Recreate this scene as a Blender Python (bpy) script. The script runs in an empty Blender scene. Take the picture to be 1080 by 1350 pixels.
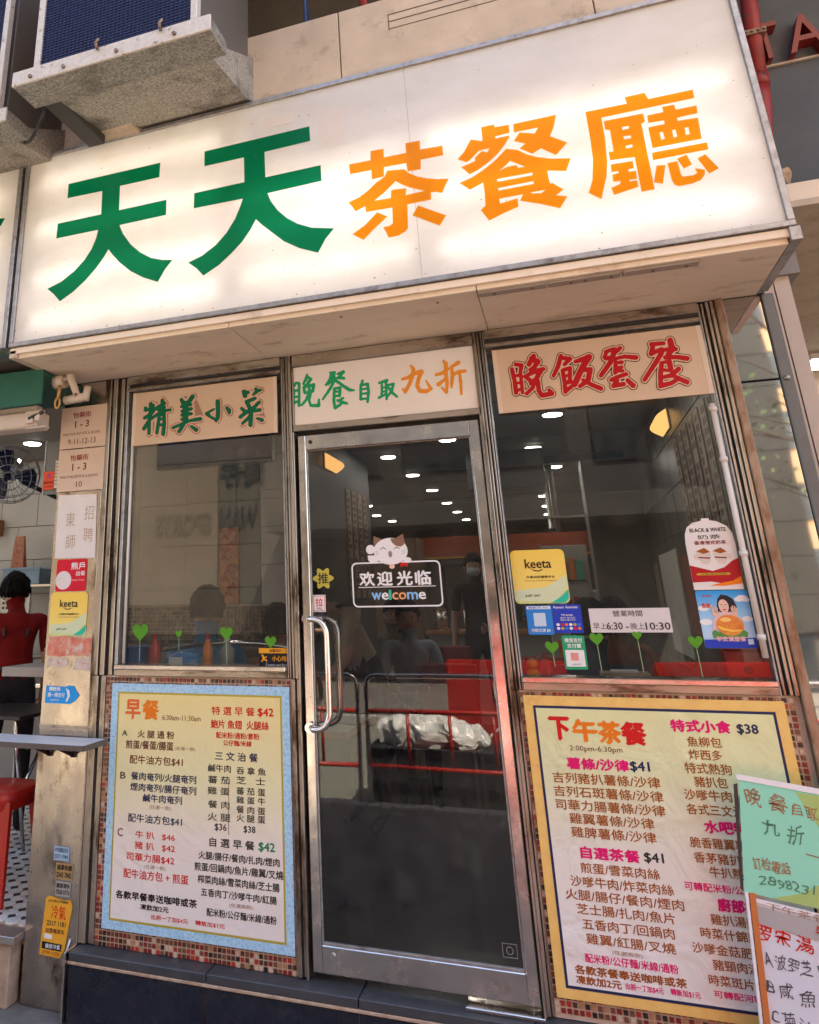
import bpy, bmesh, math, random
from mathutils import Vector, Matrix
random.seed(7)
SC = bpy.context.scene
COL = SC.collection

# ------------------------------------------------------------------ camera
cam_d = bpy.data.cameras.new('camera')
cam = bpy.data.objects.new('camera', cam_d); COL.objects.link(cam)
cam_d.sensor_width = 36.0; cam_d.sensor_fit = 'AUTO'
cam_d.lens = 26.11
cam_d.shift_x = 0.1346; cam_d.shift_y = -0.1582
cam_d.clip_start = 0.05; cam_d.clip_end = 400
_r = Vector((0.93637811, 0.35054539, -0.0177191))
_u = Vector((0.12678176, -0.29072239, 0.94837064))
_w = Vector((-0.32729562, 0.89027997, 0.31666885))
m = Matrix.Identity(4)
for i in range(3):
    m[i][0] = _r[i]; m[i][1] = _u[i]; m[i][2] = -_w[i]
m[0][3], m[1][3], m[2][3] = 0.527, -3.2736, 1.633
cam.matrix_world = m
SC.camera = cam

# ------------------------------------------------------------------ sky, sun, exposure
SUN_EL, SUN_AZ = math.radians(55), math.radians(45)      # azimuth clockwise from +y
W_ = bpy.data.worlds.new('World'); SC.world = W_; W_.use_nodes = True
nt = W_.node_tree; nt.nodes.clear()
sky = nt.nodes.new('ShaderNodeTexSky'); sky.sky_type = 'NISHITA'; sky.sun_disc = False
sky.sun_elevation = SUN_EL; sky.sun_rotation = SUN_AZ; sky.dust_density = 3.0; sky.air_density = 1.0
bg = nt.nodes.new('ShaderNodeBackground'); bg.inputs[1].default_value = 0.11
wo = nt.nodes.new('ShaderNodeOutputWorld')
nt.links.new(sky.outputs[0], bg.inputs[0]); nt.links.new(bg.outputs[0], wo.inputs[0])
sd = bpy.data.lights.new('sun', 'SUN'); sd.energy = 4.0; sd.angle = math.radians(.53); sd.color = (1, .92, .74)
sun = bpy.data.objects.new('sun', sd); COL.objects.link(sun)
sv = Vector((math.sin(SUN_AZ)*math.cos(SUN_EL), math.cos(SUN_AZ)*math.cos(SUN_EL), math.sin(SUN_EL)))
sun.rotation_euler = sv.to_track_quat('Z', 'Y').to_euler()
vs = SC.view_settings
vs.view_transform = 'Standard'; vs.look = 'None'; vs.gamma = 1; vs.use_curve_mapping = False
vs.exposure = 2.92
TUBE, LAMP, WARM = .95, 9.0, .26      # radiance of the sign's tubes, the ceiling downlights and the amber wall lamps
SC.render.engine = 'CYCLES'
SC.cycles.use_denoising = True
SC.cycles.max_bounces = 10; SC.cycles.transparent_max_bounces = 16
SC.cycles.caustics_reflective = False; SC.cycles.caustics_refractive = False
SC.cycles.sample_clamp_indirect = 6

# outlines of painted characters, x and z in tenths of a millimetre
GLYPH={'tin_a':[[-15731,36521,-10464,36498,-10489,35699,-12673,35710,-12654,34363,-10056,34376,-10065,33564,-12591,33538,-12374,33047,-11909,32373,-11377,31861,-10775,31465,-10190,31254,-9658,31156,-10012,30768,-10383,30178,-11152,30532,-11841,30972,-12465,31530,-12881,32018,-13136,32357,-13358,31982,-13763,31476,-14341,30919,-14970,30451,-15699,30062,-16100,30513,-16496,30852,-15698,31109,-15010,31531,-14465,32019,-14100,32539,-13870,33088,-13783,33522,-16211,33528,-16198,34350,-13666,34352,-13686,35655,-15730,35696]],'tin_b':[[-8094,36540,-2860,36563,-2844,35793,-5048,35760,-5024,34424,-2412,34435,-2402,33637,-4934,33585,-4793,33162,-4474,32628,-4050,32156,-3560,31775,-2936,31454,-1944,31224,-2339,30804,-2692,30217,-3526,30593,-4221,31059,-4785,31621,-5217,32051,-5508,32396,-5774,31933,-6187,31402,-6712,30931,-7314,30472,-8071,30092,-8423,30519,-8841,30870,-8160,31085,-7472,31496,-6940,32012,-6521,32629,-6268,33205,-6137,33573,-8607,33600,-8604,34400,-6055,34412,-6070,35723,-8085,35726]],'cha':[[-1133,34156,-176,34138,-148,34591,422,34562,403,34137,1360,34123,1367,34603,1976,34571,1951,34141,2875,34101,2871,33642,1940,33652,1903,33201,1358,33222,1332,33636,381,33661,342,33215,-170,33197,-177,33650,-1109,33663],[504,33467,1226,33362,1391,33149,1747,32889,2106,32725,2555,32579,2996,32509,2818,32193,2679,31910,2414,32011,2233,32036,2205,31702,1233,31693,1173,30599,1047,30470,760,30347,362,30333,263,30600,161,30854,421,30854,579,30952,597,31682,-519,31696,-536,31988,-960,31826,-1094,32070,-1254,32321,-777,32461,-372,32697,-12,32997,366,33209],[824,32886,1070,32669,1429,32427,1990,32158,1196,32134,1243,32453,606,32505,571,32138,-137,32159,291,32441,596,32696],[-52,31597,367,31309,-194,30874,-699,30437,-1163,30789,-613,31090],[1663,31548,2742,30866,2450,30458,1400,31146]],'chaan':[[3419,33307,3708,33583,4031,34103,4484,33913,4495,34578,5022,34569,5017,34441,5580,34410,5562,34030,4997,34006,4994,33900,5523,33913,5536,33841,5302,33504,5003,33184,4619,32884,4197,32645,3827,32507,3671,32743,3530,32908,4106,33061,4113,33217,4406,33463,4603,33351,4731,33515,4284,33494,3988,33221,3773,33088],[5745,34399,7386,34394,7222,33849,7037,33491,7624,33047,7151,32603,6888,32821,6642,33037,6303,32863,5854,33218,6089,33384,5685,33618,5940,33948,6497,33751,6646,33990,5729,34003],[5348,33334,5783,33163,6093,32889,6409,32698,6928,32490,7650,32329,7535,32080,7417,31818,6748,31991,6748,31664,6777,31383,6842,31433,7213,31052,6922,30856,7320,30729,6989,30281,6317,30620,5603,30913,5738,31168,4845,31163,4851,30946,5525,31040,5511,30670,4921,30498,4364,30291,4096,30822,4295,30980,4320,31507,4317,32020,3779,31807,3395,32205,3900,32349,4367,32579,4791,32843,5080,33086],[4981,32392,5241,32579,5433,32750,5710,32544,5965,32354,5711,32364,5642,32508,5276,32508],[4857,32051,6201,32034,6187,31920,4856,31923],[4855,31642,6196,31651,6190,31532,4856,31530],[6013,31181,6574,31180,6415,31067,6090,31125]],'teng':[[8452,34231,9940,34209,9897,34512,10606,34517,10689,34211,12205,34204,12195,33830,8970,33831,8961,32846,8891,31866,8779,31279,8462,30354,8070,30712,8275,31213,8418,32104,8452,32976],[9030,33654,10415,33631,10420,33270,10282,33194,10285,31772,10283,30367,9845,30364,9841,31850,8997,31914,9001,32273,9172,32261,9188,33198,9024,33273],[9606,33234,9847,33227,9843,33109,9610,33100],[9602,32820,9859,32803,9850,32681,9605,32681],[9611,32400,9845,32403,9836,32281,9616,32275],[8994,31730,9756,31706,9735,31389,9552,31390,9545,31282,9798,31271,9777,30927,9520,30938,9518,30867,9782,30866,9761,30585,8921,30433,8861,30746,9202,30849,9206,30969,8967,30993,8992,31291,9199,31303,9203,31393,8970,31405],[10540,33502,11096,33508,11087,33743,11492,33732,11515,33500,12206,33496,12181,33168,11502,33148,11488,33009,12160,32971,12124,32068,10487,32076,10490,32982,11048,32990,11059,33143,10522,33180],[10822,32666,10934,32680,10954,32367,10832,32349],[11240,32662,11358,32662,11366,32353,11247,32341],[11662,32655,11787,32653,11786,32354,11656,32352],[10437,31887,12264,31882,12256,31585,10419,31570],[10506,31326,10794,31275,10578,30536,10303,30657],[10867,31341,11202,31338,11220,30770,11272,30670,11590,30655,11736,30708,11705,30921,12000,30792,11965,30596,11795,30403,11487,30328,11074,30323,10951,30409,10892,30611],[11196,31441,11537,31537,11631,31098,11350,30988],[11850,31300,12125,31410,12442,30746,12103,30611]]}
CALLI={
'zing':[[[-12850,26145,-12814,26157,-12790,26155,-12716,26128,-12690,26106,-12679,26082,-12650,25990,-12589,25953,-12552,25913,-12545,25890,-12555,25847,-12584,25803,-12615,25786,-12619,25765,-12609,25741,-12582,25716,-12567,25693,-12552,25647,-12558,25625,-12578,25600,-12603,25586,-12577,25577,-12553,25577,-12312,25593,-12288,25584,-12264,25565,-12236,25526,-12222,25480,-12227,25459,-12242,25439,-12283,25420,-12379,25411,-12476,25421,-12548,25416,-12552,25382,-12578,25341,-12553,25250,-12552,25184,-12541,25118,-12547,25052,-12541,24942,-12528,24854,-12529,24745,-12539,24681,-12536,24593,-12548,24529,-12557,24422,-12554,24335,-12574,24229,-12606,24187,-12629,24176,-12677,24172,-12726,24187,-12750,24203,-12795,24249,-12804,24271,-12796,24336,-12799,24401,-12771,24594,-12775,24681,-12790,24691,-12868,24690,-12886,24686,-12900,24671,-12899,24628,-12923,24543,-12945,24349,-12970,24308,-13017,24279,-13065,24282,-13090,24291,-13115,24310,-13136,24345,-13150,24412,-13117,24605,-13114,24692,-13095,24755,-13079,24951,-13061,25015,-13060,25103,-13043,25211,-13050,25223,-13170,25165,-13337,25070,-13385,25065,-13402,25049,-13407,24917,-13399,24850,-13408,24785,-13403,24653,-13394,24587,-13402,24522,-13397,24347,-13409,24326,-13441,24308,-13477,24299,-13526,24301,-13551,24312,-13576,24335,-13611,24388,-13605,24475,-13611,24585,-13630,24697,-13640,24702,-13709,24594,-13732,24572,-13756,24562,-13830,24562,-13880,24582,-13904,24613,-13924,24658,-13926,24681,-13920,24702,-13793,24888,-13725,24970,-13692,25033,-13620,25114,-13616,25136,-13618,25158,-13634,25176,-13755,25127,-13801,25132,-13830,25145,-13874,25183,-13892,25207,-13899,25230,-13889,25273,-13861,25310,-13788,25339,-13739,25370,-13653,25405,-13596,25440,-13575,25526,-13579,25553,-13601,25562,-13649,25550,-13673,25537,-13723,25535,-13823,25568,-13848,25585,-13868,25605,-13879,25629,-13876,25657,-13847,25692,-13864,25761,-13860,25783,-13833,25823,-13809,25835,-13735,25837,-13710,25831,-13673,25809,-13657,25784,-13641,25738,-13632,25729,-13583,25731,-13572,25798,-13577,25977,-13567,25999,-13521,26033,-13472,26049,-13447,26049,-13422,26042,-13390,26025,-13349,25976,-13320,25923,-13270,25920,-13245,25909,-13205,25871,-13192,25847,-13192,25825,-13215,25761,-13190,25737,-13119,25800,-13095,25812,-13047,25817,-12999,25846,-12903,25890,-12895,25905,-12903,26062,-12886,26105],[-13111,25564,-13188,25491,-13231,25429,-13300,25370,-13335,25329,-13347,25308,-13345,25299,-13321,25303,-13273,25326,-13178,25390,-13130,25404,-13065,25434,-13005,25450,-12986,25466,-12986,25472,-13035,25479,-13060,25492,-13085,25525],[-12783,25209,-12831,25207,-12848,25192,-12846,25170,-12830,25153,-12781,25154,-12763,25162,-12762,25183],[-12849,24996,-12868,24974,-12868,24863,-12844,24853,-12763,24855,-12753,24876,-12760,24920,-12753,24985,-12776,24998]],[[-12883,26194,-12840,26208,-12767,26201,-12660,26147,-12638,26122,-12604,26029,-12541,25977,-12494,25907,-12503,25819,-12550,25757,-12489,25640,-12338,25639,-12265,25618,-12216,25580,-12174,25497,-12188,25430,-12234,25382,-12306,25366,-12474,25372,-12498,25365,-12516,25335,-12500,25267,-12490,24938,-12471,24761,-12514,24223,-12581,24148,-12628,24131,-12748,24142,-12783,24161,-12822,24205,-12859,24276,-12840,24448,-12847,24536,-12823,24599,-12837,24638,-12883,24452,-12891,24344,-12942,24262,-12991,24231,-13039,24232,-13137,24269,-13175,24305,-13202,24395,-13133,24869,-13107,25108,-13120,25137,-13334,25011,-13353,24978,-13354,24671,-13339,24494,-13354,24321,-13380,24287,-13428,24264,-13500,24252,-13549,24261,-13599,24292,-13655,24371,-13669,24525,-13682,24544,-13706,24523,-13754,24511,-13828,24514,-13877,24529,-13936,24572,-13982,24664,-13978,24707,-13905,24833,-13848,24893,-13720,25080,-13852,25099,-13903,25137,-13954,25213,-13936,25300,-13888,25362,-13643,25471,-13647,25496,-13745,25492,-13820,25510,-13910,25587,-13929,25634,-13911,25789,-13883,25853,-13836,25885,-13737,25888,-13636,25842,-13618,26013,-13571,26063,-13498,26097,-13424,26086,-13349,26052,-13297,25985,-13198,25938,-13146,25869,-13073,25869,-12945,25932,-12953,26089,-12924,26153]],[[-12852,26257,-12769,26259,-12700,26241,-12588,26139,-12560,26069,-12509,26019,-12444,25923,-12434,25811,-12474,25749,-12457,25703,-12436,25691,-12339,25697,-12218,25654,-12158,25606,-12112,25513,-12131,25405,-12174,25344,-12280,25308,-12425,25317,-12443,25305,-12416,24756,-12451,24239,-12486,24155,-12543,24097,-12579,24079],[-13533,26152,-13426,26145,-13326,26103,-13276,26063,-13250,26025,-13166,25978,-13124,25928,-13099,25919,-13008,25962],[-13213,25011,-13283,24971,-13293,24950,-13291,24555,-13280,24445,-13263,24413,-13215,24723],[-13285,24340,-13341,24233,-13473,24191,-13522,24199,-13646,24261,-13711,24354],[-12895,24218,-12965,24181,-13038,24178,-13110,24191,-13184,24236]]],
'mei':[[[-11122,26181,-11081,26185,-11034,26178,-10970,26143,-10950,26118,-10940,26095,-10932,26028,-10953,25987,-11052,25871,-11097,25805,-11158,25746,-11144,25735,-11097,25718,-11071,25693,-11064,25670,-11066,25626,-11086,25585,-11117,25563,-11235,25559,-11282,25547,-11287,25540,-11282,25524,-11258,25518,-11187,25522,-11140,25531,-11117,25528,-11069,25501,-11040,25471,-11029,25448,-11027,25426,-11038,25384,-11054,25364,-11090,25345,-11137,25333,-11231,25327,-11260,25320,-11253,25281,-11247,25275,-11206,25268,-11136,25273,-11088,25257,-11057,25234,-11037,25210,-11028,25166,-11041,25124,-11062,25104,-11085,25095,-11179,25084,-11250,25086,-11261,25081,-11271,25060,-11282,24996,-11271,24952,-11278,24909,-11269,24899,-11152,24915,-11082,24932,-11012,24936,-10919,24955,-10849,24951,-10616,24970,-10570,24955,-10515,24899,-10502,24876,-10497,24854,-10505,24812,-10521,24785,-10538,24772,-10590,24754,-10637,24749,-10729,24751,-10822,24742,-10962,24742,-11056,24751,-11173,24746,-11359,24691,-11406,24671,-11419,24664,-11450,24624,-11486,24541,-11543,24482,-11590,24400,-11646,24341,-11700,24260,-11726,24240,-11770,24224,-11796,24223,-11819,24229,-11867,24261,-11892,24287,-11905,24322,-11905,24344,-11892,24385,-11826,24481,-11770,24546,-11780,24559,-11921,24523,-12110,24466,-12133,24465,-12170,24476,-12198,24500,-12228,24546,-12234,24569,-12232,24590,-12220,24611,-12193,24630,-12091,24665,-12020,24681,-11950,24707,-11879,24723,-11809,24749,-11738,24765,-11650,24794,-11628,24814,-11617,24834,-11613,24856,-11622,24862,-11669,24861,-11693,24868,-11717,24887,-11745,24955,-11743,24977,-11728,24997,-11702,25016,-11673,25028,-11602,25036,-11599,25049,-11603,25060,-11650,25066,-11674,25075,-11717,25105,-11732,25128,-11739,25172,-11730,25215,-11709,25235,-11668,25252,-11661,25273,-11679,25283,-11717,25323,-11732,25346,-11738,25369,-11735,25390,-11726,25411,-11706,25431,-11683,25440,-11635,25447,-11616,25465,-11630,25511,-11637,25516,-11708,25522,-11743,25544,-11777,25592,-11780,25614,-11759,25656,-11736,25676,-11682,25691,-11717,25761,-11740,25830,-11767,25877,-11800,25969,-11797,26012,-11769,26051,-11745,26063,-11697,26065,-11649,26053,-11625,26037,-11543,25919,-11527,25907,-11503,25908,-11455,25895,-11407,25871,-11384,25877,-11298,25980,-11260,26042,-11200,26102,-11159,26163],[-11154,24596,-11100,24600,-11053,24583,-10958,24523,-10750,24407,-10724,24364,-10707,24318,-10707,24297,-10731,24256,-10768,24226,-10814,24209,-10860,24214,-10907,24235,-10954,24285,-11006,24325,-11051,24371,-11110,24420,-11192,24509,-11199,24535,-11196,24557]],[[-11137,26227,-11059,26236,-10987,26209,-10909,26136,-10879,26023,-10893,25980,-11073,25758,-11026,25710,-11008,25642,-11010,25599,-11047,25537,-11000,25489,-10983,25443,-10996,25341,-11064,25300,-10984,25205,-10991,25097,-11015,25069,-11061,25049,-11215,25033,-11233,24991,-11224,24958,-11177,24955,-10920,25002,-10594,25007,-10524,24977,-10457,24893,-10452,24849,-10467,24765,-10508,24726,-10589,24700,-11172,24699,-11335,24648,-11381,24623,-11655,24230,-11748,24182,-11835,24187,-11926,24259,-11949,24305,-11950,24391,-11909,24452,-11920,24474,-12085,24426,-12156,24428,-12229,24464,-12273,24529,-12283,24573,-12257,24646,-12219,24676,-11724,24823,-11764,24877,-11798,24960,-11788,25003,-11730,25062,-11774,25110,-11790,25199,-11779,25242,-11748,25282,-11780,25329,-11788,25374,-11768,25437,-11738,25478,-11779,25508,-11833,25598,-11829,25641,-11764,25722,-11763,25744,-11853,25952,-11857,25997,-11794,26101,-11746,26114,-11674,26108,-11626,26093,-11578,26060,-11504,25959,-11408,25925,-11207,26191],[-11188,24642,-11124,24655,-11077,24646,-10725,24439,-10693,24402,-10660,24314,-10673,24251,-10698,24214,-10790,24160,-10860,24170,-10957,24213,-11235,24496,-11238,24582,-11220,24623]],[[-11031,26282,-10955,26251,-10869,26174,-10844,26131,-10823,26038,-10849,25932,-10994,25750,-10951,25636,-10951,25593,-10970,25551,-10924,25459,-10922,25372,-10967,25290,-10935,25243,-10922,25198,-10919,25133,-10944,25071,-10921,25051,-10664,25072,-10594,25061,-10478,25013,-10414,24931],[-11779,26166,-11676,26172,-11628,26155,-11530,26080,-11481,26005,-11457,26000,-11434,26002,-11341,26120],[-10405,24763,-10451,24699,-10566,24651,-10980,24643,-10937,24630,-10673,24464,-10648,24440,-10607,24351,-10604,24308,-10629,24197,-10674,24157,-10766,24112,-10905,24122,-11013,24197,-11284,24465,-11302,24502,-11310,24593,-11343,24571,-11430,24428,-11630,24173,-11746,24122,-11841,24140,-11923,24173,-12002,24266,-12015,24354,-12036,24376,-12083,24364,-12131,24368,-12251,24411,-12292,24444,-12343,24536,-12328,24643,-12283,24710,-11825,24855]]],
'siu':[[[-9727,25770,-9646,25773,-9600,25758,-9573,25731,-9535,25662,-9538,25577,-9534,25468,-9522,25403,-9519,25273,-9524,25231,-9516,25166,-9522,25038,-9535,24975,-9534,24890,-9544,24785,-9685,24618,-9707,24602,-9753,24597,-9799,24616,-9833,24643,-9853,24666,-9868,24716,-9961,24762,-10157,24888,-10214,24916,-10252,24962,-10331,25008,-10354,25040,-10372,25124,-10367,25145,-10353,25166,-10287,25203,-10241,25211,-9965,25321,-9896,25341,-9850,25340,-9826,25327,-9809,25303,-9806,25282,-9810,25261,-9823,25240,-9895,25198,-9975,25170,-10044,25134,-10096,25118,-10096,25096,-10067,25051,-10054,25004,-10037,24983,-9985,24948,-9892,24905,-9823,24857,-9800,24846,-9793,24852,-9781,24872,-9787,24958,-9773,25128,-9780,25279,-9789,25301,-9780,25386,-9799,25561,-9797,25691,-9779,25732,-9761,25753],[-9220,25371,-9187,25377,-9141,25362,-9080,25313,-9028,25258,-8955,25194,-8936,25149,-8927,25105,-8948,25044,-8948,24980,-8956,24960,-8983,24937,-9028,24929,-9073,24937,-9097,24953,-9130,24998,-9172,25088,-9202,25134,-9219,25178,-9263,25247,-9267,25269,-9263,25311,-9255,25333]],[[-9755,25816,-9669,25824,-9600,25805,-9550,25772,-9493,25680,-9466,25182,-9500,24759,-9591,24640,-9654,24583,-9707,24556,-9753,24555,-9835,24579,-9890,24633,-9929,24695,-10191,24848,-10377,24992,-10397,25019,-10420,25108,-10394,25191,-10311,25247,-10201,25279,-9996,25366,-9896,25396,-9841,25393,-9835,25500,-9851,25696,-9805,25778],[-9232,25415,-9164,25417,-9096,25393,-8913,25211,-8877,25100,-8899,25039,-8907,24955,-8960,24899,-9050,24886,-9124,24913,-9307,25230,-9316,25338,-9286,25378],[-9849,25164,-10025,25089,-10001,25022,-9847,24926,-9833,24941]],[[-9605,25865,-9492,25787,-9440,25695,-9406,25176,-9434,24816,-9459,24712,-9593,24562,-9643,24518,-9684,24502],[-9273,25462,-9187,25470,-9073,25443,-8862,25227,-8826,25116,-8835,24990,-8881,24888,-8919,24850,-9050,24827,-9146,24873,-9195,24920,-9355,25214,-9376,25301,-9375,25344,-9355,25385],[-9917,25082,-9954,25061,-9893,25010]]],
'choi':[[[-7624,26161,-7601,26157,-7579,26145,-7532,26086,-7513,26068,-7491,26058,-7380,26066,-7358,26065,-7336,26057,-7293,26016,-7283,25993,-7282,25972,-7290,25952,-7316,25926,-7383,25912,-7471,25882,-7561,25827,-7628,25794,-7703,25742,-7739,25726,-7784,25728,-7816,25754,-7830,25777,-7834,25799,-7828,25820,-7700,25976,-7693,25997,-7720,26064,-7725,26086,-7722,26108,-7710,26128,-7690,26143],[-8321,26111,-8273,26115,-8228,26108,-8161,26072,-8094,26048,-8004,26032,-7968,26007,-7954,25984,-7940,25939,-7938,25918,-7945,25897,-7962,25877,-8006,25850,-8028,25844,-8082,25848,-8074,25740,-8096,25697,-8119,25679,-8141,25671,-8208,25667,-8253,25680,-8275,25699,-8318,25767,-8386,26011,-8384,26032,-8367,26073],[-7729,25681,-7673,25692,-7651,25688,-7607,25662,-7592,25645,-7582,25622,-7583,25559,-7594,25539,-7609,25526,-7675,25496,-7764,25472,-7831,25445,-7898,25430,-7947,25407,-7929,25341,-7906,25296,-7878,25213,-7856,25209,-7781,25241,-7684,25315,-7630,25373,-7521,25458,-7477,25472,-7433,25468,-7411,25461,-7389,25445,-7369,25409,-7360,25365,-7365,25345,-7413,25289,-7480,25240,-7525,25189,-7633,25099,-7614,25083,-7548,25083,-7460,25093,-7416,25090,-7394,25083,-7372,25070,-7351,25049,-7323,25004,-7322,24983,-7337,24942,-7352,24919,-7372,24904,-7397,24897,-7594,24892,-7660,24885,-7749,24891,-7771,24887,-7775,24882,-7771,24840,-7774,24735,-7785,24673,-7783,24589,-7792,24486,-7805,24425,-7805,24341,-7815,24259,-7838,24220,-7866,24197,-7910,24182,-7954,24190,-7988,24213,-8029,24259,-8038,24280,-8039,24301,-8036,24343,-8043,24406,-8035,24468,-8039,24534,-8058,24512,-8248,24384,-8306,24331,-8328,24327,-8373,24337,-8404,24357,-8425,24380,-8431,24402,-8417,24448,-8394,24475,-8327,24530,-8283,24576,-8216,24622,-8117,24706,-8062,24764,-8033,24782,-8029,24845,-8036,24872,-8058,24863,-8281,24737,-8349,24687,-8421,24652,-8460,24646,-8482,24651,-8527,24681,-8552,24708,-8562,24730,-8562,24772,-8549,24809,-8459,24877,-8392,24912,-8320,24959,-8313,24979,-8374,25027,-8464,25122,-8475,25165,-8471,25207,-8458,25227,-8435,25241,-8390,25253,-8368,25251,-8345,25241,-8274,25187,-8228,25139,-8146,25074,-8123,25068,-8065,25101,-8090,25167,-8181,25347,-8202,25413,-8224,25458,-8222,25500,-8210,25541,-8187,25564,-8075,25598,-8008,25610,-7920,25638,-7874,25644,-7803,25668],[-7599,24655,-7575,24659,-7466,24622,-7379,24604,-7266,24559,-7237,24536,-7226,24514,-7217,24451,-7229,24410,-7251,24390,-7273,24381,-7317,24375,-7362,24382,-7549,24504,-7621,24538,-7634,24554,-7645,24597,-7642,24617]],[[-7660,26208,-7623,26208,-7556,26177,-7491,26100,-7380,26109,-7314,26097,-7270,26062,-7236,26009,-7244,25946,-7283,25887,-7428,25845,-7626,25733,-7552,25662,-7538,25617,-7537,25532,-7520,25513,-7410,25508,-7366,25485,-7335,25447,-7310,25381,-7324,25319,-7392,25240,-7499,25148,-7481,25136,-7393,25129,-7342,25111,-7285,25038,-7273,24978,-7305,24897,-7353,24856,-7727,24838,-7732,24626,-7769,24234,-7800,24194,-7866,24148,-7954,24150,-8020,24174,-8077,24242,-8089,24285,-8085,24410,-8106,24429,-8284,24291,-8373,24286,-8439,24324,-8481,24385,-8478,24427,-8452,24487,-8250,24657,-8222,24696,-8237,24699,-8416,24606,-8483,24605,-8527,24626,-8592,24690,-8607,24734,-8607,24797,-8575,24858,-8392,24966,-8389,24987,-8503,25103,-8513,25127,-8522,25212,-8480,25271,-8412,25296,-8345,25292,-8167,25149,-8145,25137,-8137,25151,-8273,25442,-8263,25547,-8208,25605,-8295,25657,-8331,25704,-8366,25772,-8438,25995,-8400,26120,-8350,26157,-8250,26167,-8138,26109,-8004,26078,-7928,26024,-7892,25934,-7895,25891,-7939,25836,-8017,25798,-8022,25734,-8065,25654,-8052,25649,-7873,25695,-7844,25715,-7882,25783,-7879,25825,-7738,26002,-7769,26091,-7751,26154,-7712,26189],[-7632,25466,-7896,25380,-7855,25279,-7833,25267,-7800,25285,-7766,25324,-7592,25454],[-7610,24698,-7553,24700,-7356,24641,-7270,24611,-7210,24575,-7183,24542,-7165,24466,-7173,24425,-7208,24369,-7252,24342,-7361,24336,-7658,24515,-7683,24559,-7695,24623,-7674,24662]],[[-7700,26255,-7644,26266,-7600,26257,-7512,26205,-7468,26163,-7335,26155,-7269,26135,-7243,26117,-7195,26048,-7178,25982,-7198,25899,-7251,25841,-7406,25793,-7536,25723,-7495,25676,-7475,25587,-7393,25559,-7322,25507,-7288,25463,-7262,25397,-7259,25354,-7280,25272,-7366,25176,-7286,25126,-7230,25036,-7227,24910,-7274,24852,-7332,24811,-7464,24793,-7662,24791,-7670,24746,-7662,24737,-7618,24755,-7574,24754,-7247,24664,-7158,24590,-7125,24525],[-8304,26217,-8227,26214,-8138,26161,-7981,26125,-7891,26062,-7848,25978,-7807,26010,-7826,26076],[-7687,24479,-7726,24209,-7757,24151,-7823,24103],[-7120,24408,-7187,24308,-7318,24273,-7383,24293,-7644,24450],[-8151,24319,-8262,24242,-8351,24233,-8440,24257,-8506,24330]]],
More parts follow.
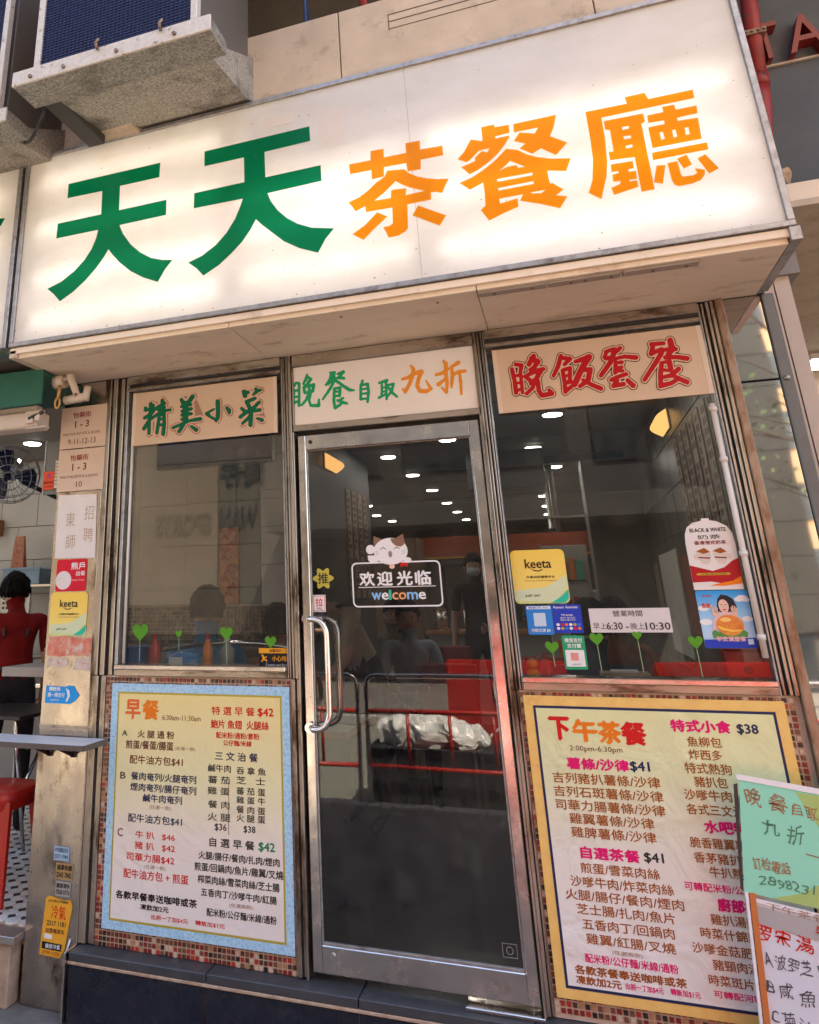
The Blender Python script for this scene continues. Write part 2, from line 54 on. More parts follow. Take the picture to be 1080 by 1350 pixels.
'maan':[[[5285,26179,5314,26186,5359,26182,5401,26160,5416,26136,5430,26085,5432,26059,5413,26012,5419,25986,5509,25938,5549,25904,5587,25848,5595,25815,5586,25766,5574,25740,5488,25630,5419,25565,5389,25518,5411,25510,5433,25513,5503,25531,5593,25539,5662,25555,5704,25536,5736,25501,5748,25475,5748,25450,5731,25398,5705,25370,5659,25359,5636,25341,5605,25279,5541,25206,5496,25123,5433,25047,5434,25023,5457,24971,5455,24898,5460,24825,5448,24632,5453,24534,5461,24509,5497,24426,5517,24411,5607,24425,5696,24431,5702,24434,5704,24458,5686,24508,5689,24532,5701,24555,5737,24581,5760,24584,5802,24574,5822,24555,5848,24514,5899,24460,5949,24382,5958,24357,5958,24333,5940,24287,5899,24244,5867,24225,5757,24223,5690,24212,5513,24199,5425,24202,5403,24207,5369,24230,5349,24256,5324,24331,5298,24383,5284,24433,5260,24484,5257,24629,5265,24701,5252,24774,5186,24613,5113,24549,5040,24500,4965,24431,4867,24358,4844,24355,4822,24360,4802,24375,4774,24417,4766,24448,4745,24467,4727,24446,4696,24428,4673,24426,4652,24434,4632,24456,4620,24482,4611,24532,4613,24581,4603,24594,4531,24555,4520,24542,4514,24494,4498,24468,4473,24449,4427,24439,4383,24445,4356,24463,4343,24489,4331,24563,4339,24636,4331,24858,4340,25054,4313,25255,4292,25531,4293,25605,4307,25654,4326,25676,4368,25692,4412,25683,4433,25667,4466,25609,4472,25509,4490,25370,4535,25360,4604,25366,4618,25391,4638,25488,4660,25560,4671,25633,4666,25659,4597,25694,4508,25717,4491,25731,4473,25783,4476,25832,4491,25856,4517,25877,4551,25892,4574,25892,4661,25858,4773,25838,4817,25823,4838,25811,4858,25788,4884,25731,4882,25706,4847,25587,4806,25492,4784,25396,4777,25323,4787,25272,4795,25262,4820,25281,5035,25378,5078,25409,5063,25421,5037,25464,5033,25489,5039,25513,5057,25536,5225,25647,5240,25662,5280,25731,5300,25753,5291,25779,5265,25790,5165,25646,5133,25626,5110,25622,5065,25624,5033,25638,5012,25665,4995,25717,4993,25742,5000,25766,5118,25951,5128,25999,5146,26047,5165,26069,5212,26094],[5291,25266,5221,25249,5151,25220,5058,25194,5050,25191,5043,25167,5152,25051,5240,25119,5252,25137,5295,25211,5329,25256],[4518,25217,4506,25207,4507,25108,4518,25023,4539,25012,4617,25021,4627,25143,4622,25193,4609,25215],[4784,25166,4775,25150,4772,25077,4778,25002,4772,24929,4774,24880,4762,24783,4765,24588,4756,24516,4769,24476,4796,24517,4852,24554,4921,24619,4969,24653,5045,24719,5075,24772,5004,24804,4989,24831,4986,24855,4994,24928,4944,24998,4904,25040,4853,25116],[4547,24888,4526,24884,4519,24861,4524,24786,4520,24713,4526,24707,4622,24751,4623,24873,4615,24887]],[[5277,26230,5365,26230,5429,26201,5449,26179,5474,26104,5474,26024,5579,25941,5628,25860,5635,25810,5616,25713,5517,25602,5531,25578,5690,25598,5732,25575,5790,25494,5789,25445,5757,25351,5721,25321,5675,25306,5483,25041,5500,24977,5495,24554,5525,24475,5547,24468,5636,24480,5671,24582,5718,24625,5787,24628,5850,24599,5961,24446,5998,24353,5966,24237,5883,24178,5418,24148,5376,24162,5303,24262,5224,24463,5205,24570,4994,24392,4861,24313,4775,24336,4736,24392,4668,24383,4625,24399,4593,24437,4571,24512,4514,24421,4444,24393,4355,24405,4314,24440,4301,24469,4283,24569,4295,24763,4291,25035,4243,25512,4242,25612,4259,25660,4326,25727,4436,25738,4425,25814,4437,25862,4533,25934,4579,25937,4844,25863,4887,25838,4939,25749,4824,25391,4821,25342,4850,25339,4993,25406,5012,25418,4992,25494,5024,25565,5018,25590,4969,25646,4946,25723,4953,25772,5067,25957,5110,26076,5192,26141,5242,26209],[4524,25661,4504,25654,4520,25602,4528,25427,4540,25407,4563,25409,4576,25421,4624,25614,4612,25631],[4839,25061,4817,25047,4821,24875,4803,24681,4807,24605,4829,24600,4996,24732,4994,24757,4950,24811,4942,24909]],[[5315,26275,5392,26266,5469,26204,5493,26151,5520,26025,5610,25962,5659,25881,5670,25830,5656,25733,5637,25686,5597,25641,5604,25629,5672,25633,5758,25607,5822,25515,5823,25441,5793,25346,5753,25302,5678,25262,5527,25036,5537,24986,5532,24550,5551,24507,5608,24517,5662,24632,5703,24660,5749,24670,5814,24665,5886,24606,5986,24471,6022,24398,6028,24349,5998,24223,5962,24189,5878,24143,5436,24116,5371,24127,5289,24215,5174,24499,4903,24289,4857,24277,4770,24298,4709,24347,4621,24366,4582,24389,4560,24421,4509,24370,4394,24350,4309,24400,4275,24447,4252,24548,4258,25014,4205,25591,4222,25664,4297,25755,4377,25772,4394,25793,4405,25867,4434,25913,4538,25977,4739,25937,4892,25883,4932,25839,4949,25847,5029,25962,5061,26058,5102,26116,5169,26169,5231,26251],[4950,25611,4935,25600,4906,25530,4868,25410,4879,25393,4960,25449,4961,25498,4985,25569],[4852,24981,4840,24677,4860,24670,4952,24737,4920,24801,4902,24914]]],
'faan':[[[6403,26031,6430,26036,6451,26031,6492,26005,6501,25994,6513,25943,6525,25920,6611,25910,6695,25881,6781,25869,6822,25854,6841,25831,6852,25801,6861,25751,6858,25726,6847,25703,6826,25682,6675,25573,6601,25505,6547,25473,6507,25463,6486,25467,6466,25482,6451,25509,6439,25560,6446,25583,6574,25714,6521,25729,6459,25758,6454,25754,6335,25451,6310,25405,6259,25338,6208,25247,6074,25044,6032,25016,6010,25014,5988,25021,5969,25037,5957,25058,5944,25108,5946,25132,5963,25166,6004,25223,6044,25316,6105,25406,6137,25484,6178,25544,6208,25638,6293,25848,6322,25943,6350,25989],[7518,25885,7563,25881,7613,25848,7627,25822,7643,25771,7645,25722,7617,25661,7512,25523,7462,25472,7409,25389,7348,25324,7353,25312,7374,25308,7482,25313,7536,25301,7566,25273,7590,25222,7595,25197,7592,25173,7566,25105,7551,25034,7515,24943,7461,24758,7439,24713,7422,24692,7420,24668,7511,24618,7666,24520,7745,24480,7851,24405,7868,24379,7870,24355,7860,24309,7839,24265,7815,24242,7793,24235,7752,24242,7713,24267,7635,24305,7578,24350,7402,24456,7327,24525,7269,24567,7249,24572,7017,24440,6994,24433,6973,24434,6953,24442,6934,24461,6922,24487,6911,24536,6922,24583,6911,24601,6888,24563,6846,24520,6804,24501,6768,24503,6748,24511,6740,24508,6675,24455,6605,24411,6556,24369,6486,24322,6434,24268,6411,24261,6390,24261,6349,24280,6316,24317,6308,24342,6317,24413,6319,24604,6331,24675,6338,24795,6324,25014,6330,25207,6322,25281,6338,25328,6362,25357,6433,25395,6478,25410,6567,25421,6636,25441,6724,25452,6766,25441,6785,25420,6795,25369,6792,25321,6772,25226,6769,25154,6755,25035,6733,24941,6723,24822,6769,24824,6781,24839,6820,24930,6867,24997,6906,25089,6956,25155,7001,25246,7053,25312,7098,25404,7150,25470,7191,25538,7172,25553,7039,25533,6952,25529,6931,25534,6911,25547,6888,25576,6880,25601,6883,25626,6893,25649,6930,25687,6977,25710,7067,25735,7136,25763,7203,25779,7272,25808,7340,25824,7408,25853],[6610,25251,6543,25237,6499,25235,6493,25139,6496,25114,6503,25106,6570,25116,6593,25127,6605,25174],[7241,25121,7217,25104,7141,24988,7092,24898,6927,24630,6915,24608,6930,24587,7093,24706,7094,24730,7074,24756,7072,24781,7086,24827,7119,24862,7141,24867,7161,24860,7220,24819,7241,24822,7252,24831,7270,24877,7287,24947,7315,25015,7328,25086,7323,25094],[6507,24971,6499,24872,6503,24848,6511,24839,6567,24888,6572,24912,6572,24971,6551,24978],[6639,24664,6507,24646,6493,24632,6495,24556,6516,24554,6635,24636,6658,24649,6680,24651,6687,24658,6683,24667]],[[6387,26083,6437,26085,6499,26056,6539,26024,6574,25960,6766,25923,6849,25886,6884,25845,6916,25738,7507,25938,7570,25927,7659,25866,7691,25765,7659,25647,7455,25383,7467,25358,7551,25346,7590,25323,7638,25208,7557,24914,7517,24823,7486,24684,7839,24477,7885,24436,7909,24398,7913,24350,7901,24281,7870,24238,7808,24195,7725,24200,7453,24366,7262,24513,7241,24517,7010,24392,6967,24393,6915,24417,6874,24491,6827,24462,6740,24458,6450,24228,6362,24218,6302,24251,6267,24312,6262,24347,6295,24800,6279,25229,6259,25242,6190,25151,6143,25060,6049,24976,6004,24972,5942,25001,5918,25038,5901,25113,5915,25160,6127,25550,6289,25974],[6836,25636,6672,25506,6773,25489,6812,25457,6831,25413,6837,25315,6803,25126,6786,24950,7100,25476,7098,25491,7077,25493,6945,25475,6903,25489,6852,25556],[7254,25062,7162,24938,7161,24914,7228,24875]],[[6365,26111,6420,26124,6484,26110,6553,26061,6601,25995,6772,25961,6834,25935,6912,25873,6944,25788,7512,25974,7595,25957,7690,25886,7726,25760,7693,25643,7669,25598,7590,25511,7512,25400,7618,25339,7667,25212,7649,25094,7609,25003,7520,24704,7892,24480,7933,24419,7942,24371,7936,24277,7906,24234,7825,24166,7699,24171,7236,24481,7004,24352,6902,24384,6844,24428,6758,24427,6445,24191,6337,24187,6277,24225,6232,24327,6258,24780,6249,25168,6140,25005,6043,24933,5999,24937,5916,24975,5885,25018,5866,25093,5923,25257,6072,25508,6145,25670,6273,26024],[6805,25567,6776,25542,6848,25459,6869,25360,6856,25143,6875,25189,7038,25436,7029,25455,6940,25442,6898,25453,6862,25482]]],
'tou':[[[8729,26061,8758,26074,8780,26072,8819,26046,8838,26021,8848,25995,8847,25970,8839,25946,8803,25900,8741,25859,8707,25813,8624,25765,8581,25730,8527,25637,8537,25626,8717,25662,8805,25668,8873,25684,8956,25664,9041,25657,9124,25632,9333,25597,9354,25579,9383,25525,9386,25500,9382,25476,9350,25428,9302,25396,9280,25391,9114,25430,9032,25460,8927,25478,8867,25504,8580,25479,8557,25467,8553,25459,8575,25441,8750,25449,8771,25444,8793,25428,8806,25402,8807,25352,8794,25315,8768,25288,8722,25268,8617,25289,8574,25291,8562,25284,8553,25236,8563,25222,8629,25224,8696,25237,8717,25234,8744,25212,8760,25185,8765,25160,8762,25135,8740,25105,8692,25075,8675,25072,8734,25066,8754,25056,8774,25035,8781,25010,8778,24986,8767,24962,8747,24940,8700,24922,8710,24906,8731,24903,8820,24924,8862,24916,8881,24898,8892,24874,8900,24824,8895,24800,8882,24777,8853,24756,8526,24673,8512,24577,8488,24531,8499,24518,8542,24517,8630,24528,8673,24527,8718,24504,8739,24477,8744,24452,8731,24381,8710,24347,8686,24332,8664,24328,8555,24321,8470,24322,8250,24297,8229,24302,8210,24316,8190,24345,8174,24396,8177,24420,8188,24443,8261,24533,8274,24556,8274,24580,8205,24571,8184,24579,8165,24596,8139,24645,8139,24670,8160,24712,8186,24735,8233,24761,8324,24788,8394,24818,8461,24836,8508,24857,8702,24897,8690,24916,8584,24933,8520,24935,8497,24922,8483,24899,8459,24877,8421,24858,8399,24853,8378,24857,8358,24868,8342,24891,8330,24942,8332,24991,8361,25086,8391,25281,8419,25377,8421,25432,8397,25380,8362,25333,8270,25222,8201,25156,8150,25083,8073,25004,7914,24816,7867,24798,7824,24799,7803,24808,7783,24835,7771,24886,7772,24911,7781,24935,7798,24957,7960,25161,8025,25227,8068,25297,8151,25386,8234,25500,8214,25511,8147,25502,8105,25519,8076,25545,8043,25600,8034,25626,8032,25676,8053,25724,8121,25841,8111,25867,8111,25892,8128,25940,8144,25963,8173,25980,8218,25986,8288,26010,8378,26027,8471,26055,8515,26055,8578,26037,8638,26005],[8397,25859,8351,25841,8283,25829,8271,25821,8223,25727,8219,25702,8330,25702,8344,25711],[8841,24660,8864,24654,8883,24638,8956,24556,8998,24495,9049,24441,9097,24370,9102,24338,9097,24314,9062,24246,9039,24224,9009,24215,8968,24222,8928,24243,8910,24260,8767,24498,8748,24549,8746,24598,8755,24621,8776,24643]],[[8727,26112,8787,26119,8849,26094,8894,26014,8890,25964,8835,25863,8712,25763,8615,25707,8613,25691,8880,25735,9175,25682,9361,25637,9394,25598,9425,25520,9420,25471,9392,25401,9340,25358,9292,25337,8835,25448,8848,25322,8783,25232,8805,25179,8790,25083,8819,25030,8818,24981,8909,24941,8928,24918,8946,24843,8936,24795,8908,24749,8873,24711,8842,24708,8914,24675,9036,24521,9101,24459,9148,24357,9112,24240,9045,24175,8980,24167,8919,24184,8865,24244,8779,24383,8728,24308,8679,24286,8244,24254,8189,24272,8164,24297,8138,24351,8132,24401,8185,24517,8144,24546,8120,24585,8101,24625,8099,24674,8120,24735,8147,24768,8219,24812,8321,24845,8297,24897,8289,24972,8338,25188,8341,25213,8324,25226,7929,24773,7861,24751,7796,24758,7755,24789,7729,24866,7726,24916,7748,24963,8132,25438,8057,25495,8002,25564,7980,25658,8055,25824,8074,25922,8107,25994,8158,26029,8434,26104,8523,26108,8647,26064],[8717,24676,8583,24639,8565,24619,8569,24570,8702,24577,8714,24626,8746,24671]],[[8709,26139,8770,26153,8855,26138,8893,26100,8929,26009,8916,25935,8881,25865,8753,25757,8773,25746,8864,25767,8971,25758,9326,25685,9405,25643,9453,25541,9430,25396,9391,25352,9332,25317,9266,25304,8895,25407,8878,25393,8870,25295,8826,25226,8840,25175,8820,25104,8846,25051,8853,25001,8938,24966,8959,24939,8980,24863,8979,24814,8927,24723,8936,24700,9129,24480,9175,24377,9168,24282,9151,24235,9086,24166,9040,24141,8913,24142,8840,24227,8791,24318,8695,24256,8433,24225,8260,24218,8177,24240,8137,24265,8095,24381,8136,24498,8076,24603,8068,24653,8105,24779,8267,24876,8255,24951,8275,25072,8261,25094,7951,24741,7922,24724,7832,24707,7790,24721,7731,24769,7697,24870,7697,24920,7726,24991,8073,25421,7976,25539,7945,25662,8030,25853,8042,25952,8070,25999,8140,26058,8417,26135,8529,26150,8631,26098]]],
'caan':[[[10630,26181,10654,26188,10694,26176,10731,26148,10755,26114,10788,25765,10831,25754,10849,25738,10865,25706,10873,25656,10868,25632,10856,25609,10835,25588,10801,25576,10738,25571,10642,25491,10606,25447,10631,25433,10734,25427,10814,25408,10895,25397,10972,25367,11072,25347,11170,25318,11206,25289,11227,25245,11220,25197,11205,25167,11175,25131,11133,25107,11113,25108,11036,25139,10976,25149,10880,25193,10800,25208,10742,25232,10578,25245,10557,25244,10545,25236,10568,25183,10576,25135,10574,24869,10564,24795,10677,24881,10722,24923,10753,24933,10773,24930,10810,24907,10844,24861,10847,24835,10825,24766,10801,24732,10612,24600,10650,24573,10707,24545,10779,24485,10926,24391,11029,24312,11049,24276,11040,24216,11018,24171,10998,24150,10964,24136,10944,24138,10814,24216,10688,24314,10668,24318,10577,24270,10517,24230,10396,24168,10311,24156,10246,24137,10183,24132,10118,24113,10055,24106,9990,24089,9969,24090,9931,24109,9912,24132,9903,24181,9908,24252,9946,24440,9954,24535,9973,24653,9992,24724,10001,24795,10040,24936,10066,25005,10084,25100,10111,25170,10125,25193,10114,25215,10029,25107,9983,25040,9919,24975,9859,24885,9797,24820,9663,24646,9599,24577,9557,24509,9515,24467,9459,24430,9417,24430,9398,24441,9384,24458,9375,24483,9373,24532,9377,24555,9390,24578,9448,24644,9508,24729,9633,24889,9693,24979,9753,25044,9792,25113,9869,25201,9911,25269,9965,25334,10128,25559,10110,25574,10033,25547,9973,25515,9861,25477,9820,25486,9798,25504,9785,25528,9778,25581,9783,25629,9829,25722,9856,25817,9888,25887,9855,25941,9852,25967,9860,26015,9887,26061,9918,26085,9940,26091,10023,26076,10255,26071,10337,26056,10421,26052,10458,26021,10468,25981,10461,25933,10451,25910,10436,25893,10413,25882,10392,25879,10076,25886,10037,25768,10055,25754,10121,25768,10188,25794,10298,25819,10318,25813,10354,25777,10416,25771,10480,25776,10521,25772,10528,25776,10535,25800,10541,25848,10537,25898,10540,26070,10561,26117],[10367,25604,10360,25602,10347,25555,10283,25441,10294,25417,10319,25441,10373,25453,10385,25461,10396,25499,10453,25590,10429,25599],[10275,25431,10223,25370,10132,25240,10118,25218,10132,25201,10180,25234,10201,25235,10220,25227,10326,25240,10352,25260,10412,25245,10423,25252,10414,25261,10331,25264,10294,25291,10282,25319,10280,25343],[10304,25102,10283,25099,10256,25079,10249,25031,10219,24938,10231,24912,10292,24903,10370,24873,10380,24893,10371,24943,10370,24997,10354,25090,10346,25102],[10208,24776,10191,24772,10163,24679,10158,24655,10163,24629,10378,24671,10418,24696,10435,24718],[10368,24489,10136,24466,10114,24396,10108,24325,10111,24320,10193,24339,10260,24342,10383,24364,10456,24402,10510,24421,10532,24442,10471,24490,10429,24485]],[[10628,26231,10683,26234,10722,26218,10794,26145,10818,25810,10895,25760,10917,25674,10907,25627,10859,25554,10814,25532,10751,25529,10709,25483,11198,25364,11263,25264,11255,25169,11233,25123,11168,25072,11124,25059,10754,25179,10631,25190,10615,25179,10612,24961,10624,24902,10718,24969,10781,24975,10839,24952,10888,24878,10883,24807,10844,24716,10704,24613,10719,24587,10793,24531,10881,24482,11061,24346,11092,24281,11079,24188,11049,24144,10999,24103,10936,24095,10880,24116,10716,24239,10658,24256,10410,24129,10002,24039,9961,24042,9872,24113,9862,24210,9953,24777,10023,25011,10019,25025,9658,24570,9545,24436,9496,24396,9430,24379,9370,24411,9339,24463,9336,24560,9458,24740,9520,24807,9576,24896,9938,25363,9977,25432,9964,25457,9874,25424,9832,25429,9775,25469,9746,25511,9743,25635,9836,25869,9811,25972,9813,26022,9832,26069,9903,26126,9947,26137,10389,26112,10429,26100,10485,26057,10503,26075,10538,26169],[10316,25049,10293,25034,10275,24955,10319,24943,10328,24972],[10213,24433,10170,24422,10163,24383,10370,24414,10358,24432]],[[10612,26258,10668,26268,10748,26249,10827,26154,10844,26028,10849,25855,10856,25830,10903,25806,10930,25771,10952,25670,10927,25600,10864,25511,10870,25497,10947,25460,11204,25397,11247,25363,11288,25285,11285,25165,11268,25119,11226,25076,11140,25029,11000,25054,10748,25147,10665,25148,10646,25126,10641,24982,10654,24957,10724,25006,10827,25001,10870,24977,10921,24874,10912,24779,10893,24734,10830,24663,10747,24608,11069,24390,11118,24302,11112,24184,11084,24140,11015,24077,10951,24063,10872,24077,10693,24209,10651,24220,10404,24091,9996,24004,9955,24006,9898,24036,9844,24088,9827,24190,9894,24566,9915,24757,9948,24850,9930,24866,9560,24398,9489,24350,9424,24341,9329,24404,9307,24443,9307,24564,9371,24671,9897,25368,9889,25389,9826,25392,9787,25413,9732,25464,9709,25516,9706,25615,9806,25874,9785,25926,9781,26001,9787,26050,9812,26093,9886,26155,9932,26171,10394,26146,10474,26118,10520,26197]]],
'gmaan':[[[-4989,26524,-4956,26527,-4935,26518,-4915,26495,-4907,26472,-4910,26430,-4903,26408,-4835,26367,-4733,26283,-4713,26259,-4704,26237,-4702,26216,-4716,26176,-4813,26062,-4851,26003,-4848,25997,-4827,25992,-4784,25998,-4699,26023,-4657,26029,-4615,26014,-4595,25997,-4567,25949,-4568,25908,-4598,25745,-4635,25604,-4653,25572,-4674,25558,-4749,25554,-4752,25513,-4781,25413,-4794,25332,-4840,25213,-4843,25192,-4817,25128,-4799,25044,-4778,25006,-4716,24999,-4612,25001,-4529,24986,-4516,24993,-4457,25218,-4436,25239,-4415,25243,-4394,25237,-4381,25225,-4372,25203,-4352,24894,-4366,24854,-4381,24836,-4432,24809,-4515,24811,-4743,24844,-4846,24870,-4886,24889,-4907,24917,-4920,24995,-4949,25080,-4965,25164,-4981,25212,-5090,25091,-5242,24958,-5263,24948,-5285,24947,-5305,24953,-5326,24970,-5347,24962,-5369,24936,-5412,24919,-5454,24929,-5475,24949,-5485,24972,-5491,25076,-5485,25117,-5490,25134,-5576,25118,-5598,25081,-5620,25067,-5641,25063,-5662,25066,-5683,25078,-5761,25146,-5774,25168,-5775,25189,-5758,25270,-5763,25354,-5756,25458,-5759,25541,-5741,25623,-5742,25728,-5726,25852,-5703,25874,-5660,25879,-5618,25859,-5577,25808,-5491,25817,-5473,25823,-5469,25844,-5458,25906,-5463,26037,-5506,26058,-5522,26039,-5555,25959,-5594,25936,-5637,25937,-5658,25947,-5679,25969,-5689,25995,-5689,26037,-5647,26117,-5591,26174,-5551,26190,-5458,26186,-5373,26164,-5332,26135,-5308,26098,-5302,26077,-5306,25867,-5325,25765,-5321,25681,-5328,25577,-5323,25493,-5338,25391,-5334,25328,-5340,25225,-5331,25141,-5336,25059,-5323,25050,-5244,25132,-5184,25209,-5122,25264,-5104,25291,-5058,25423,-4996,25519,-5012,25531,-5097,25509,-5118,25511,-5160,25534,-5176,25560,-5189,25645,-5208,25710,-5213,25794,-5226,25858,-5223,25879,-5192,25938,-5153,25975,-5187,25987,-5208,26003,-5223,26025,-5228,26047,-5206,26108,-5137,26223,-5029,26487],[-4945,26257,-4967,26185,-4948,26163,-4903,26219],[-4968,26183,-4995,26146,-5084,26051,-5096,26032,-5080,26018,-5033,26045,-4993,26081],[-4790,25833,-4814,25749,-4816,25704,-4780,25724,-4755,25825],[-4938,25828,-5045,25808,-5064,25798,-5050,25655,-5029,25652,-4986,25667,-4964,25682],[-5580,25692,-5589,25669,-5588,25585,-5607,25501,-5586,25495,-5479,25499,-5465,25509,-5459,25550,-5465,25676,-5473,25689],[-5568,25376,-5611,25369,-5617,25359,-5622,25297,-5620,25255,-5614,25250,-5529,25255,-5486,25266,-5474,25364,-5483,25373]]],
'gcaan':[[[-3196,26484,-3159,26485,-3119,26463,-3088,26429,-3077,26386,-3091,26346,-3178,26273,-3250,26179,-3155,26161,-3115,26137,-3096,26110,-3084,26076,-3094,26036,-3121,26009,-3163,26001,-3284,26034,-3493,26063,-3449,26015,-3350,25946,-3302,25895,-3215,25823,-3143,25754,-3055,25701,-2968,25631,-2840,25547,-2780,25520,-2681,25491,-2662,25473,-2655,25452,-2656,25432,-2666,25413,-2686,25399,-2706,25397,-2868,25394,-2949,25405,-2968,25414,-3010,25452,-3105,25519,-3155,25570,-3242,25642,-3281,25684,-3292,25668,-3284,25626,-3298,25546,-3300,25443,-3324,25344,-3332,25243,-3345,25202,-3367,25179,-3388,25170,-3428,25175,-3468,25204,-3488,25207,-3591,25201,-3600,25191,-3622,25071,-3612,24988,-3612,24907,-3594,24824,-3588,24816,-3547,24831,-3406,24906,-3567,25004,-3580,25026,-3583,25046,-3573,25086,-3554,25105,-3533,25112,-3513,25111,-3473,25096,-3452,25097,-3368,25148,-3285,25182,-3244,25188,-3201,25168,-3185,25145,-3181,25125,-3185,25105,-3209,25074,-3280,25034,-3273,25013,-3036,24900,-3016,24884,-3004,24863,-3001,24842,-3007,24823,-3022,24804,-3061,24791,-3182,24810,-3302,24846,-3325,24780,-3378,24741,-3471,24702,-3555,24652,-3618,24624,-3659,24614,-3679,24617,-3710,24634,-3723,24655,-3742,24779,-3744,24860,-3762,24943,-3775,25087,-3772,25128,-3751,25207,-3738,25472,-3714,25572,-3711,25654,-3691,25687,-3649,25704,-3609,25698,-3547,25700,-3422,25720,-3361,25717,-3321,25701,-3306,25711,-3379,25765,-3450,25830,-3538,25893,-3577,25934,-3590,25929,-3720,25717,-3782,25600,-3876,25508,-3941,25413,-4022,25339,-4191,25138,-4212,25123,-4233,25120,-4253,25126,-4273,25143,-4283,25183,-4277,25203,-4217,25279,-4160,25370,-4072,25468,-4019,25565,-3933,25659,-3874,25776,-3796,25891,-3806,25904,-3827,25892,-3913,25810,-3934,25805,-3955,25810,-3975,25825,-4038,25797,-4059,25798,-4094,25822,-4108,25844,-4110,25865,-4104,25885,-3965,26059,-3905,26153,-3868,26253,-3843,26354,-3845,26375,-3869,26420,-3871,26441,-3866,26461,-3852,26481,-3821,26493,-3717,26486,-3613,26498,-3572,26486,-3552,26470,-3533,26441,-3529,26420,-3533,26379,-3572,26217,-3503,26183,-3479,26185,-3407,26260,-3417,26271,-3458,26265,-3479,26270,-3499,26285,-3511,26314,-3512,26335,-3495,26367,-3347,26431,-3264,26451],[-3471,25566,-3553,25560,-3565,25555,-3562,25534,-3453,25518,-3445,25542],[-3580,25420,-3590,25415,-3593,25394,-3592,25333,-3585,25325,-3482,25326,-3470,25340,-3469,25401,-3478,25411]]],
'gzi':[[[-2318,25918,-2293,25929,-2254,25921,-2235,25903,-2214,25865,-2211,25824,-2246,25747,-2245,25726,-2164,25738,-2023,25742,-1985,25723,-1966,25694,-1970,25613,-1960,25531,-1962,25450,-1946,25347,-1951,25227,-1984,25110,-1990,25010,-2029,24814,-2051,24776,-2083,24757,-2122,24759,-2155,24787,-2161,24828,-2144,24906,-2146,24927,-2152,24931,-2212,24925,-2351,24930,-2377,24911,-2412,24905,-2451,24928,-2469,24955,-2480,24983,-2482,25023,-2466,25122,-2465,25203,-2453,25283,-2458,25385,-2428,25686,-2420,25706,-2382,25742],[-2192,25599,-2295,25589,-2311,25530,-2310,25510,-2298,25503,-2178,25500,-2112,25507,-2107,25527,-2111,25588],[-2184,25397,-2304,25399,-2319,25389,-2326,25329,-2320,25288,-2311,25280,-2291,25280,-2170,25294,-2090,25295,-2086,25302,-2088,25383,-2104,25403],[-2256,25182,-2326,25168,-2331,25047,-2325,25040,-2265,25044,-2165,25035,-2125,25038,-2117,25064,-2112,25164,-2117,25175]]],
'gceoi':[[[-1175,25808,-1131,25817,-1093,25806,-1074,25787,-1061,25754,-1059,25714,-1066,25694,-1105,25659,-1119,25580,-1109,25563,-1049,25577,-951,25584,-852,25606,-813,25598,-792,25582,-779,25560,-777,25520,-794,25442,-848,25308,-873,25191,-851,25149,-782,25081,-733,25016,-667,24950,-660,24929,-661,24909,-670,24890,-691,24868,-710,24861,-748,24870,-791,24904,-857,24975,-986,25075,-1022,25028,-1143,24903,-1151,24824,-1164,24805,-1181,24796,-1220,24795,-1239,24806,-1256,24835,-1263,24916,-1256,24994,-1264,25015,-1304,25000,-1385,24955,-1480,24919,-1527,24893,-1566,24896,-1585,24908,-1607,24933,-1616,24974,-1598,25010,-1482,25059,-1470,25078,-1470,25178,-1451,25276,-1453,25357,-1444,25456,-1448,25537,-1436,25596,-1441,25607,-1501,25600,-1539,25621,-1557,25651,-1554,25691,-1533,25714,-1512,25722,-1432,25736,-1352,25764,-1252,25782],[-1261,25640,-1301,25632,-1315,25623,-1331,25473,-1312,25466,-1252,25474,-1244,25494,-1247,25595],[-940,25462,-999,25453,-1064,25453,-986,25364,-966,25374,-937,25438],[-1319,25365,-1334,25343,-1334,25283,-1325,25276,-1266,25276,-1248,25293,-1242,25353,-1259,25373],[-1107,25312,-1123,25279,-1136,25201,-1135,25101,-1122,25086,-1080,25155,-1047,25191,-1057,25232],[-1332,25169,-1351,25165,-1356,25106,-1256,25154,-1273,25169]]],
'ogau':[[[-3,26348,22,26351,45,26342,67,26323,123,26258,155,26230,195,26175,211,26124,192,26053,193,26028,208,26020,375,26050,493,26059,540,26034,567,26006,577,25981,577,25907,517,25817,483,25748,436,25680,401,25611,376,25541,358,25446,332,25376,323,25329,330,25304,397,25157,419,25148,488,25141,579,25118,697,25146,738,25161,733,25185,666,25338,650,25388,625,25439,600,25515,604,25539,615,25548,638,25556,661,25548,674,25531,723,25453,742,25413,771,25374,796,25323,834,25270,859,25219,895,25167,905,25142,911,25093,902,25070,879,25049,704,24959,609,24919,586,24919,381,24963,312,24971,289,24980,273,24996,230,25074,214,25124,143,25277,137,25302,147,25374,171,25444,184,25515,213,25585,234,25680,298,25819,288,25833,264,25834,193,25822,160,25811,136,25789,115,25719,77,25650,52,25579,-21,25417,-108,25279,-156,25214,-194,25145,-246,25079,-275,25033,-292,25021,-316,25015,-339,25020,-362,25032,-401,25072,-425,25131,-464,25200,-485,25251,-485,25276,-460,25301,-436,25301,-392,25262,-347,25234,-174,25508,-114,25672,-124,25682,-149,25668,-173,25663,-239,25663,-292,25652,-435,25639,-458,25650,-472,25666,-482,25691,-480,25740,-463,25763,-449,25771,-376,25794,-304,25805,-183,25839,-133,25871,-60,25904,-20,25931,7,26002,34,26121,2,26224,-24,26277,-31,26302]]],
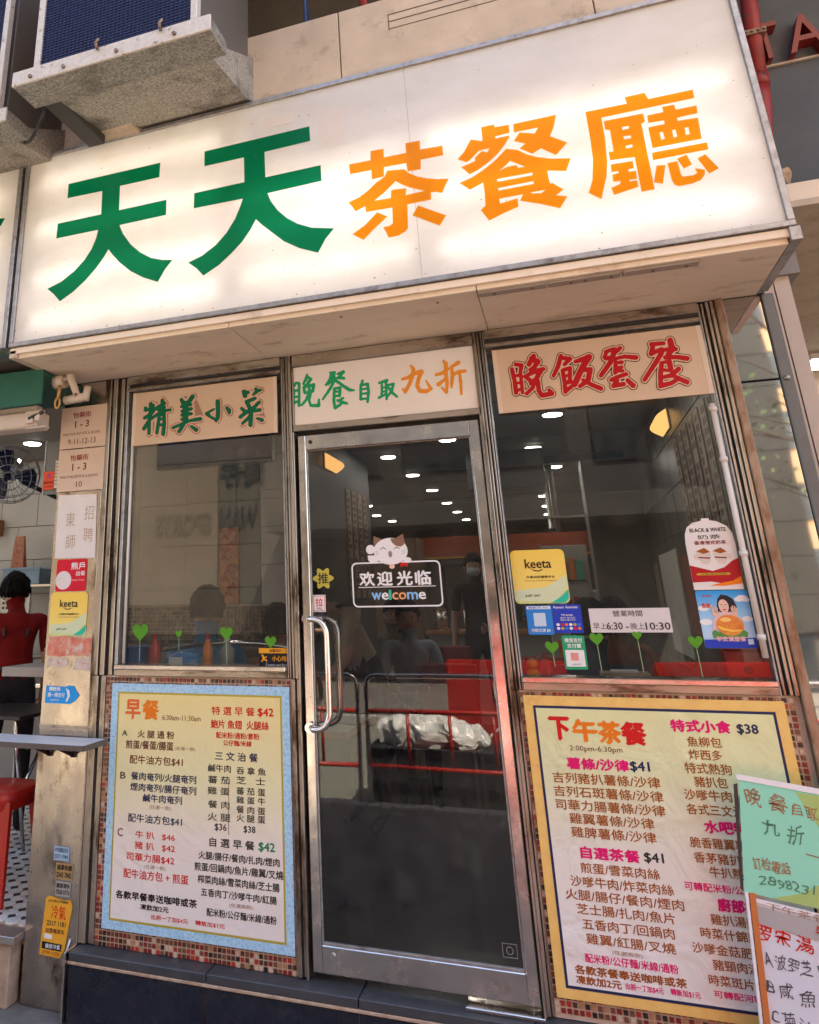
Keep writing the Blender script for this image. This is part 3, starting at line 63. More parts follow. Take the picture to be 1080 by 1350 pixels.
'ozit':[[[1454,26392,1469,26404,1492,26408,1514,26397,1619,26288,1662,26255,1671,26242,1677,26192,1665,26072,1665,26041,1671,26023,1710,25994,1741,25942,1738,25918,1720,25896,1696,25876,1652,25856,1642,25833,1633,25617,1650,25590,1655,25566,1648,25543,1633,25520,1639,25304,1624,25186,1605,25069,1585,24999,1582,24952,1560,24836,1539,24814,1507,24800,1484,24801,1455,24824,1351,24978,1323,25029,1283,25081,1269,25107,1265,25131,1273,25154,1290,25169,1312,25167,1361,25120,1401,25068,1437,25031,1451,25038,1459,25061,1459,25133,1472,25203,1477,25299,1468,25374,1445,25371,1395,25326,1322,25274,1271,25223,1222,25184,1199,25174,1175,25172,1153,25179,1132,25193,1102,25222,1088,25248,1085,25272,1091,25319,1098,25340,1122,25364,1205,25402,1266,25423,1387,25496,1453,25542,1464,25565,1455,25735,1382,25691,1289,25683,1242,25672,1173,25669,1126,25659,1103,25660,1065,25685,1053,25711,1051,25735,1065,25782,1093,25802,1164,25822,1233,25830,1327,25851,1365,25867,1424,25904,1475,25926,1486,25997,1487,26070,1501,26141,1500,26190,1484,26241,1448,26319],[2084,26262,2121,26277,2144,26278,2188,26265,2232,26219,2240,26194,2230,26147,2203,26102,2176,26081,2100,26057,2033,26026,1982,26012,1911,25981,1898,25970,1895,25922,1905,25800,1913,25760,1935,25759,2007,25799,2101,25836,2259,25834,2326,25826,2394,25831,2416,25827,2447,25806,2459,25781,2465,25732,2460,25709,2448,25693,2424,25679,2333,25668,2244,25675,2213,25667,2217,25499,2214,25451,2230,25282,2212,25118,2213,25047,2205,24929,2194,24883,2190,24718,2182,24696,2170,24685,2147,24674,2125,24672,2100,24681,2084,24706,2079,24778,2083,24825,2077,24896,2076,25015,2083,25062,2083,25180,2077,25229,2076,25348,2084,25419,2078,25635,2061,25645,2014,25631,1906,25584,1898,25561,1894,25513,1870,25396,1848,25327,1840,25256,1816,25187,1782,25048,1763,25027,1731,25022,1709,25030,1688,25053,1678,25084,1686,25155,1683,25203,1691,25321,1710,25391,1714,25463,1752,25650,1747,25796,1754,25867,1752,25989,1747,26038,1753,26061,1784,26092,1831,26101,1927,26154]]],
}
# menu lines: words, x from, x to, z middle, height (metres), colour, weight
MENU_L=[
('早', -1.4126, -1.3389, 1.1645, 0.0779, 'grad', 0.04),
('餐', -1.3244, -1.246, 1.1647, 0.0772, 'orange', 0.05),
('6:30am-11:30am', -1.2248, -1.036, 1.1359, 0.0208, 'brown', 0),
('A', -1.4271, -1.4002, 1.066, 0.023, 'dark', 0.02),
('火 腿 通 粉', -1.3467, -1.1639, 1.0654, 0.0302, 'brown', 0.03),
('煎蛋/餐蛋/腸蛋', -1.4054, -1.1673, 1.0213, 0.0338, 'brown', 0.03),
('(任選一款)', -1.1602, -1.0592, 1.0139, 0.0166, 'tan', 0),
('配牛油方包$41', -1.3829, -1.1198, 0.9618, 0.0351, 'brown2', 0.02),
('B', -1.4279, -1.4013, 0.8967, 0.026, 'dark', 0.02),
('餐肉奄列/火腿奄列', -1.3726, -1.054, 0.8976, 0.0309, 'navy', 0.03),
('煙肉奄列/腸仔奄列', -1.3742, -1.0533, 0.8555, 0.0307, 'navy', 0.03),
('鹹牛肉奄列', -1.3096, -1.1199, 0.8157, 0.0304, 'navy', 0.03),
('(任選一款)', -1.2779, -1.1723, 0.7815, 0.0178, 'tan', 0),
('配牛油方包$41', -1.38, -1.1181, 0.7355, 0.0336, 'navy', 0.02),
('C', -1.4304, -1.4043, 0.6775, 0.0302, 'crimson', 0.02),
('牛 扒   $46', -1.3409, -1.1502, 0.675, 0.0279, 'red', 0.02),
('豬 扒   $42', -1.3425, -1.1491, 0.6349, 0.0294, 'red', 0.02),
('司華力腸$42', -1.381, -1.1514, 0.5909, 0.0309, 'red', 0.02),
('(任選一款)', -1.2943, -1.1905, 0.5589, 0.017, 'tan', 0),
('配牛油方包 + 煎蛋', -1.3918, -1.0839, 0.5284, 0.0338, 'red', 0.02),
('各款早餐奉送咖啡或茶', -1.4259, -1.0436, 0.4489, 0.0283, 'dark', 0.045),
('凍飲加2元', -1.3063, -1.1729, 0.4148, 0.0198, 'dark', 0.045),
('出前一丁加$4元', -1.2524, -1.0832, 0.3839, 0.0179, 'red', 0.02),
('轉飯加$1元', -1.049, -0.9189, 0.385, 0.0176, 'red', 0.02),
('特 選 早 餐', -0.9817, -0.7815, 1.1708, 0.0334, 'red', 0.02),
('$42', -0.7662, -0.695, 1.1687, 0.0347, 'red', 0.04),
('鮑片 魚翅  火腿絲', -0.9858, -0.7174, 1.1183, 0.033, 'red', 0.03),
('配米粉/通粉/意粉', -0.9607, -0.761, 1.0755, 0.0236, 'red', 0.03),
('公仔麵/米線', -0.9271, -0.7958, 1.0469, 0.0217, 'red', 0.03),
('三 文 治 餐', -0.9657, -0.7684, 0.9954, 0.0322, 'navy', 0.03),
('鹹牛肉', -0.9976, -0.8918, 0.9478, 0.0286, 'grey', 0.02),
('蕃 茄', -0.9972, -0.8961, 0.9041, 0.0283, 'grey', 0.02),
('雞 蛋', -0.999, -0.8983, 0.8625, 0.0281, 'grey', 0.02),
('餐 肉', -0.9962, -0.8983, 0.8119, 0.0278, 'grey', 0.02),
('火 腿', -0.998, -0.894, 0.7661, 0.0293, 'grey', 0.02),
('吞 拿 魚', -0.8657, -0.7331, 0.9447, 0.0281, 'grey', 0.02),
('芝   士', -0.8658, -0.7358, 0.9087, 0.0279, 'grey', 0.02),
('蕃 茄 蛋', -0.8659, -0.7364, 0.8687, 0.0277, 'grey', 0.02),
('雞 蛋 牛', -0.866, -0.737, 0.8358, 0.0258, 'grey', 0.02),
('餐 肉 蛋', -0.8661, -0.7375, 0.8007, 0.0273, 'grey', 0.02),
('火 腿 蛋', -0.8662, -0.738, 0.77, 0.0272, 'grey', 0.02),
('$36', -0.965, -0.9111, 0.7288, 0.0273, 'grey', 0.03),
('$38', -0.8346, -0.7822, 0.7298, 0.027, 'grey', 0.03),
('自 選 早 餐', -0.9883, -0.7871, 0.6743, 0.0319, 'grey', 0.03),
('$42', -0.7685, -0.6987, 0.673, 0.0347, 'green', 0.04),
('火腿/腸仔/餐肉/扎肉/煙肉', -1.0376, -0.6795, 0.6242, 0.0282, 'grey', 0.03),
('煎蛋/回鍋肉/魚片/雞翼/叉燒', -1.0565, -0.6644, 0.5821, 0.0296, 'grey', 0.03),
('榨菜肉絲/雪菜肉絲/芝士腸', -1.0407, -0.6815, 0.5386, 0.0293, 'grey', 0.03),
('五香肉丁/沙嗲牛肉/紅腸', -1.025, -0.6944, 0.4942, 0.0274, 'grey', 0.03),
('(任選兩款)', -0.8982, -0.7976, 0.4597, 0.016, 'tan', 0),
('配米粉/公仔麵/米線/通粉', -0.9986, -0.6958, 0.4274, 0.027, 'grey', 0.03),
]
MENU_R=[
('下', 0.4128, 0.4797, 1.1514, 0.0743, 'red', 0.07),
('午', 0.4941, 0.5743, 1.1475, 0.0715, 'orange', 0.07),
('茶', 0.5816, 0.6537, 1.1446, 0.0708, 'orange', 0.07),
('餐', 0.6593, 0.737, 1.1435, 0.0719, 'red', 0.07),
('2:00pm-6:30pm', 0.4738, 0.6522, 1.0856, 0.0222, 'brown', 0),
('薯條/沙律', 0.4575, 0.6652, 1.0371, 0.0366, 'pink', 0.06),
('$41', 0.6702, 0.7329, 1.0359, 0.0342, 'navy', 0.04),
('吉列豬扒薯條/沙律', 0.4013, 0.7594, 0.9885, 0.0344, 'rust', 0.02),
('吉列石斑薯條/沙律', 0.3995, 0.7611, 0.9448, 0.034, 'rust', 0.02),
('司華力腸薯條/沙律', 0.4006, 0.761, 0.9016, 0.0337, 'rust', 0.02),
('雞翼薯條/沙律', 0.4421, 0.7185, 0.8595, 0.0334, 'rust', 0.02),
('雞脾薯條/沙律', 0.442, 0.7186, 0.8171, 0.0331, 'rust', 0.02),
('自選茶餐', 0.4654, 0.6556, 0.7555, 0.0362, 'pink', 0.06),
('$41', 0.671, 0.7314, 0.7553, 0.0322, 'grey', 0.04),
('煎蛋/雪菜肉絲', 0.4582, 0.7109, 0.7079, 0.0323, 'rust', 0.02),
('沙嗲牛肉/炸菜肉絲', 0.4188, 0.7471, 0.6653, 0.032, 'rust', 0.02),
('火腿/腸仔/餐肉/煙肉', 0.3972, 0.771, 0.6243, 0.0317, 'rust', 0.02),
('芝士腸/扎肉/魚片', 0.4283, 0.7372, 0.5831, 0.0314, 'rust', 0.02),
('五香肉丁/回鍋肉', 0.4406, 0.7281, 0.5396, 0.0311, 'rust', 0.02),
('雞翼/紅腸/叉燒', 0.4474, 0.7242, 0.4974, 0.0308, 'rust', 0.02),
('(任選兩款)', 0.5251, 0.6197, 0.4647, 0.0145, 'tan', 0),
('配米粉/公仔麵/米線/通粉', 0.4357, 0.723, 0.4405, 0.0256, 'pink', 0.03),
('各款茶餐奉送咖啡或茶', 0.3981, 0.7418, 0.4044, 0.0254, 'rust', 0.045),
('凍飲加2元', 0.398, 0.54, 0.3751, 0.024, 'rust', 0.045),
('出前一丁加$4元', 0.5534, 0.668, 0.3751, 0.0188, 'pink', 0.03),
('轉飯加$1元', 0.6897, 0.7775, 0.377, 0.0185, 'pink', 0.03),
('特式小食', 0.8249, 1.012, 1.1752, 0.0379, 'pink', 0.07),
('$38', 1.0315, 1.0954, 1.1696, 0.0337, 'navy', 0.04),
('魚柳包', 0.8683, 0.9752, 1.1253, 0.0322, 'rust', 0.02),
('炸西多', 0.8665, 0.9694, 1.0845, 0.0319, 'rust', 0.02),
('特式熱狗', 0.8465, 0.9907, 1.0417, 0.0333, 'rust', 0.02),
('豬扒包', 0.8693, 0.9709, 1.0003, 0.033, 'rust', 0.02),
('沙嗲牛肉', 0.8302, 0.9755, 0.959, 0.0328, 'rust', 0.02),
('各式三文治', 0.8297, 1.0039, 0.9149, 0.0324, 'rust', 0.02),
('水吧特飲', 0.876, 1.0504, 0.8647, 0.0369, 'pink', 0.07),
('脆香雞翼薯條', 0.823, 1.0254, 0.8149, 0.0317, 'rust', 0.02),
('香茅豬扒飯', 0.8275, 1.0027, 0.7708, 0.0314, 'rust', 0.02),
('牛扒熱狗', 0.8674, 0.9996, 0.7311, 0.031, 'rust', 0.02),
('可轉配米粉/公仔麵', 0.7835, 1.0155, 0.6842, 0.0243, 'pink', 0.03),
('廚部推介', 0.8753, 1.0314, 0.6387, 0.0367, 'pink', 0.07),
('雞扒湯麵', 0.846, 0.9826, 0.595, 0.0301, 'rust', 0.02),
('時菜什錦麵', 0.8087, 0.9796, 0.5541, 0.0299, 'rust', 0.02),
('沙嗲金菇肥牛', 0.7762, 0.9863, 0.5098, 0.0297, 'rust', 0.02),
('豬頸肉湯麵', 0.8292, 0.9973, 0.4679, 0.0293, 'rust', 0.02),
('時菜斑片麵', 0.81, 0.9732, 0.4248, 0.029, 'rust', 0.02),
('可轉配河粉/米線', 0.8179, 1.0243, 0.3879, 0.0196, 'pink', 0.03),
]
# ------------------------------------------------------------------ materials
def lnk(n, a, b): n.links.new(a, b)
MATS = {}
def mat(name, col, rough=.6, metal=0, col2=None, nscale=8, namt=.6, bump=0, bscale=60, rough2=None, stretch=None,
        dirt=None, dscale=3, dmin=.55, dmax=.75, coat=0, spec=.5, rbump=0):
    if name in MATS: return MATS[name]
    m = bpy.data.materials.new(name); m.use_nodes = True; MATS[name] = m
    n = m.node_tree; p = n.nodes['Principled BSDF']
    p.inputs['Base Color'].default_value = (*col, 1); p.inputs['Roughness'].default_value = rough
    p.inputs['Metallic'].default_value = metal; p.inputs['Coat Weight'].default_value = coat
    p.inputs['Specular IOR Level'].default_value = spec
    if not (col2 or bump or dirt or rough2 is not None or rbump): return m
    tc = n.nodes.new('ShaderNodeTexCoord'); mp = n.nodes.new('ShaderNodeMapping')
    geo = n.nodes.new('ShaderNodeNewGeometry')
    lnk(n, geo.outputs['Position'], mp.inputs[0])
    if stretch: mp.inputs['Scale'].default_value = stretch
    cur = None
    def noise(scale, detail=6, rgh=.6):
        t = n.nodes.new('ShaderNodeTexNoise'); t.inputs['Scale'].default_value = scale
        t.inputs['Detail'].default_value = detail; t.inputs['Roughness'].default_value = rgh
        lnk(n, mp.outputs[0], t.inputs['Vector']); return t
    def ramp(src, a, b, c0, c1):
        r = n.nodes.new('ShaderNodeValToRGB'); e = r.color_ramp.elements
        e[0].position = a; e[0].color = (*c0, 1); e[1].position = b; e[1].color = (*c1, 1)
        lnk(n, src, r.inputs[0]); return r
    if col2:
        t = noise(nscale); h = namt/2
        cur = ramp(t.outputs[0], .5-.25*(1.2-h), .5+.25*(1.2-h), col, col2).outputs[0]
    if dirt:
        t = noise(dscale, 9, .68)
        f = ramp(t.outputs[0], dmin, dmax, (0, 0, 0), (1, 1, 1)).outputs[0]
        mx = n.nodes.new('ShaderNodeMix'); mx.data_type = 'RGBA'
        lnk(n, f, mx.inputs[0])
        if cur: lnk(n, cur, mx.inputs[6])
        else: mx.inputs[6].default_value = (*col, 1)
        mx.inputs[7].default_value = (*dirt, 1); cur = mx.outputs[2]
    if cur: lnk(n, cur, p.inputs['Base Color'])
    if rough2 is not None:
        t = noise(nscale*1.7); r = ramp(t.outputs[0], .35, .65, (rough,)*3, (rough2,)*3)
        lnk(n, r.outputs[0], p.inputs['Roughness'])
    prev = None
    if rbump:
        t = noise(2.2, 1.5, .4); b = n.nodes.new('ShaderNodeBump'); b.inputs['Strength'].default_value = 1
        b.inputs['Distance'].default_value = rbump; lnk(n, t.outputs[0], b.inputs['Height']); prev = b
    if bump:
        t = noise(bscale, 5, .6); b = n.nodes.new('ShaderNodeBump'); b.inputs['Strength'].default_value = .6
        b.inputs['Distance'].default_value = bump; lnk(n, t.outputs[0], b.inputs['Height'])
        if prev: lnk(n, prev.outputs[0], b.inputs['Normal'])
        prev = b
    if prev: lnk(n, prev.outputs[0], p.inputs['Normal'])
    return m
def emis(name, col, s, only_front=False):
    m = bpy.data.materials.new(name); m.use_nodes = True; n = m.node_tree; n.nodes.clear()
    e = n.nodes.new('ShaderNodeEmission'); e.inputs[0].default_value = (*col, 1); e.inputs[1].default_value = s
    o = n.nodes.new('ShaderNodeOutputMaterial'); lnk(n, e.outputs[0], o.inputs[0]); return m
def glassmat(name, tint=(.86, .88, .86), k=1.0, rbump=0):
    m = bpy.data.materials.new(name); m.use_nodes = True; n = m.node_tree; n.nodes.clear()
    geo = n.nodes.new('ShaderNodeNewGeometry'); mx0 = n.nodes.new('ShaderNodeMix')
    lnk(n, geo.outputs['Backfacing'], mx0.inputs[0]); mx0.inputs[2].default_value = 1.52; mx0.inputs[3].default_value = 1/1.52
    fr = n.nodes.new('ShaderNodeFresnel'); lnk(n, mx0.outputs[0], fr.inputs[0])
    ml = n.nodes.new('ShaderNodeMath'); ml.operation = 'MULTIPLY'; ml.inputs[1].default_value = k; ml.use_clamp = True
    lnk(n, fr.outputs[0], ml.inputs[0])
    tr = n.nodes.new('ShaderNodeBsdfTransparent'); tr.inputs[0].default_value = (*tint, 1)
    gl = n.nodes.new('ShaderNodeBsdfGlossy'); gl.inputs['Roughness'].default_value = 0.0
    if rbump:
        t = n.nodes.new('ShaderNodeTexNoise'); t.inputs['Scale'].default_value = 2.0; t.inputs['Detail'].default_value = 1
        lnk(n, geo.outputs['Position'], t.inputs['Vector'])
        b = n.nodes.new('ShaderNodeBump'); b.inputs['Distance'].default_value = rbump; lnk(n, t.outputs[0], b.inputs['Height'])
        lnk(n, b.outputs[0], gl.inputs['Normal'])
    mx = n.nodes.new('ShaderNodeMixShader'); lnk(n, ml.outputs[0], mx.inputs[0])
    lnk(n, tr.outputs[0], mx.inputs[1]); lnk(n, gl.outputs[0], mx.inputs[2])
    # thin film of dust and wiped smears
    mp = n.nodes.new('ShaderNodeMapping'); mp.inputs['Scale'].default_value = (1.6, 1, .8); mp.inputs['Rotation'].default_value = (0, .5, 0)
    lnk(n, geo.outputs['Position'], mp.inputs[0])
    t = n.nodes.new('ShaderNodeTexNoise'); t.inputs['Scale'].default_value = 5; t.inputs['Detail'].default_value = 9; t.inputs['Roughness'].default_value = .7; t.inputs['Distortion'].default_value = 1.2
    lnk(n, mp.outputs[0], t.inputs['Vector'])
    r = n.nodes.new('ShaderNodeMapRange'); r.inputs[1].default_value = .42; r.inputs[2].default_value = .80; r.inputs[3].default_value = .006; r.inputs[4].default_value = .045
    lnk(n, t.outputs[0], r.inputs[0])
    df_ = n.nodes.new('ShaderNodeBsdfDiffuse'); df_.inputs[0].default_value = (.42, .37, .32, 1)
    m2 = n.nodes.new('ShaderNodeMixShader'); lnk(n, r.outputs[0], m2.inputs[0]); lnk(n, mx.outputs[0], m2.inputs[1]); lnk(n, df_.outputs[0], m2.inputs[2])
    o = n.nodes.new('ShaderNodeOutputMaterial'); lnk(n, m2.outputs[0], o.inputs[0]); return m
def translum(name, col, refl=.035, thin=.65, grain=None):
    """a translucent sheet: part of the light from behind comes through, the rest of it is matt plastic"""
    m = bpy.data.materials.new(name); m.use_nodes = True; n = m.node_tree; n.nodes.clear()
    d = n.nodes.new('ShaderNodeBsdfDiffuse'); t = n.nodes.new('ShaderNodeBsdfTranslucent')
    g = n.nodes.new('ShaderNodeBsdfGlossy'); g.inputs['Roughness'].default_value = .25
    g.inputs[0].default_value = (refl,)*3+(1,)
    for q in (d, t): q.inputs[0].default_value = (*col, 1)
    if grain:
        geo = n.nodes.new('ShaderNodeNewGeometry'); mp = n.nodes.new('ShaderNodeMapping'); mp.inputs['Scale'].default_value = (.7, 1, 1.6)
        lnk(n, geo.outputs['Position'], mp.inputs[0])
        ns = n.nodes.new('ShaderNodeTexNoise'); ns.inputs['Scale'].default_value = 3.5; ns.inputs['Detail'].default_value = 8; ns.inputs['Roughness'].default_value = .7
        lnk(n, mp.outputs[0], ns.inputs['Vector'])
        r = n.nodes.new('ShaderNodeValToRGB'); r.color_ramp.elements[0].position = .35; r.color_ramp.elements[1].position = .62
        r.color_ramp.elements[0].color = (*grain, 1); r.color_ramp.elements[1].color = (*col, 1)
        lnk(n, ns.outputs[0], r.inputs[0])
        for q in (d, t): lnk(n, r.outputs[0], q.inputs[0])
    a = n.nodes.new('ShaderNodeMixShader'); a.inputs[0].default_value = thin
    lnk(n, d.outputs[0], a.inputs[1]); lnk(n, t.outputs[0], a.inputs[2])
    b = n.nodes.new('ShaderNodeAddShader'); lnk(n, a.outputs[0], b.inputs[0]); lnk(n, g.outputs[0], b.inputs[1])
    o = n.nodes.new('ShaderNodeOutputMaterial'); lnk(n, b.outputs[0], o.inputs[0]); return m
def flatmat(name, col, rough=.5, coat=0): return mat(name, col, max(rough, .5), coat=coat, spec=.25)
def gradmat(name, stops, axis='Z', z0=0, z1=1, rough=.45, bumpd=.004, noisec=None):
    """print on a sheet: colour runs over the height; the sheet itself is wavy"""
    m = bpy.data.materials.new(name); m.use_nodes = True; n = m.node_tree; p = n.nodes['Principled BSDF']
    p.inputs['Roughness'].default_value = rough; p.inputs['Specular IOR Level'].default_value = .25
    geo = n.nodes.new('ShaderNodeNewGeometry'); sp = n.nodes.new('ShaderNodeSeparateXYZ'); lnk(n, geo.outputs['Position'], sp.inputs[0])
    mr = n.nodes.new('ShaderNodeMapRange'); mr.inputs[1].default_value = z0; mr.inputs[2].default_value = z1
    lnk(n, sp.outputs[axis], mr.inputs[0])
    r = n.nodes.new('ShaderNodeValToRGB'); e = r.color_ramp.elements
    while len(e) < len(stops): e.new(.5)
    for k, (a, c) in enumerate(stops): e[k].position = a; e[k].color = (*c, 1)
    lnk(n, mr.outputs[0], r.inputs[0]); cur = r.outputs[0]
    t = n.nodes.new('ShaderNodeTexNoise'); t.inputs['Scale'].default_value = 5; t.inputs['Detail'].default_value = 7; t.inputs['Roughness'].default_value = .65
    lnk(n, geo.outputs['Position'], t.inputs['Vector'])
    if noisec:
        rr = n.nodes.new('ShaderNodeValToRGB'); rr.color_ramp.elements[0].position = .52; rr.color_ramp.elements[1].position = .8
        rr.color_ramp.elements[1].color = (.75, .75, .75, 1)
        lnk(n, t.outputs[0], rr.inputs[0])
        mx = n.nodes.new('ShaderNodeMix'); mx.data_type = 'RGBA'; lnk(n, rr.outputs[0], mx.inputs[0]); lnk(n, cur, mx.inputs[6])
        mx.inputs[7].default_value = (*noisec, 1); cur = mx.outputs[2]
    lnk(n, cur, p.inputs['Base Color'])
    if bumpd:
        t2 = n.nodes.new('ShaderNodeTexNoise'); t2.inputs['Scale'].default_value = 6; t2.inputs['Detail'].default_value = 3
        t2.inputs['Distortion'].default_value = .8
        lnk(n, geo.outputs['Position'], t2.inputs['Vector'])
        b = n.nodes.new('ShaderNodeBump'); b.inputs['Distance'].default_value = bumpd; b.inputs['Strength'].default_value = .8
        lnk(n, t2.outputs[0], b.inputs['Height']); lnk(n, b.outputs[0], p.inputs['Normal'])
    return m
STEEL = mat('stainless_steel', (.78, .71, .64), .13, 1, col2=(.58, .52, .47), nscale=5, rough2=.30, rbump=.010, bump=.0006, bscale=40, dirt=(.20, .13, .09), dscale=4, dmin=.56, dmax=.74)
FRAME = mat('brushed_frame', (.50, .43, .36), .22, .95, col2=(.29, .24, .19), nscale=9, rough2=.5, bump=.0015, bscale=90, stretch=(1, 1, .25), dirt=(.085, .055, .035), dscale=9, dmin=.53, dmax=.64)
FRAMEH = mat('brushed_rail', (.50, .44, .37), .22, .95, col2=(.30, .25, .20), nscale=9, rough2=.5, bump=.0015, bscale=90, stretch=(.25, 1, 1), dirt=(.085, .055, .035), dscale=9, dmin=.53, dmax=.64)
DARKFR = mat('dark_gasket', (.03, .025, .022), .5)
RUST = mat('rusty_steel', (.36, .27, .20), .45, .7, col2=(.16, .075, .035), nscale=28, bump=.003, bscale=120, stretch=(1, 1, .4))
CHROME = mat('polished_tube', (.78, .72, .68), .12, 1)
ALU = mat('aluminium_edge', (.50, .48, .46), .42, .8, col2=(.30, .285, .27), nscale=25, bump=.001, bscale=120, dirt=(.16, .13, .11), dscale=12)
GALV = mat('galvanised_tray', (.42, .39, .34), .6, .1, col2=(.10, .095, .085), nscale=110, namt=1.0, bump=.001, bscale=150, dirt=(.07, .055, .042), dscale=5, dmin=.5, dmax=.75)
GALVL = mat('galvanised_lip', (.66, .60, .53), .55, .2, col2=(.50, .45, .39), nscale=60, dirt=(.20, .11, .06), dscale=22, dmin=.58, dmax=.66)
PEACH = mat('painted_soffit', (.82, .70, .54), .62, col2=(.74, .61, .46), nscale=3, bump=.001, bscale=25, dirt=(.30, .19, .12), dscale=5, dmin=.56, dmax=.80, stretch=(1, 2.2, 1))
PEACH2 = mat('fascia_paint', (.60, .485, .36), .7, col2=(.46, .365, .265), nscale=5, bump=.0015, bscale=30, dirt=(.26, .18, .13), dscale=9, dmin=.55, dmax=.8)
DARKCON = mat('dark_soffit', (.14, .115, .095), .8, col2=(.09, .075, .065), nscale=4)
SLATE = mat('slate_wall', (.10, .105, .11), .7, col2=(.075, .08, .085), nscale=5)
CONC = mat('paving', (.21, .185, .165), .8, col2=(.13, .115, .10), nscale=6, bump=.006, bscale=35, dirt=(.07, .06, .052), dscale=4, dmin=.5, dmax=.7)
ROADM = mat('pale_bounce_road', (.25, .24, .20), .85, col2=(.20, .19, .155), nscale=30, bump=.006, bscale=120)  # road kept pale so it bounces sunlight up onto the soffit
KERBM = mat('kerb_stone', (.40, .37, .33), .7, col2=(.30, .27, .24), nscale=10)
NAVY = mat('black_tile', (.008, .010, .018), .16, col2=(.018, .020, .030), nscale=9, rough2=.4, dirt=(.07, .066, .066), dscale=13, dmin=.56, dmax=.78)
LEDGE = mat('ledge_tile', (.040, .042, .045), .28, col2=(.062, .062, .064), nscale=8, rough2=.5, dirt=(.13, .12, .11), dscale=10, dmin=.6, dmax=.85)
GROUT = mat('stained_grout', (.58, .42, .28), .85, col2=(.33, .22, .14), nscale=26, bump=.002, bscale=80)
GROUTM = mat('mosaic_grout', (.60, .46, .34), .85, col2=(.44, .31, .21), nscale=25)
TILES = [mat('mosaic_%s' % k, c, .22, rough2=.4, nscale=30) for k, c in
         (('black', (.02, .015, .013)), ('oxblood', (.20, .022, .016)), ('brown', (.17, .07, .035)), ('umber', (.085, .035, .022)), ('caramel', (.42, .21, .10)), ('sand', (.58, .43, .30)), ('crimson', (.38, .035, .022)))]
WALLT = mat('glazed_wall_tile', (.50, .49, .46), .25, col2=(.44, .43, .40), nscale=3)
BEIGEW = mat('beige_partition', (.52, .42, .33), .6, col2=(.44, .355, .27), nscale=3)
GREYG = mat('grey_partition', (.10, .115, .11), .35)
INCEIL = mat('ceiling_board', (.27, .24, .21), .7, col2=(.21, .185, .16), nscale=2)
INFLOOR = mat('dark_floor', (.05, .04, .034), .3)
PLASTIC_W = mat('white_plastic', (.72, .68, .62), .45)
PAPER = mat('white_paper', (.76, .71, .66), .6, col2=(.68, .63, .58), nscale=6, bump=.002, bscale=8)
BLACK = mat('black_paint', (.012, .012, .013), .5)
RED = mat('red_plastic', (.55, .025, .015), .35, col2=(.42, .018, .012), nscale=10)
REDP = mat('red_pipe_paint', (.34, .020, .012), .5, col2=(.20, .014, .01), nscale=14, bump=.002, bscale=50, dirt=(.10, .045, .03), dscale=18, dmin=.56, dmax=.62)
WOOD = mat('table_wood', (.30, .12, .05), .4, col2=(.22, .08, .035), nscale=20, stretch=(4, 1, 1))
GLASS = glassmat('window_glass', (.84, .85, .83), 1.35, rbump=.0006)
GLASSD = glassmat('door_glass', (.74, .74, .73), 1.25, rbump=.0005)
SKIN = mat('skin', (.50, .28, .19), .55)
HAIR = mat('black_hair', (.006, .005, .005), .75, bump=.010, bscale=90, spec=.15)
INK = {k: flatmat('ink_' + k, c, .45) for k, c in dict(
    dark=(.012, .011, .014), brown=(.14, .045, .03), brown2=(.17, .035, .02), tan=(.36, .21, .14), navy=(.018, .025, .075), grey=(.03, .032, .032),
    red=(.62, .012, .010), crimson=(.22, .02, .03), orange=(.80, .20, .01), green=(.02, .22, .09), rust=(.33, .085, .012), pink=(.74, .008, .15),
    white=(.80, .78, .74), blue=(.03, .22, .60), grad=(.75, .14, .03), gold=(.55, .33, .03), sign_green=(.02, .30, .13), cobalt=(.02, .05, .42), teal=(.03, .50, .33), yellow=(.86, .55, .08)).items()}

# ------------------------------------------------------------------ building blocks
def bx(bm, x0, x1, y0, y1, z0, z1, mi=0):
    v = [bm.verts.new(p) for p in ((x0, y0, z0), (x1, y0, z0), (x1, y1, z0), (x0, y1, z0), (x0, y0, z1), (x1, y0, z1), (x1, y1, z1), (x0, y1, z1))]
    for f in ((0, 3, 2, 1), (4, 5, 6, 7), (0, 1, 5, 4), (1, 2, 6, 5), (2, 3, 7, 6), (3, 0, 4, 7)):
        q = bm.faces.new([v[i] for i in f]); q.material_index = mi
    return v
def box(x0, x1, y0, y1, z0, z1, bev=0.0015):
    bm = bmesh.new(); bx(bm, min(x0, x1), max(x0, x1), min(y0, y1), max(y0, y1), min(z0, z1), max(z0, z1))
    if bev: bmesh.ops.bevel(bm, geom=bm.edges[:], offset=bev, segments=1, affect='EDGES')
    return bm
def tubem(bm, pts, r, seg=10, mi=0, caps=True):
    pts = [Vector(p) for p in pts]; rings = []
    rr = r if isinstance(r, (list, tuple)) else [r]*len(pts)
    up = None
    for i, p in enumerate(pts):
        d = (pts[min(i+1, len(pts)-1)]-pts[max(i-1, 0)]).normalized()
        if up is None:
            up = d.orthogonal().normalized()
        up = (up-d*up.dot(d)).normalized(); s = d.cross(up)
        rings.append([bm.verts.new(p+(up*math.cos(a)+s*math.sin(a))*rr[i]) for a in (2*math.pi*k/seg for k in range(seg))])
    for a, b in zip(rings[:-1], rings[1:]):
        for k in range(seg):
            f = bm.faces.new((a[k], a[(k+1) % seg], b[(k+1) % seg], b[k])); f.smooth = True; f.material_index = mi
    if caps:
        f = bm.faces.new(rings[0][::-1]); f.material_index = mi; f = bm.faces.new(rings[-1]); f.material_index = mi
    return bm
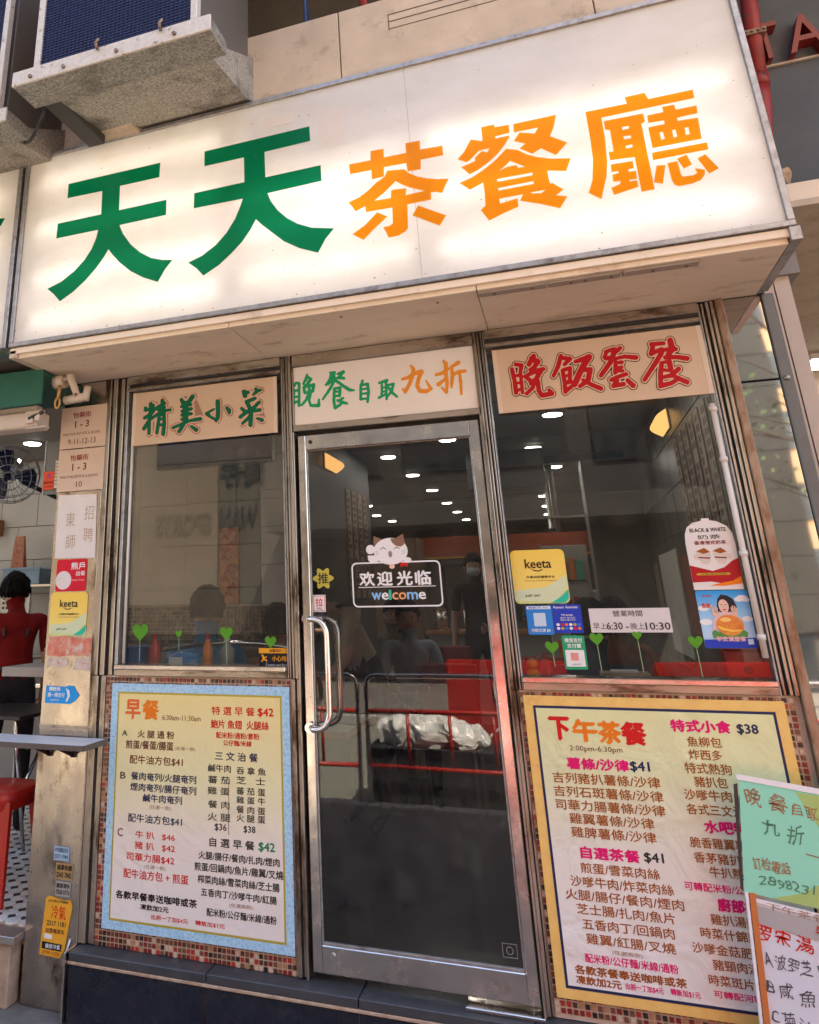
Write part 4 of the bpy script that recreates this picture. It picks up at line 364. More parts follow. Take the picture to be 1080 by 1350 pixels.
def arc(p0, p1, p2, n=6):
    p0, p1, p2 = Vector(p0), Vector(p1), Vector(p2)
    return [p0*(1-t)**2+p1*2*t*(1-t)+p2*t*t for t in (k/n for k in range(n+1))]
def tag(o, label=None, cat=None, group=None, kind=None):
    if label: o['label'] = label
    if cat: o['category'] = cat
    if group: o['group'] = group
    if kind: o['kind'] = kind
    return o
def thing(name, loc, label, cat, group=None, kind=None):
    o = bpy.data.objects.new(name, None); o.empty_display_size = .1; COL.objects.link(o); o.location = loc
    return tag(o, label, cat, group, kind)
def wloc(o):
    v = Vector((0, 0, 0))
    while o: v += o.location; o = o.parent
    return v
def obj(name, bm, m, parent=None, origin=None, smooth=False, label=None):
    """link a bmesh, built in world metres, as one object (under its parent, if it has one)"""
    if isinstance(bm, bpy.types.Mesh): me = bm
    else:
        me = bpy.data.meshes.new(name); bmesh.ops.recalc_face_normals(bm, faces=bm.faces[:]); bm.to_mesh(me); bm.free()
    ms = m if isinstance(m, (list, tuple)) else [m]
    if len(me.materials): me.materials.clear()
    for q in ms: me.materials.append(q)
    if smooth:
        for p in me.polygons: p.use_smooth = True
    o = bpy.data.objects.new(name, me); COL.objects.link(o)
    if parent:
        me.transform(Matrix.Translation(-wloc(parent))); o.parent = parent
    else:
        if origin is None:
            xs = [v.co for v in me.vertices]
            origin = Vector(((min(c.x for c in xs)+max(c.x for c in xs))/2, (min(c.y for c in xs)+max(c.y for c in xs))/2, min(c.z for c in xs)))
        me.transform(Matrix.Translation(-Vector(origin))); o.location = origin
    if label: o['label'] = label
    return o
def bobj(name, dims, m, parent=None, bev=.0015, **k): return obj(name, box(*dims, bev=bev), m, parent, **k)
def copy_tree(o, dloc=(0, 0, 0), label=None, parent=None):
    c = o.copy(); COL.objects.link(c); c.parent = parent
    if parent is None: c.location = o.location+Vector(dloc)
    if label: c['label'] = label
    for ch in list(o.children): copy_tree(ch, parent=c)
    return c
def outline_mesh(conts, y):
    """closed outlines (tenths of mm) -> filled flat print with its holes kept, in the plane y"""
    from mathutils.geometry import delaunay_2d_cdt
    loops = [[(c[2*i]/1e4, c[2*i+1]/1e4) for i in range(len(c)//2)] for c in conts]
    V, E = [], []
    for l in loops:
        n0 = len(V); V += [Vector(p) for p in l]; E += [(n0+i, n0+(i+1) % len(l)) for i in range(len(l))]
    vs_, _, fs, _, _, _ = delaunay_2d_cdt(V, E, [], 0, 1e-7)
    keep = []
    for f in fs:
        cx = sum(vs_[i].x for i in f)/len(f); cy = sum(vs_[i].y for i in f)/len(f); ins = False
        for l in loops:
            for k in range(len(l)):
                (x1, y1), (x2, y2) = l[k], l[(k+1) % len(l)]
                if (y1 > cy) != (y2 > cy) and cx < (x2-x1)*(cy-y1)/(y2-y1)+x1: ins = not ins
        if ins: keep.append(f)
    me = bpy.data.meshes.new('outline'); me.from_pydata([(v.x, y, v.y) for v in vs_], [], keep); me.update()
    return me
def curve_mesh(cu, y, place=None):
    o = bpy.data.objects.new('tmp', cu); COL.objects.link(o)
    dg = bpy.context.evaluated_depsgraph_get(); dg.update()
    me = bpy.data.meshes.new_from_object(o.evaluated_get(dg))
    bpy.data.objects.remove(o); bpy.data.curves.remove(cu)
    if place: place(me)
    for v in me.vertices: v.co = Vector((v.co.x, y, v.co.y))
    fl = [p for p in me.polygons if p.normal.y > 0]
    return me
def text_mesh(s, x0, x1, zc, h, y, bold=0.0, slant=0, keep=False, jit=0, turn=0, vert=False):
    """flat lettering filling x0..x1 at mid height zc, height h (metres) in the plane y"""
    cu = bpy.data.curves.new('lettering', 'FONT'); cu.body = s; cu.resolution_u = 2; cu.offset = 0
    if vert: cu.space_line = .95
    cu.align_x = 'LEFT'
    def place(me):
        xs = [v.co.x for v in me.vertices]; ys = [v.co.y for v in me.vertices]
        if not xs: return
        a, b, c, d = min(xs), max(xs), min(ys), max(ys)
        sx = (x1-x0)/max(b-a, 1e-6); sz = h/max(d-c, 1e-6)
        if keep: sx = sz if (b-a)*sz < (x1-x0) else sx
        xo = x0+((x1-x0)-(b-a)*sx)/2
        for v in me.vertices:
            X = xo+(v.co.x-a)*sx; Z = zc+(v.co.y-(c+d)/2)*sz
            X += slant*(Z-zc)
            if jit:
                X += jit*2.2*math.sin(Z*95+X*60)+jit*math.sin(Z*230); Z += jit*2.0*math.sin(X*105+1)
            if turn:
                dx, dz = X-(x0+x1)/2, Z-zc
                X = (x0+x1)/2+dx*math.cos(turn)-dz*math.sin(turn); Z = zc+dx*math.sin(turn)+dz*math.cos(turn)
            v.co.x, v.co.y = X, Z
    me = curve_mesh(cu, y, place)
    if bold > 0 and me.vertices:
        r = h*(.25+.75*min(1, 14*bold))*(bold+.012)*.50
        b = bmesh.new(); b.from_mesh(me)
        for k, (dx, dz) in enumerate(((1, .3), (-1, -.3), (.2, 1), (-.2, -1)) if bold > .025 else ((1, .2), (-1, -.2))):
            q = me.copy(); q.transform(Matrix.Translation((dx*r, -.00008*(k+1), dz*r*.8))); b.from_mesh(q); bpy.data.meshes.remove(q)
        b.to_mesh(me); b.free()
    return me
def text(s, x0, x1, zc, h, y, m, parent, name='lettering', bold=0.0, **k):
    me = text_mesh(s, x0, x1, zc, h, y, bold, **k)
    if not me.vertices: return None
    return obj(name, me, m, parent)
def poly(pts, y, thick=.0006):
    bm = bmesh.new(); a = [bm.verts.new((x, y, z)) for x, z in pts]; b = [bm.verts.new((x, y+thick, z)) for x, z in pts]
    bm.faces.new(a); bm.faces.new(b[::-1]); n = len(a)
    for i in range(n): bm.faces.new((a[i], b[i], b[(i+1) % n], a[(i+1) % n]))
    return bm
def rrect(x0, x1, z0, z1, r, n=5):
    p = []
    for cx, cz, a0 in ((x1-r, z1-r, 0), (x0+r, z1-r, 90), (x0+r, z0+r, 180), (x1-r, z0+r, 270)):
        p += [(cx+r*math.cos(math.radians(a0+90*k/n)), cz+r*math.sin(math.radians(a0+90*k/n))) for k in range(n+1)]
    return p
def disc(cx, cz, rx, rz, n=20, a0=0): return [(cx+rx*math.cos(a0+2*math.pi*k/n), cz+rz*math.sin(a0+2*math.pi*k/n)) for k in range(n)]

# ================================================================== SETTING
g = bmesh.new(); bx(g, -60, 60, -60, 60, -.3, -.124)
obj('road', g, ROADM, origin=(0, 0, -.12)); bpy.data.objects['road']['kind'] = 'structure'
g = bmesh.new(); bx(g, -30, 30, -3.5, 14, -.3, 0)
tag(obj('pavement', g, CONC), kind='structure')
g = bmesh.new(); bx(g, -30, 30, -30, -8.6, -.3, 0)
tag(obj('far_pavement', g, CONC), kind='structure')
for i, yy in enumerate((-3.64, -8.45)):
    k0 = thing('kerb', (0, yy+.07, 0), None, None, kind='structure')
    for j in range(14):
        b = box(-7.5+j*1.0, -6.508+j*1.0, yy, yy+.137, -.12, .004, .008); obj('kerb_stone', b, KERBM, k0)
# unseen upper part of our building, added for shade; height sets the sunlit edge
g = bmesh.new(); bx(g, -30, 34, .45, 14, 5.2, 8.3)
tag(obj('upper_shade_block', g, mat('render_wall', (.45, .40, .34), .8, col2=(.38, .33, .28), nscale=1), label=None),
    'unseen rendered block above the cafe sign, added to shade the front', 'building')

# the paved step of the open shop on the left
ls = thing('shop_step', (-2.9, 0, 0), None, None, kind='structure')
for i in range(3): bobj('step_stone', (-4.6+i*.9+.01, -3.71+i*.9, -.06, .02, 0, .232), mat('step_marble', (.52, .37, .25), .5, col2=(.26, .17, .11), nscale=12, bump=.002, bscale=30), ls, .004)
bobj('step_edge', (-4.62, -1.885, -.075, .03, .234, .262), mat('steel_edge', (.55, .5, .45), .35, .9), ls)
# white hexagon-like floor tiles with dark diamonds
fl = thing('shop_floor', (-3, 1.2, .27), None, None, kind='structure')
bobj('floor_screed', (-6, -1.89, .03, 2.3, .20, .262), GROUT, fl, 0)
g = bmesh.new(); PT = .075
for i in range(-56, 1):
    for j in range(0, 31):
        cx, cy = -1.93+i*PT, .07+j*PT; r = PT*.46; q = r*.62
        z0, z1 = .262, .2675
        ring = [(cx-r+q, cy-r), (cx+r-q, cy-r), (cx+r, cy-r+q), (cx+r, cy+r-q), (cx+r-q, cy+r), (cx-r+q, cy+r), (cx-r, cy+r-q), (cx-r, cy-r+q)]
        t = [g.verts.new((a, b, z1)) for a, b in ring]; bt = [g.verts.new((a, b, z0)) for a, b in ring]
        g.faces.new(t)
        for k in range(8): g.faces.new((bt[k], bt[(k+1) % 8], t[(k+1) % 8], t[k]))
        cx += PT/2; cy += PT/2; s = q*1.05
        t = [g.verts.new(p) for p in ((cx-s, cy, z1), (cx, cy-s, z1), (cx+s, cy, z1), (cx, cy+s, z1))]
        f = g.faces.new(t); f.material_index = 1
tag(obj('floor_tile', g, [mat('white_floor_tile', (.80, .75, .69), .3, dirt=(.3, .25, .2), dscale=8), mat('dark_floor_tile', (.03, .025, .022), .3)], fl), kind='stuff')

# interior floor, ceiling and walls
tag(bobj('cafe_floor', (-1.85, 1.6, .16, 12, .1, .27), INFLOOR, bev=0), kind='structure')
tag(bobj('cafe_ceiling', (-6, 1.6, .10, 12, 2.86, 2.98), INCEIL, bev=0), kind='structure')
rw = thing('right_wall', (1.33, 5, .27), None, None, kind='structure')
bobj('wall_core', (1.295, 1.5, .12, 12, .27, 2.86), BEIGEW, rw, 0)
for i in range(10):
    for j in range(9):
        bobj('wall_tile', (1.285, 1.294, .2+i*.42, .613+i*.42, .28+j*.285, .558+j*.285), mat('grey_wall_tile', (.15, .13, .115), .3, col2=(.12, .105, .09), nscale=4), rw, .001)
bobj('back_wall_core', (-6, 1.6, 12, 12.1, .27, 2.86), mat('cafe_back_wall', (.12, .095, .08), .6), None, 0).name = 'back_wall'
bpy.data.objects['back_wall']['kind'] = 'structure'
# partition seen through the left window: beige panel, grey pane, glazed tiles, mosaic dado
pw = thing('partition_wall', (-1.8, 1.6, .27), None, None, kind='structure')
bobj('partition_core', (-2.75, -1.13, 1.52, 1.62, .27, 2.86), BEIGEW, pw, 0)
bobj('partition_panel', (-2.75, -1.645, 1.49, 1.518, 1.60, 2.86), BEIGEW, pw)
bobj('grey_pane', (-1.64, -1.335, 1.50, 1.518, 1.60, 2.86), GREYG, pw)
for j in range(5):
    bobj('wall_tile', (-1.33, -1.132, 1.50, 1.518, 1.60+j*.245, 1.842+j*.245), WALLT, pw)
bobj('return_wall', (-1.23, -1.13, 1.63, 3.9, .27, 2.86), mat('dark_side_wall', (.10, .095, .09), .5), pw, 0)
g = bmesh.new()
for i in range(62):
    for j in range(2, 14):
        if j % 1 == 0:
            x0 = -2.74+i*.026; z0 = 1.25+(j-1)*.026
            if x0 > -1.15: continue
            bx(g, x0, x0+.0225, 1.511, 1.519, z0, z0+.0225, random.choice((0, 1, 2, 2, 3)))
tag(obj('mosaic_tile', g, [mat('dado_a', (.10, .05, .03), .3), mat('dado_b', (.16, .09, .05), .3), mat('dado_c', (.05, .028, .02), .3), mat('dado_d', (.22, .13, .08), .3)], pw), kind='stuff')
# back wall of the open shop on the left, with wide glazed tiles
bw = thing('left_shop_wall', (-4, 2.35, .27), None, None, kind='structure')
bobj('wall_core', (-6, -2.76, 2.33, 2.45, .27, 2.86), GROUTM, bw, 0)
for i in range(8):
    for j in range(9):
        x = -2.78-.395*i-(.2 if j % 2 else 0)
        bobj('wall_tile', (x-.39, x, 2.30, 2.328, .28+j*.285, .56+j*.285), WALLT, bw)

# ================================================================== BIG LIGHT-BOX SIGN
SX0, SX1, SZ0, SZ1, SY = -1.822, 1.405, 2.828, 3.84, -.512
PANEL = translum('backlit_sheet', (.93, .905, .87), thin=.55, grain=(.86, .83, .77))
REFL = mat('white_reflector', (.62, .58, .54), .7)
sg = thing('lightbox_sign', (-.2, -.4, 2.83), 'long white backlit sign with two green and three orange characters above the cafe front', 'shop sign')
bobj('sign_face', (SX0, SX1, SY, SY+.004, SZ0, SZ1), PANEL, sg, 0)
g = bmesh.new()
bx(g, SX0, SX1, -.345, -.34, SZ0, SZ1)
obj('back_panel', g, REFL, sg)
FW = .022
for nm, d in (('frame_rail', (SX0-FW, SX1+FW, SY-.012, -.338, SZ0-FW, SZ0-.0005)), ('frame_rail', (SX0-FW, SX1+FW, SY-.012, -.338, SZ1+.0005, SZ1+FW)),
              ('frame_post', (SX0-FW, SX0-.0005, SY-.012, -.338, SZ0, SZ1)), ('frame_post', (SX1+.0005, SX1+FW, SY-.012, -.338, SZ0, SZ1))):
    bobj(nm, d, ALU, sg, .002)
# the metal lip that folds over the edge of the sheet
TM = emis('fluorescent_tube', (1.0, .95, .89), TUBE)
for x0, x1, zs in ((-1.74, -.74, (3.70, 3.42, 3.15, 2.93)), (-.62, .12, (3.64, 3.36, 3.20, 2.96)), (.24, 1.34, (3.73, 3.45, 3.20, 2.94))):
    for z in zs:
        g = bmesh.new(); tubem(g, [(x0, -.450, z), (x1, -.450, z)], .016, 10)
        obj('fluorescent_tube', g, TM, sg, smooth=False)
        for xx in (x0-.018, x1+.002):
            bobj('tube_cap', (xx, xx+.016, -.476, -.342, z-.012, z+.012), REFL, sg)
GREENF = translum('green_film', (.002, .25, .105), .012, thin=.6)
ORANGEF = translum('orange_film', (.93, .36, .004), .012, thin=.6)
for k, mm in (('tin_a', GREENF), ('tin_b', GREENF), ('cha', ORANGEF), ('chaan', ORANGEF), ('teng', ORANGEF)):
    obj('character', outline_mesh(GLYPH[k], SY-.0016), mm, sg)
bobj('sheet_seam', (.1555, .1570, SY-.0010, SY-.0004, SZ0, SZ1), mat('seam_grey', (.45, .42, .38), .6), sg, 0)
g = bmesh.new()
for k in range(150):
    x = random.uniform(SX0, SX1); z = SZ0+(random.random()**3)*(SZ1-SZ0) if k % 3 else random.uniform(SZ0, SZ1); s = random.uniform(.0012, .0038)
    bx(g, x, x+s*random.uniform(.6, 2.4), SY-.0022, SY-.0019, z, z+s)
tag(obj('dust_speck', g, mat('dust_brown', (.16, .11, .07), .9), sg), kind='stuff')
# patches of tape left on the sheet
for x0, x1, z0, z1 in ((-.50, -.36, 3.70, 3.76), (-.24, -.12, 3.52, 3.72)):
    bobj('tape_patch', (x0, x1, SY-.0012, SY-.0004, z0, z1), translum('aged_tape_%d' % int(x0*-100), (.90, .84, .77), thin=.5), sg, 0)

nb = thing('lightbox_sign', (-2.9, -.4, 2.83), 'backlit sign of the shop at the left picture edge, a green tip showing', 'shop sign')
bobj('sign_face', (-4.4, -1.888, SY, SY+.004, SZ0, SZ1+.01), PANEL, nb, 0)
bobj('back_panel', (-4.4, -1.888, -.345, -.34, SZ0, SZ1+.01), REFL, nb, 0)
bobj('frame_post', (-1.8875, -1.862, SY-.012, -.338, SZ0-.02, SZ1+.03), ALU, nb, .002)
bobj('frame_rail', (-4.42, -1.888, SY-.012, -.338, SZ0-.022, SZ0-.0005), ALU, nb, .002)
bobj('frame_rail', (-4.42, -1.888, SY-.012, -.338, SZ1+.0105, SZ1+.03), ALU, nb, .002)
for z in (3.66, 3.38, 3.12, 2.93):
    g = bmesh.new(); tubem(g, [(-3.6, -.450, z), (-1.98, -.450, z)], .016, 10); obj('fluorescent_tube', g, TM, nb)
obj('character', poly([(-2.3, 3.60), (-1.955, 3.535), (-1.975, 3.50), (-2.10, 3.40), (-2.3, 3.3)], SY-.0016, .0004), GREENF, nb)

# strip, soffit and edge under the sign
sf = thing('soffit', (-.2, -.25, 2.75), None, None, kind='structure')
for x0, x1 in ((-1.80, -.693), (-.690, .356), (.359, 1.40)):
    bobj('soffit_panel', (x0, x1, -.495, -.004, 2.752, 2.775), PEACH, sf, .002)
bobj('soffit_rail', (-1.84, 1.42, -.512, -.497, 2.772, 2.803), PEACH, sf, .002)
bobj('soffit_end', (-1.842, -1.803, -.512, -.02, 2.752, 2.79), PEACH2, sf, .002)
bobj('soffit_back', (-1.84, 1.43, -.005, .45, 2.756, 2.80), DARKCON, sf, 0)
bobj('edge_strip', (1.402, 1.436, -.524, -.03, 2.752, 2.803), ALU, sf, .002)
for x in (.36, .62, .88): bobj('soffit_bracket', (x, x+.25, -.474, -.43, 2.744, 2.7515), mat('bracket_grey', (.42, .37, .32), .5, .4), sf)
for x in (.42, .56, .70, .84, .98, 1.09, .20, -.2, .75):
    g = bmesh.new(); tubem(g, [(x, -.45, 2.7435), (x, -.45, 2.7395)], .006, 8); obj('screw', g, RUST, sf)

# wall fascia above the sign
fa = thing('fascia', (0, -.3, 3.86), None, None, kind='structure')
bobj('fascia_panel', (-.605, -.138, -.47, -.42, 3.5, 4.285), PEACH2, fa, .003)
bobj('fascia_panel', (-.133, .95, -.47, -.42, 3.5, 4.285), PEACH2, fa, .003)
bobj('fascia_panel', (.955, 1.43, -.47, -.42, 3.5, 4.285), PEACH2, fa, .003)
bobj('fascia_panel', (-3.0, -1.285, -.42, -.38, 3.6, 4.12), PEACH2, fa, .003)
bobj('fascia_sill', (-1.42, -1.16, -.60, -.43, 3.845, 3.90), PEACH2, fa, .003)
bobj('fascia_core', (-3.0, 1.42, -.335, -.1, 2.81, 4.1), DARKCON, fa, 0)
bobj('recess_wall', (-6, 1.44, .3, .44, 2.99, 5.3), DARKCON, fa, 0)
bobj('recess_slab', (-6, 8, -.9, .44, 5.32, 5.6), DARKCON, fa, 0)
for d in ((.10, .72, 4.185, 4.189), (.10, .72, 4.145, 4.149), (.10, .104, 4.10, 4.19), (.105, .70, 4.105, 4.108)):
    bobj('chipped_line', (d[0], d[1], -.4725, -.4698, d[2], d[3]), DARKCON, fa, 0)
g = bmesh.new()
for k in range(40):
    x = .60+random.random()*.45; z = 4.205+random.random()*.08
    s = .008+random.random()*.02; bx(g, x, x+s, -.478, -.4705, z-s*.9, z+s)
tag(obj('red_paper_scrap', g, RED), 'torn red paper scraps stuck along the top of the beige fascia', 'paper', kind='stuff')
g = bmesh.new(); tubem(g, arc((-.34, -.2, 5.3), (-.40, -.2, 4.6), (-.345, -.2, 4.28), 8)+[Vector((-.32, -.2, 4.24))], .013, 8); tubem(g, [(-.37, -.22, 5.3), (-.37, -.22, 4.26)], .010, 8)
tag(obj('blue_cable', g, mat('blue_cable', (.02, .05, .16), .4), smooth=True), 'blue cables hanging down behind the beige fascia', 'cable')
g = bmesh.new(); tubem(g, [(-.06, -.2, 5.3), (-.06, -.2, 4.2)], .024, 12)
tag(obj('water_pipe', g, REDP, smooth=True), 'thin red pipe running down behind the fascia over the sign', 'pipe')

# ---- window-type condenser units on trays, top left
def ac_unit(label):
    t = thing('air_conditioner', (-1.0, -.75, 3.77), label, 'air conditioner', 'air conditioners above the sign')
    bobj('drip_tray', (-1.46, -.505, -1.10, -.945, 3.777, 3.846), GALV, t, .002)
    g = bmesh.new(); prof = [(-.950, 3.788), (-.55, 3.858), (-.47, 3.90), (-.47, 4.15), (-.950, 3.86)]
    L = [g.verts.new((-1.335, y, z)) for y, z in prof]; R = [g.verts.new((-.572, y, z)) for y, z in prof]
    g.faces.new(L); g.faces.new(R[::-1])
    for k in range(5): g.faces.new((L[k], R[k], R[(k+1) % 5], L[(k+1) % 5]))
    obj('sloping_base', g, mat('galvanised_slope', (.56, .50, .42), .6, .1, col2=(.13, .12, .10), nscale=110, namt=1.0, dirt=(.05, .042, .035), dscale=4, dmin=.5, dmax=.7), t)
    bobj('tray_lip', (-1.46, -.502, -1.112, -1.101, 3.776, 3.85), GALVL, t, .002)
    bobj('casing', (-1.36, -.60, -1.00, -.46, 3.88, 4.75), mat('unit_casing', (.12, .10, .085), .6), t, .004)
    for x0, x1 in ((-1.375, -1.345), (-.605, -.575)): bobj('corner_post', (x0, x1, -1.085, -1.05, 3.852, 4.75), GALVL, t, .002)
    bobj('mesh_screen', (-1.345, -.606, -1.068, -1.062, 3.855, 4.75), mat('navy_backing', (.004, .006, .03), .6), t, 0)
    g = bmesh.new()
    for k in range(37):
        x = -1.343+k*.020; bx(g, x, x+.007, -1.073, -1.0685, 3.856, 4.75)
    for k in range(60):
        z = 3.858+k*.015; bx(g, -1.343, -.607, -1.0762, -1.0732, z, z+.004)
    tag(obj('mesh_wire', g, mat('navy_mesh', (.022, .032, .12), .5, .1, col2=(.006, .009, .04), nscale=40), t), kind='stuff')
    bobj('mounting_block', (-1.43, -1.337, -.94, -.56, 3.80, 3.90), mat('rubber_block', (.05, .045, .04), .7), t, .004)
    for x in (-1.36, -1.19, -.93, -.66): 
        g = bmesh.new(); tubem(g, [(x, -1.112, 3.80), (x, -1.122, 3.80)], .009, 8); obj('bolt', g, RUST, t)
    for x in (-1.02, -.72):
        g = bmesh.new(); tubem(g, [(x, -1.118, 3.83), (x, -1.135, 3.855), (x+.01, -1.128, 3.875)], .007, 8); obj('clip', g, RUST, t)
    return t
g = bmesh.new(); tubem(g, arc((-1.44, -.9, 3.80), (-1.62, -.8, 3.62), (-1.80, -.62, 3.95), 10)+arc((-1.80, -.62, 3.95), (-1.86, -.55, 4.1), (-1.9, -.5, 4.4), 6)[1:], .008, 8)
tag(obj('drain_hose', g, BLACK, smooth=True), 'thin black drain hose looping between the two air conditioners', 'hose')
ac1 = ac_unit('blue-meshed air conditioner on a speckled metal tray above the green characters')
ac2 = copy_tree(ac1, (-1.12, .16, -.02), 'second air conditioner at the top left corner, left of the blue-meshed one')

# ---- slate wall with red letters, fire pipe, top right
sw = thing('slate_signboard', (2.6, .5, 3.24), 'dark slate signboard with red raised letters right of the cafe sign', 'shop sign')
bobj('board', (1.30, 4.2, .32, .44, 3.26, 4.9), SLATE, sw, .004)
bobj('board_lip', (1.45, 4.2, .10, .318, 3.245, 3.26), PEACH2, sw, .002)
cu = bpy.data.curves.new('raised', 'FONT')
for ch, x0, x1 in (('T', 1.70, 1.81), ('A', 1.835, 1.99)):
    me = text_mesh(ch, x0, x1, 4.095, .20, .25, 0)
    b = bmesh.new(); b.from_mesh(me); r = bmesh.ops.extrude_face_region(b, geom=b.faces[:])
    bmesh.ops.translate(b, vec=(0, .069, 0), verts=[e for e in r['geom'] if isinstance(e, bmesh.types.BMVert)])
    obj('raised_letter', b, mat('red_letter', (.20, .015, .012), .3), sw)
bobj('shelf_line', (1.45, 4.2, .305, .318, 3.985, 3.995), PEACH2, sw, 0)
g = bmesh.new(); tubem(g, [(1.82, .2, 5.3), (1.712, .2, 4.31), (1.664, .2, 3.84)], .036, 16); tubem(g, [(1.668, .2, 3.88), (1.662, .2, 3.82)], .043, 16); tubem(g, arc((1.664, .2, 3.84), (1.64, .2, 3.50), (1.56, .26, 3.34), 8), .038, 16)
tag(obj('fire_pipe', g, REDP, smooth=True), 'thick red fire main with an elbow right of the cafe sign', 'pipe')
pcs = thing('pipe_clamp', (1.706, .2, 4.1), 'rusty clamp holding the thick red fire main to the wall', 'clamp')
for z in (4.08,): bobj('clamp_band', (1.645, 1.735, .155, .31, z, z+.03), RUST, pcs, .003)
for k in range(4):
    g = bmesh.new(); tubem(g, [(1.652+k*.025, .153, 4.095), (1.652+k*.025, .146, 4.095)], .006, 8); obj('bolt', g, RUST, pcs)
g = bmesh.new(); bmesh.ops.create_icosphere(g, subdivisions=3, radius=.06, matrix=Matrix.Translation((1.645, .27, 3.37)))
for v in g.verts: v.co += (v.co-Vector((1.645, .27, 3.37)))*(.35*math.sin(v.co.x*90)*math.sin(v.co.z*70+v.co.y*60))
tag(obj('plaster_lump', g, GROUT), 'rough lump of plaster around the foot of the red pipe', 'plaster')
nbr = thing('neighbour_passage', (2.6, 2, 2.7), None, None, kind='structure')
bobj('ceiling_board', (1.46, 4.2, .05, 3.0, 3.13, 3.16), PEACH2, nbr, .002)
bobj('ceiling_beam', (1.46, 4.2, .06, .30, 3.161, 3.244), PEACH, nbr, .002)
bobj('passage_wall', (1.51, 4.2, 3.0, 3.1, 0, 3.13), mat('passage_paint', (.55, .46, .38), .7, col2=(.48, .40, .33), nscale=2), nbr, 0)
bobj('passage_side', (1.505, 1.56, .12, 3.0, 0, 3.13), mat('passage_paint', (.5, .4, .3)), nbr, 0)
bobj('dado_rail', (1.57, 4.2, 2.95, 2.999, 2.42, 2.46), PLASTIC_W, nbr)
pwin = thing('passage_window', (2.5, 2.99, 1.6), 'dark window in the beige passage at the right edge', 'window')
bobj('frame', (1.95, 3.4, 2.97, 2.999, 1.4, 2.40), mat('grey_frame', (.25, .25, .25), .4), pwin); bobj('pane', (2.0, 3.35, 2.955, 2.969, 1.45, 2.35), BLACK, pwin)
lp = thing('ceiling_lamp', (2.34, 2.6, 3.1), 'small lit ceiling lamp in the passage at the right edge', 'lamp')
bobj('lamp_body', (2.28, 2.50, 2.45, 2.75, 3.09, 3.128), PLASTIC_W, lp); bobj('diffuser', (2.295, 2.485, 2.47, 2.73, 3.08, 3.0895), emis('passage_light', (1, .93, .82), LAMP*.5), lp, 0)

# ================================================================== FRONT: frames and glass
def window(name, x0, x1, z0, z1, ox0, ox1, oz1, label):
    t = thing(name, ((x0+x1)/2, .03, z0), label, 'window')
    for a, b in ((ox0, x0), (x1, ox1)):      # stepped jambs: outer face, dark reveal, inner bead
        w = b-a
        out = a < x0
        P = ((0, .24, -.018, FRAME), (.24, .31, -.002, DARKFR), (.31, .50, -.012, FRAME), (.50, .64, .012, DARKFR), (.64, .80, -.004, FRAME), (.80, .87, .010, DARKFR), (.87, 1, .0, ALU))
        for p0, p1, yy, mm in P:
            u0, u1 = (a+w*p0, a+w*p1) if out else (b-w*p1, b-w*p0)
            bobj('reveal' if mm is DARKFR else 'jamb', (u0, u1, yy, .08, z0-.048, oz1), mm, t, 0 if mm is DARKFR else .002)
    bobj('head', (x0+.0005, x1-.0005, -.014, .08, z1, z1+.020), FRAMEH, t, .003)
    bobj('head_reveal', (x0+.0005, x1-.0005, .004, .08, z1+.020, z1+.036), DARKFR, t, 0)
    bobj('head_trim', (x0+.0005, x1-.0005, -.020, .08, z1+.036, oz1), FRAMEH, t, .003)
    bobj('sill', (x0+.0005, x1-.0005, -.030, .08, z0-.020, z0), STEEL, t, .003)
    bobj('sill_rail', (x0+.0005, x1-.0005, -.012, .08, z0-.048, z0-.0205), FRAMEH, t, .002)
    bobj('glass', (x0, x1, .030, .036, z0, z1), GLASS, t, 0)
    return t
wl = window('shop_window', -1.478, -.632, 1.352, 2.668, -1.604, -.577, 2.748, 'left cafe window with green hearts, above the blue-bordered menu')
wr = window('shop_window', .334, 1.186, 1.328, 2.668, .289, 1.243, 2.748, 'right cafe window with stickers and opening hours, above the yellow menu')
g = bmesh.new(); tubem(g, [(-1.452, .012, 1.354), (-1.452, .012, 2.62)], .007, 8); obj('conduit', g, PLASTIC_W, wl)
g = bmesh.new(); tubem(g, [(1.168, .006, 1.40), (1.168, .006, 2.33)], .011, 10)
for z in (1.46, 1.75, 2.1, 2.3): tubem(g, [(1.168, .006, z), (1.168, .006, z+.018)], .015, 10)
obj('conduit', g, PLASTIC_W, wr, smooth=True)
# rusty outer post between the window and the mirrored pillar
bobj('rusty_post', (1.244, 1.2755, -.030, .08, .02, 2.748), RUST, None, .004)
tag(bpy.data.objects['rusty_post'], 'rust-stained steel post between the right window and the mirrored pillar', 'post')

# transom sign over the door
ts = thing('transom_sign', (-.14, .01, 2.39), 'white panel over the door with green and orange brush characters', 'sign')
bobj('sign_board', (-.566, .281, -.002, .012, 2.402, 2.690), mat('white_acrylic', (.86, .83, .79), .28, col2=(.78, .74, .70), nscale=3), ts, .001)
for d in ((-.572, .286, -.016, .06, 2.372, 2.4015), (-.572, .286, -.016, .06, 2.691, 2.748)): bobj('sign_rail', d, FRAMEH, ts, .003)
bobj('side_bead', (-.574, -.5665, -.010, .06, 2.402, 2.690), FRAME, ts); bobj('side_bead', (.2815, .288, -.010, .06, 2.402, 2.690), FRAME, ts)
GB = flatmat('brush_green', (.015, .36, .15), .5); OB = flatmat('brush_orange', (.80, .30, .03), .5)
for k, mm in (('gmaan', GB), ('gcaan', GB), ('gzi', GB), ('gceoi', GB), ('ogau', OB), ('ozit', OB)):
    obj('character', outline_mesh(CALLI[k][0], -.0032), mm, ts)
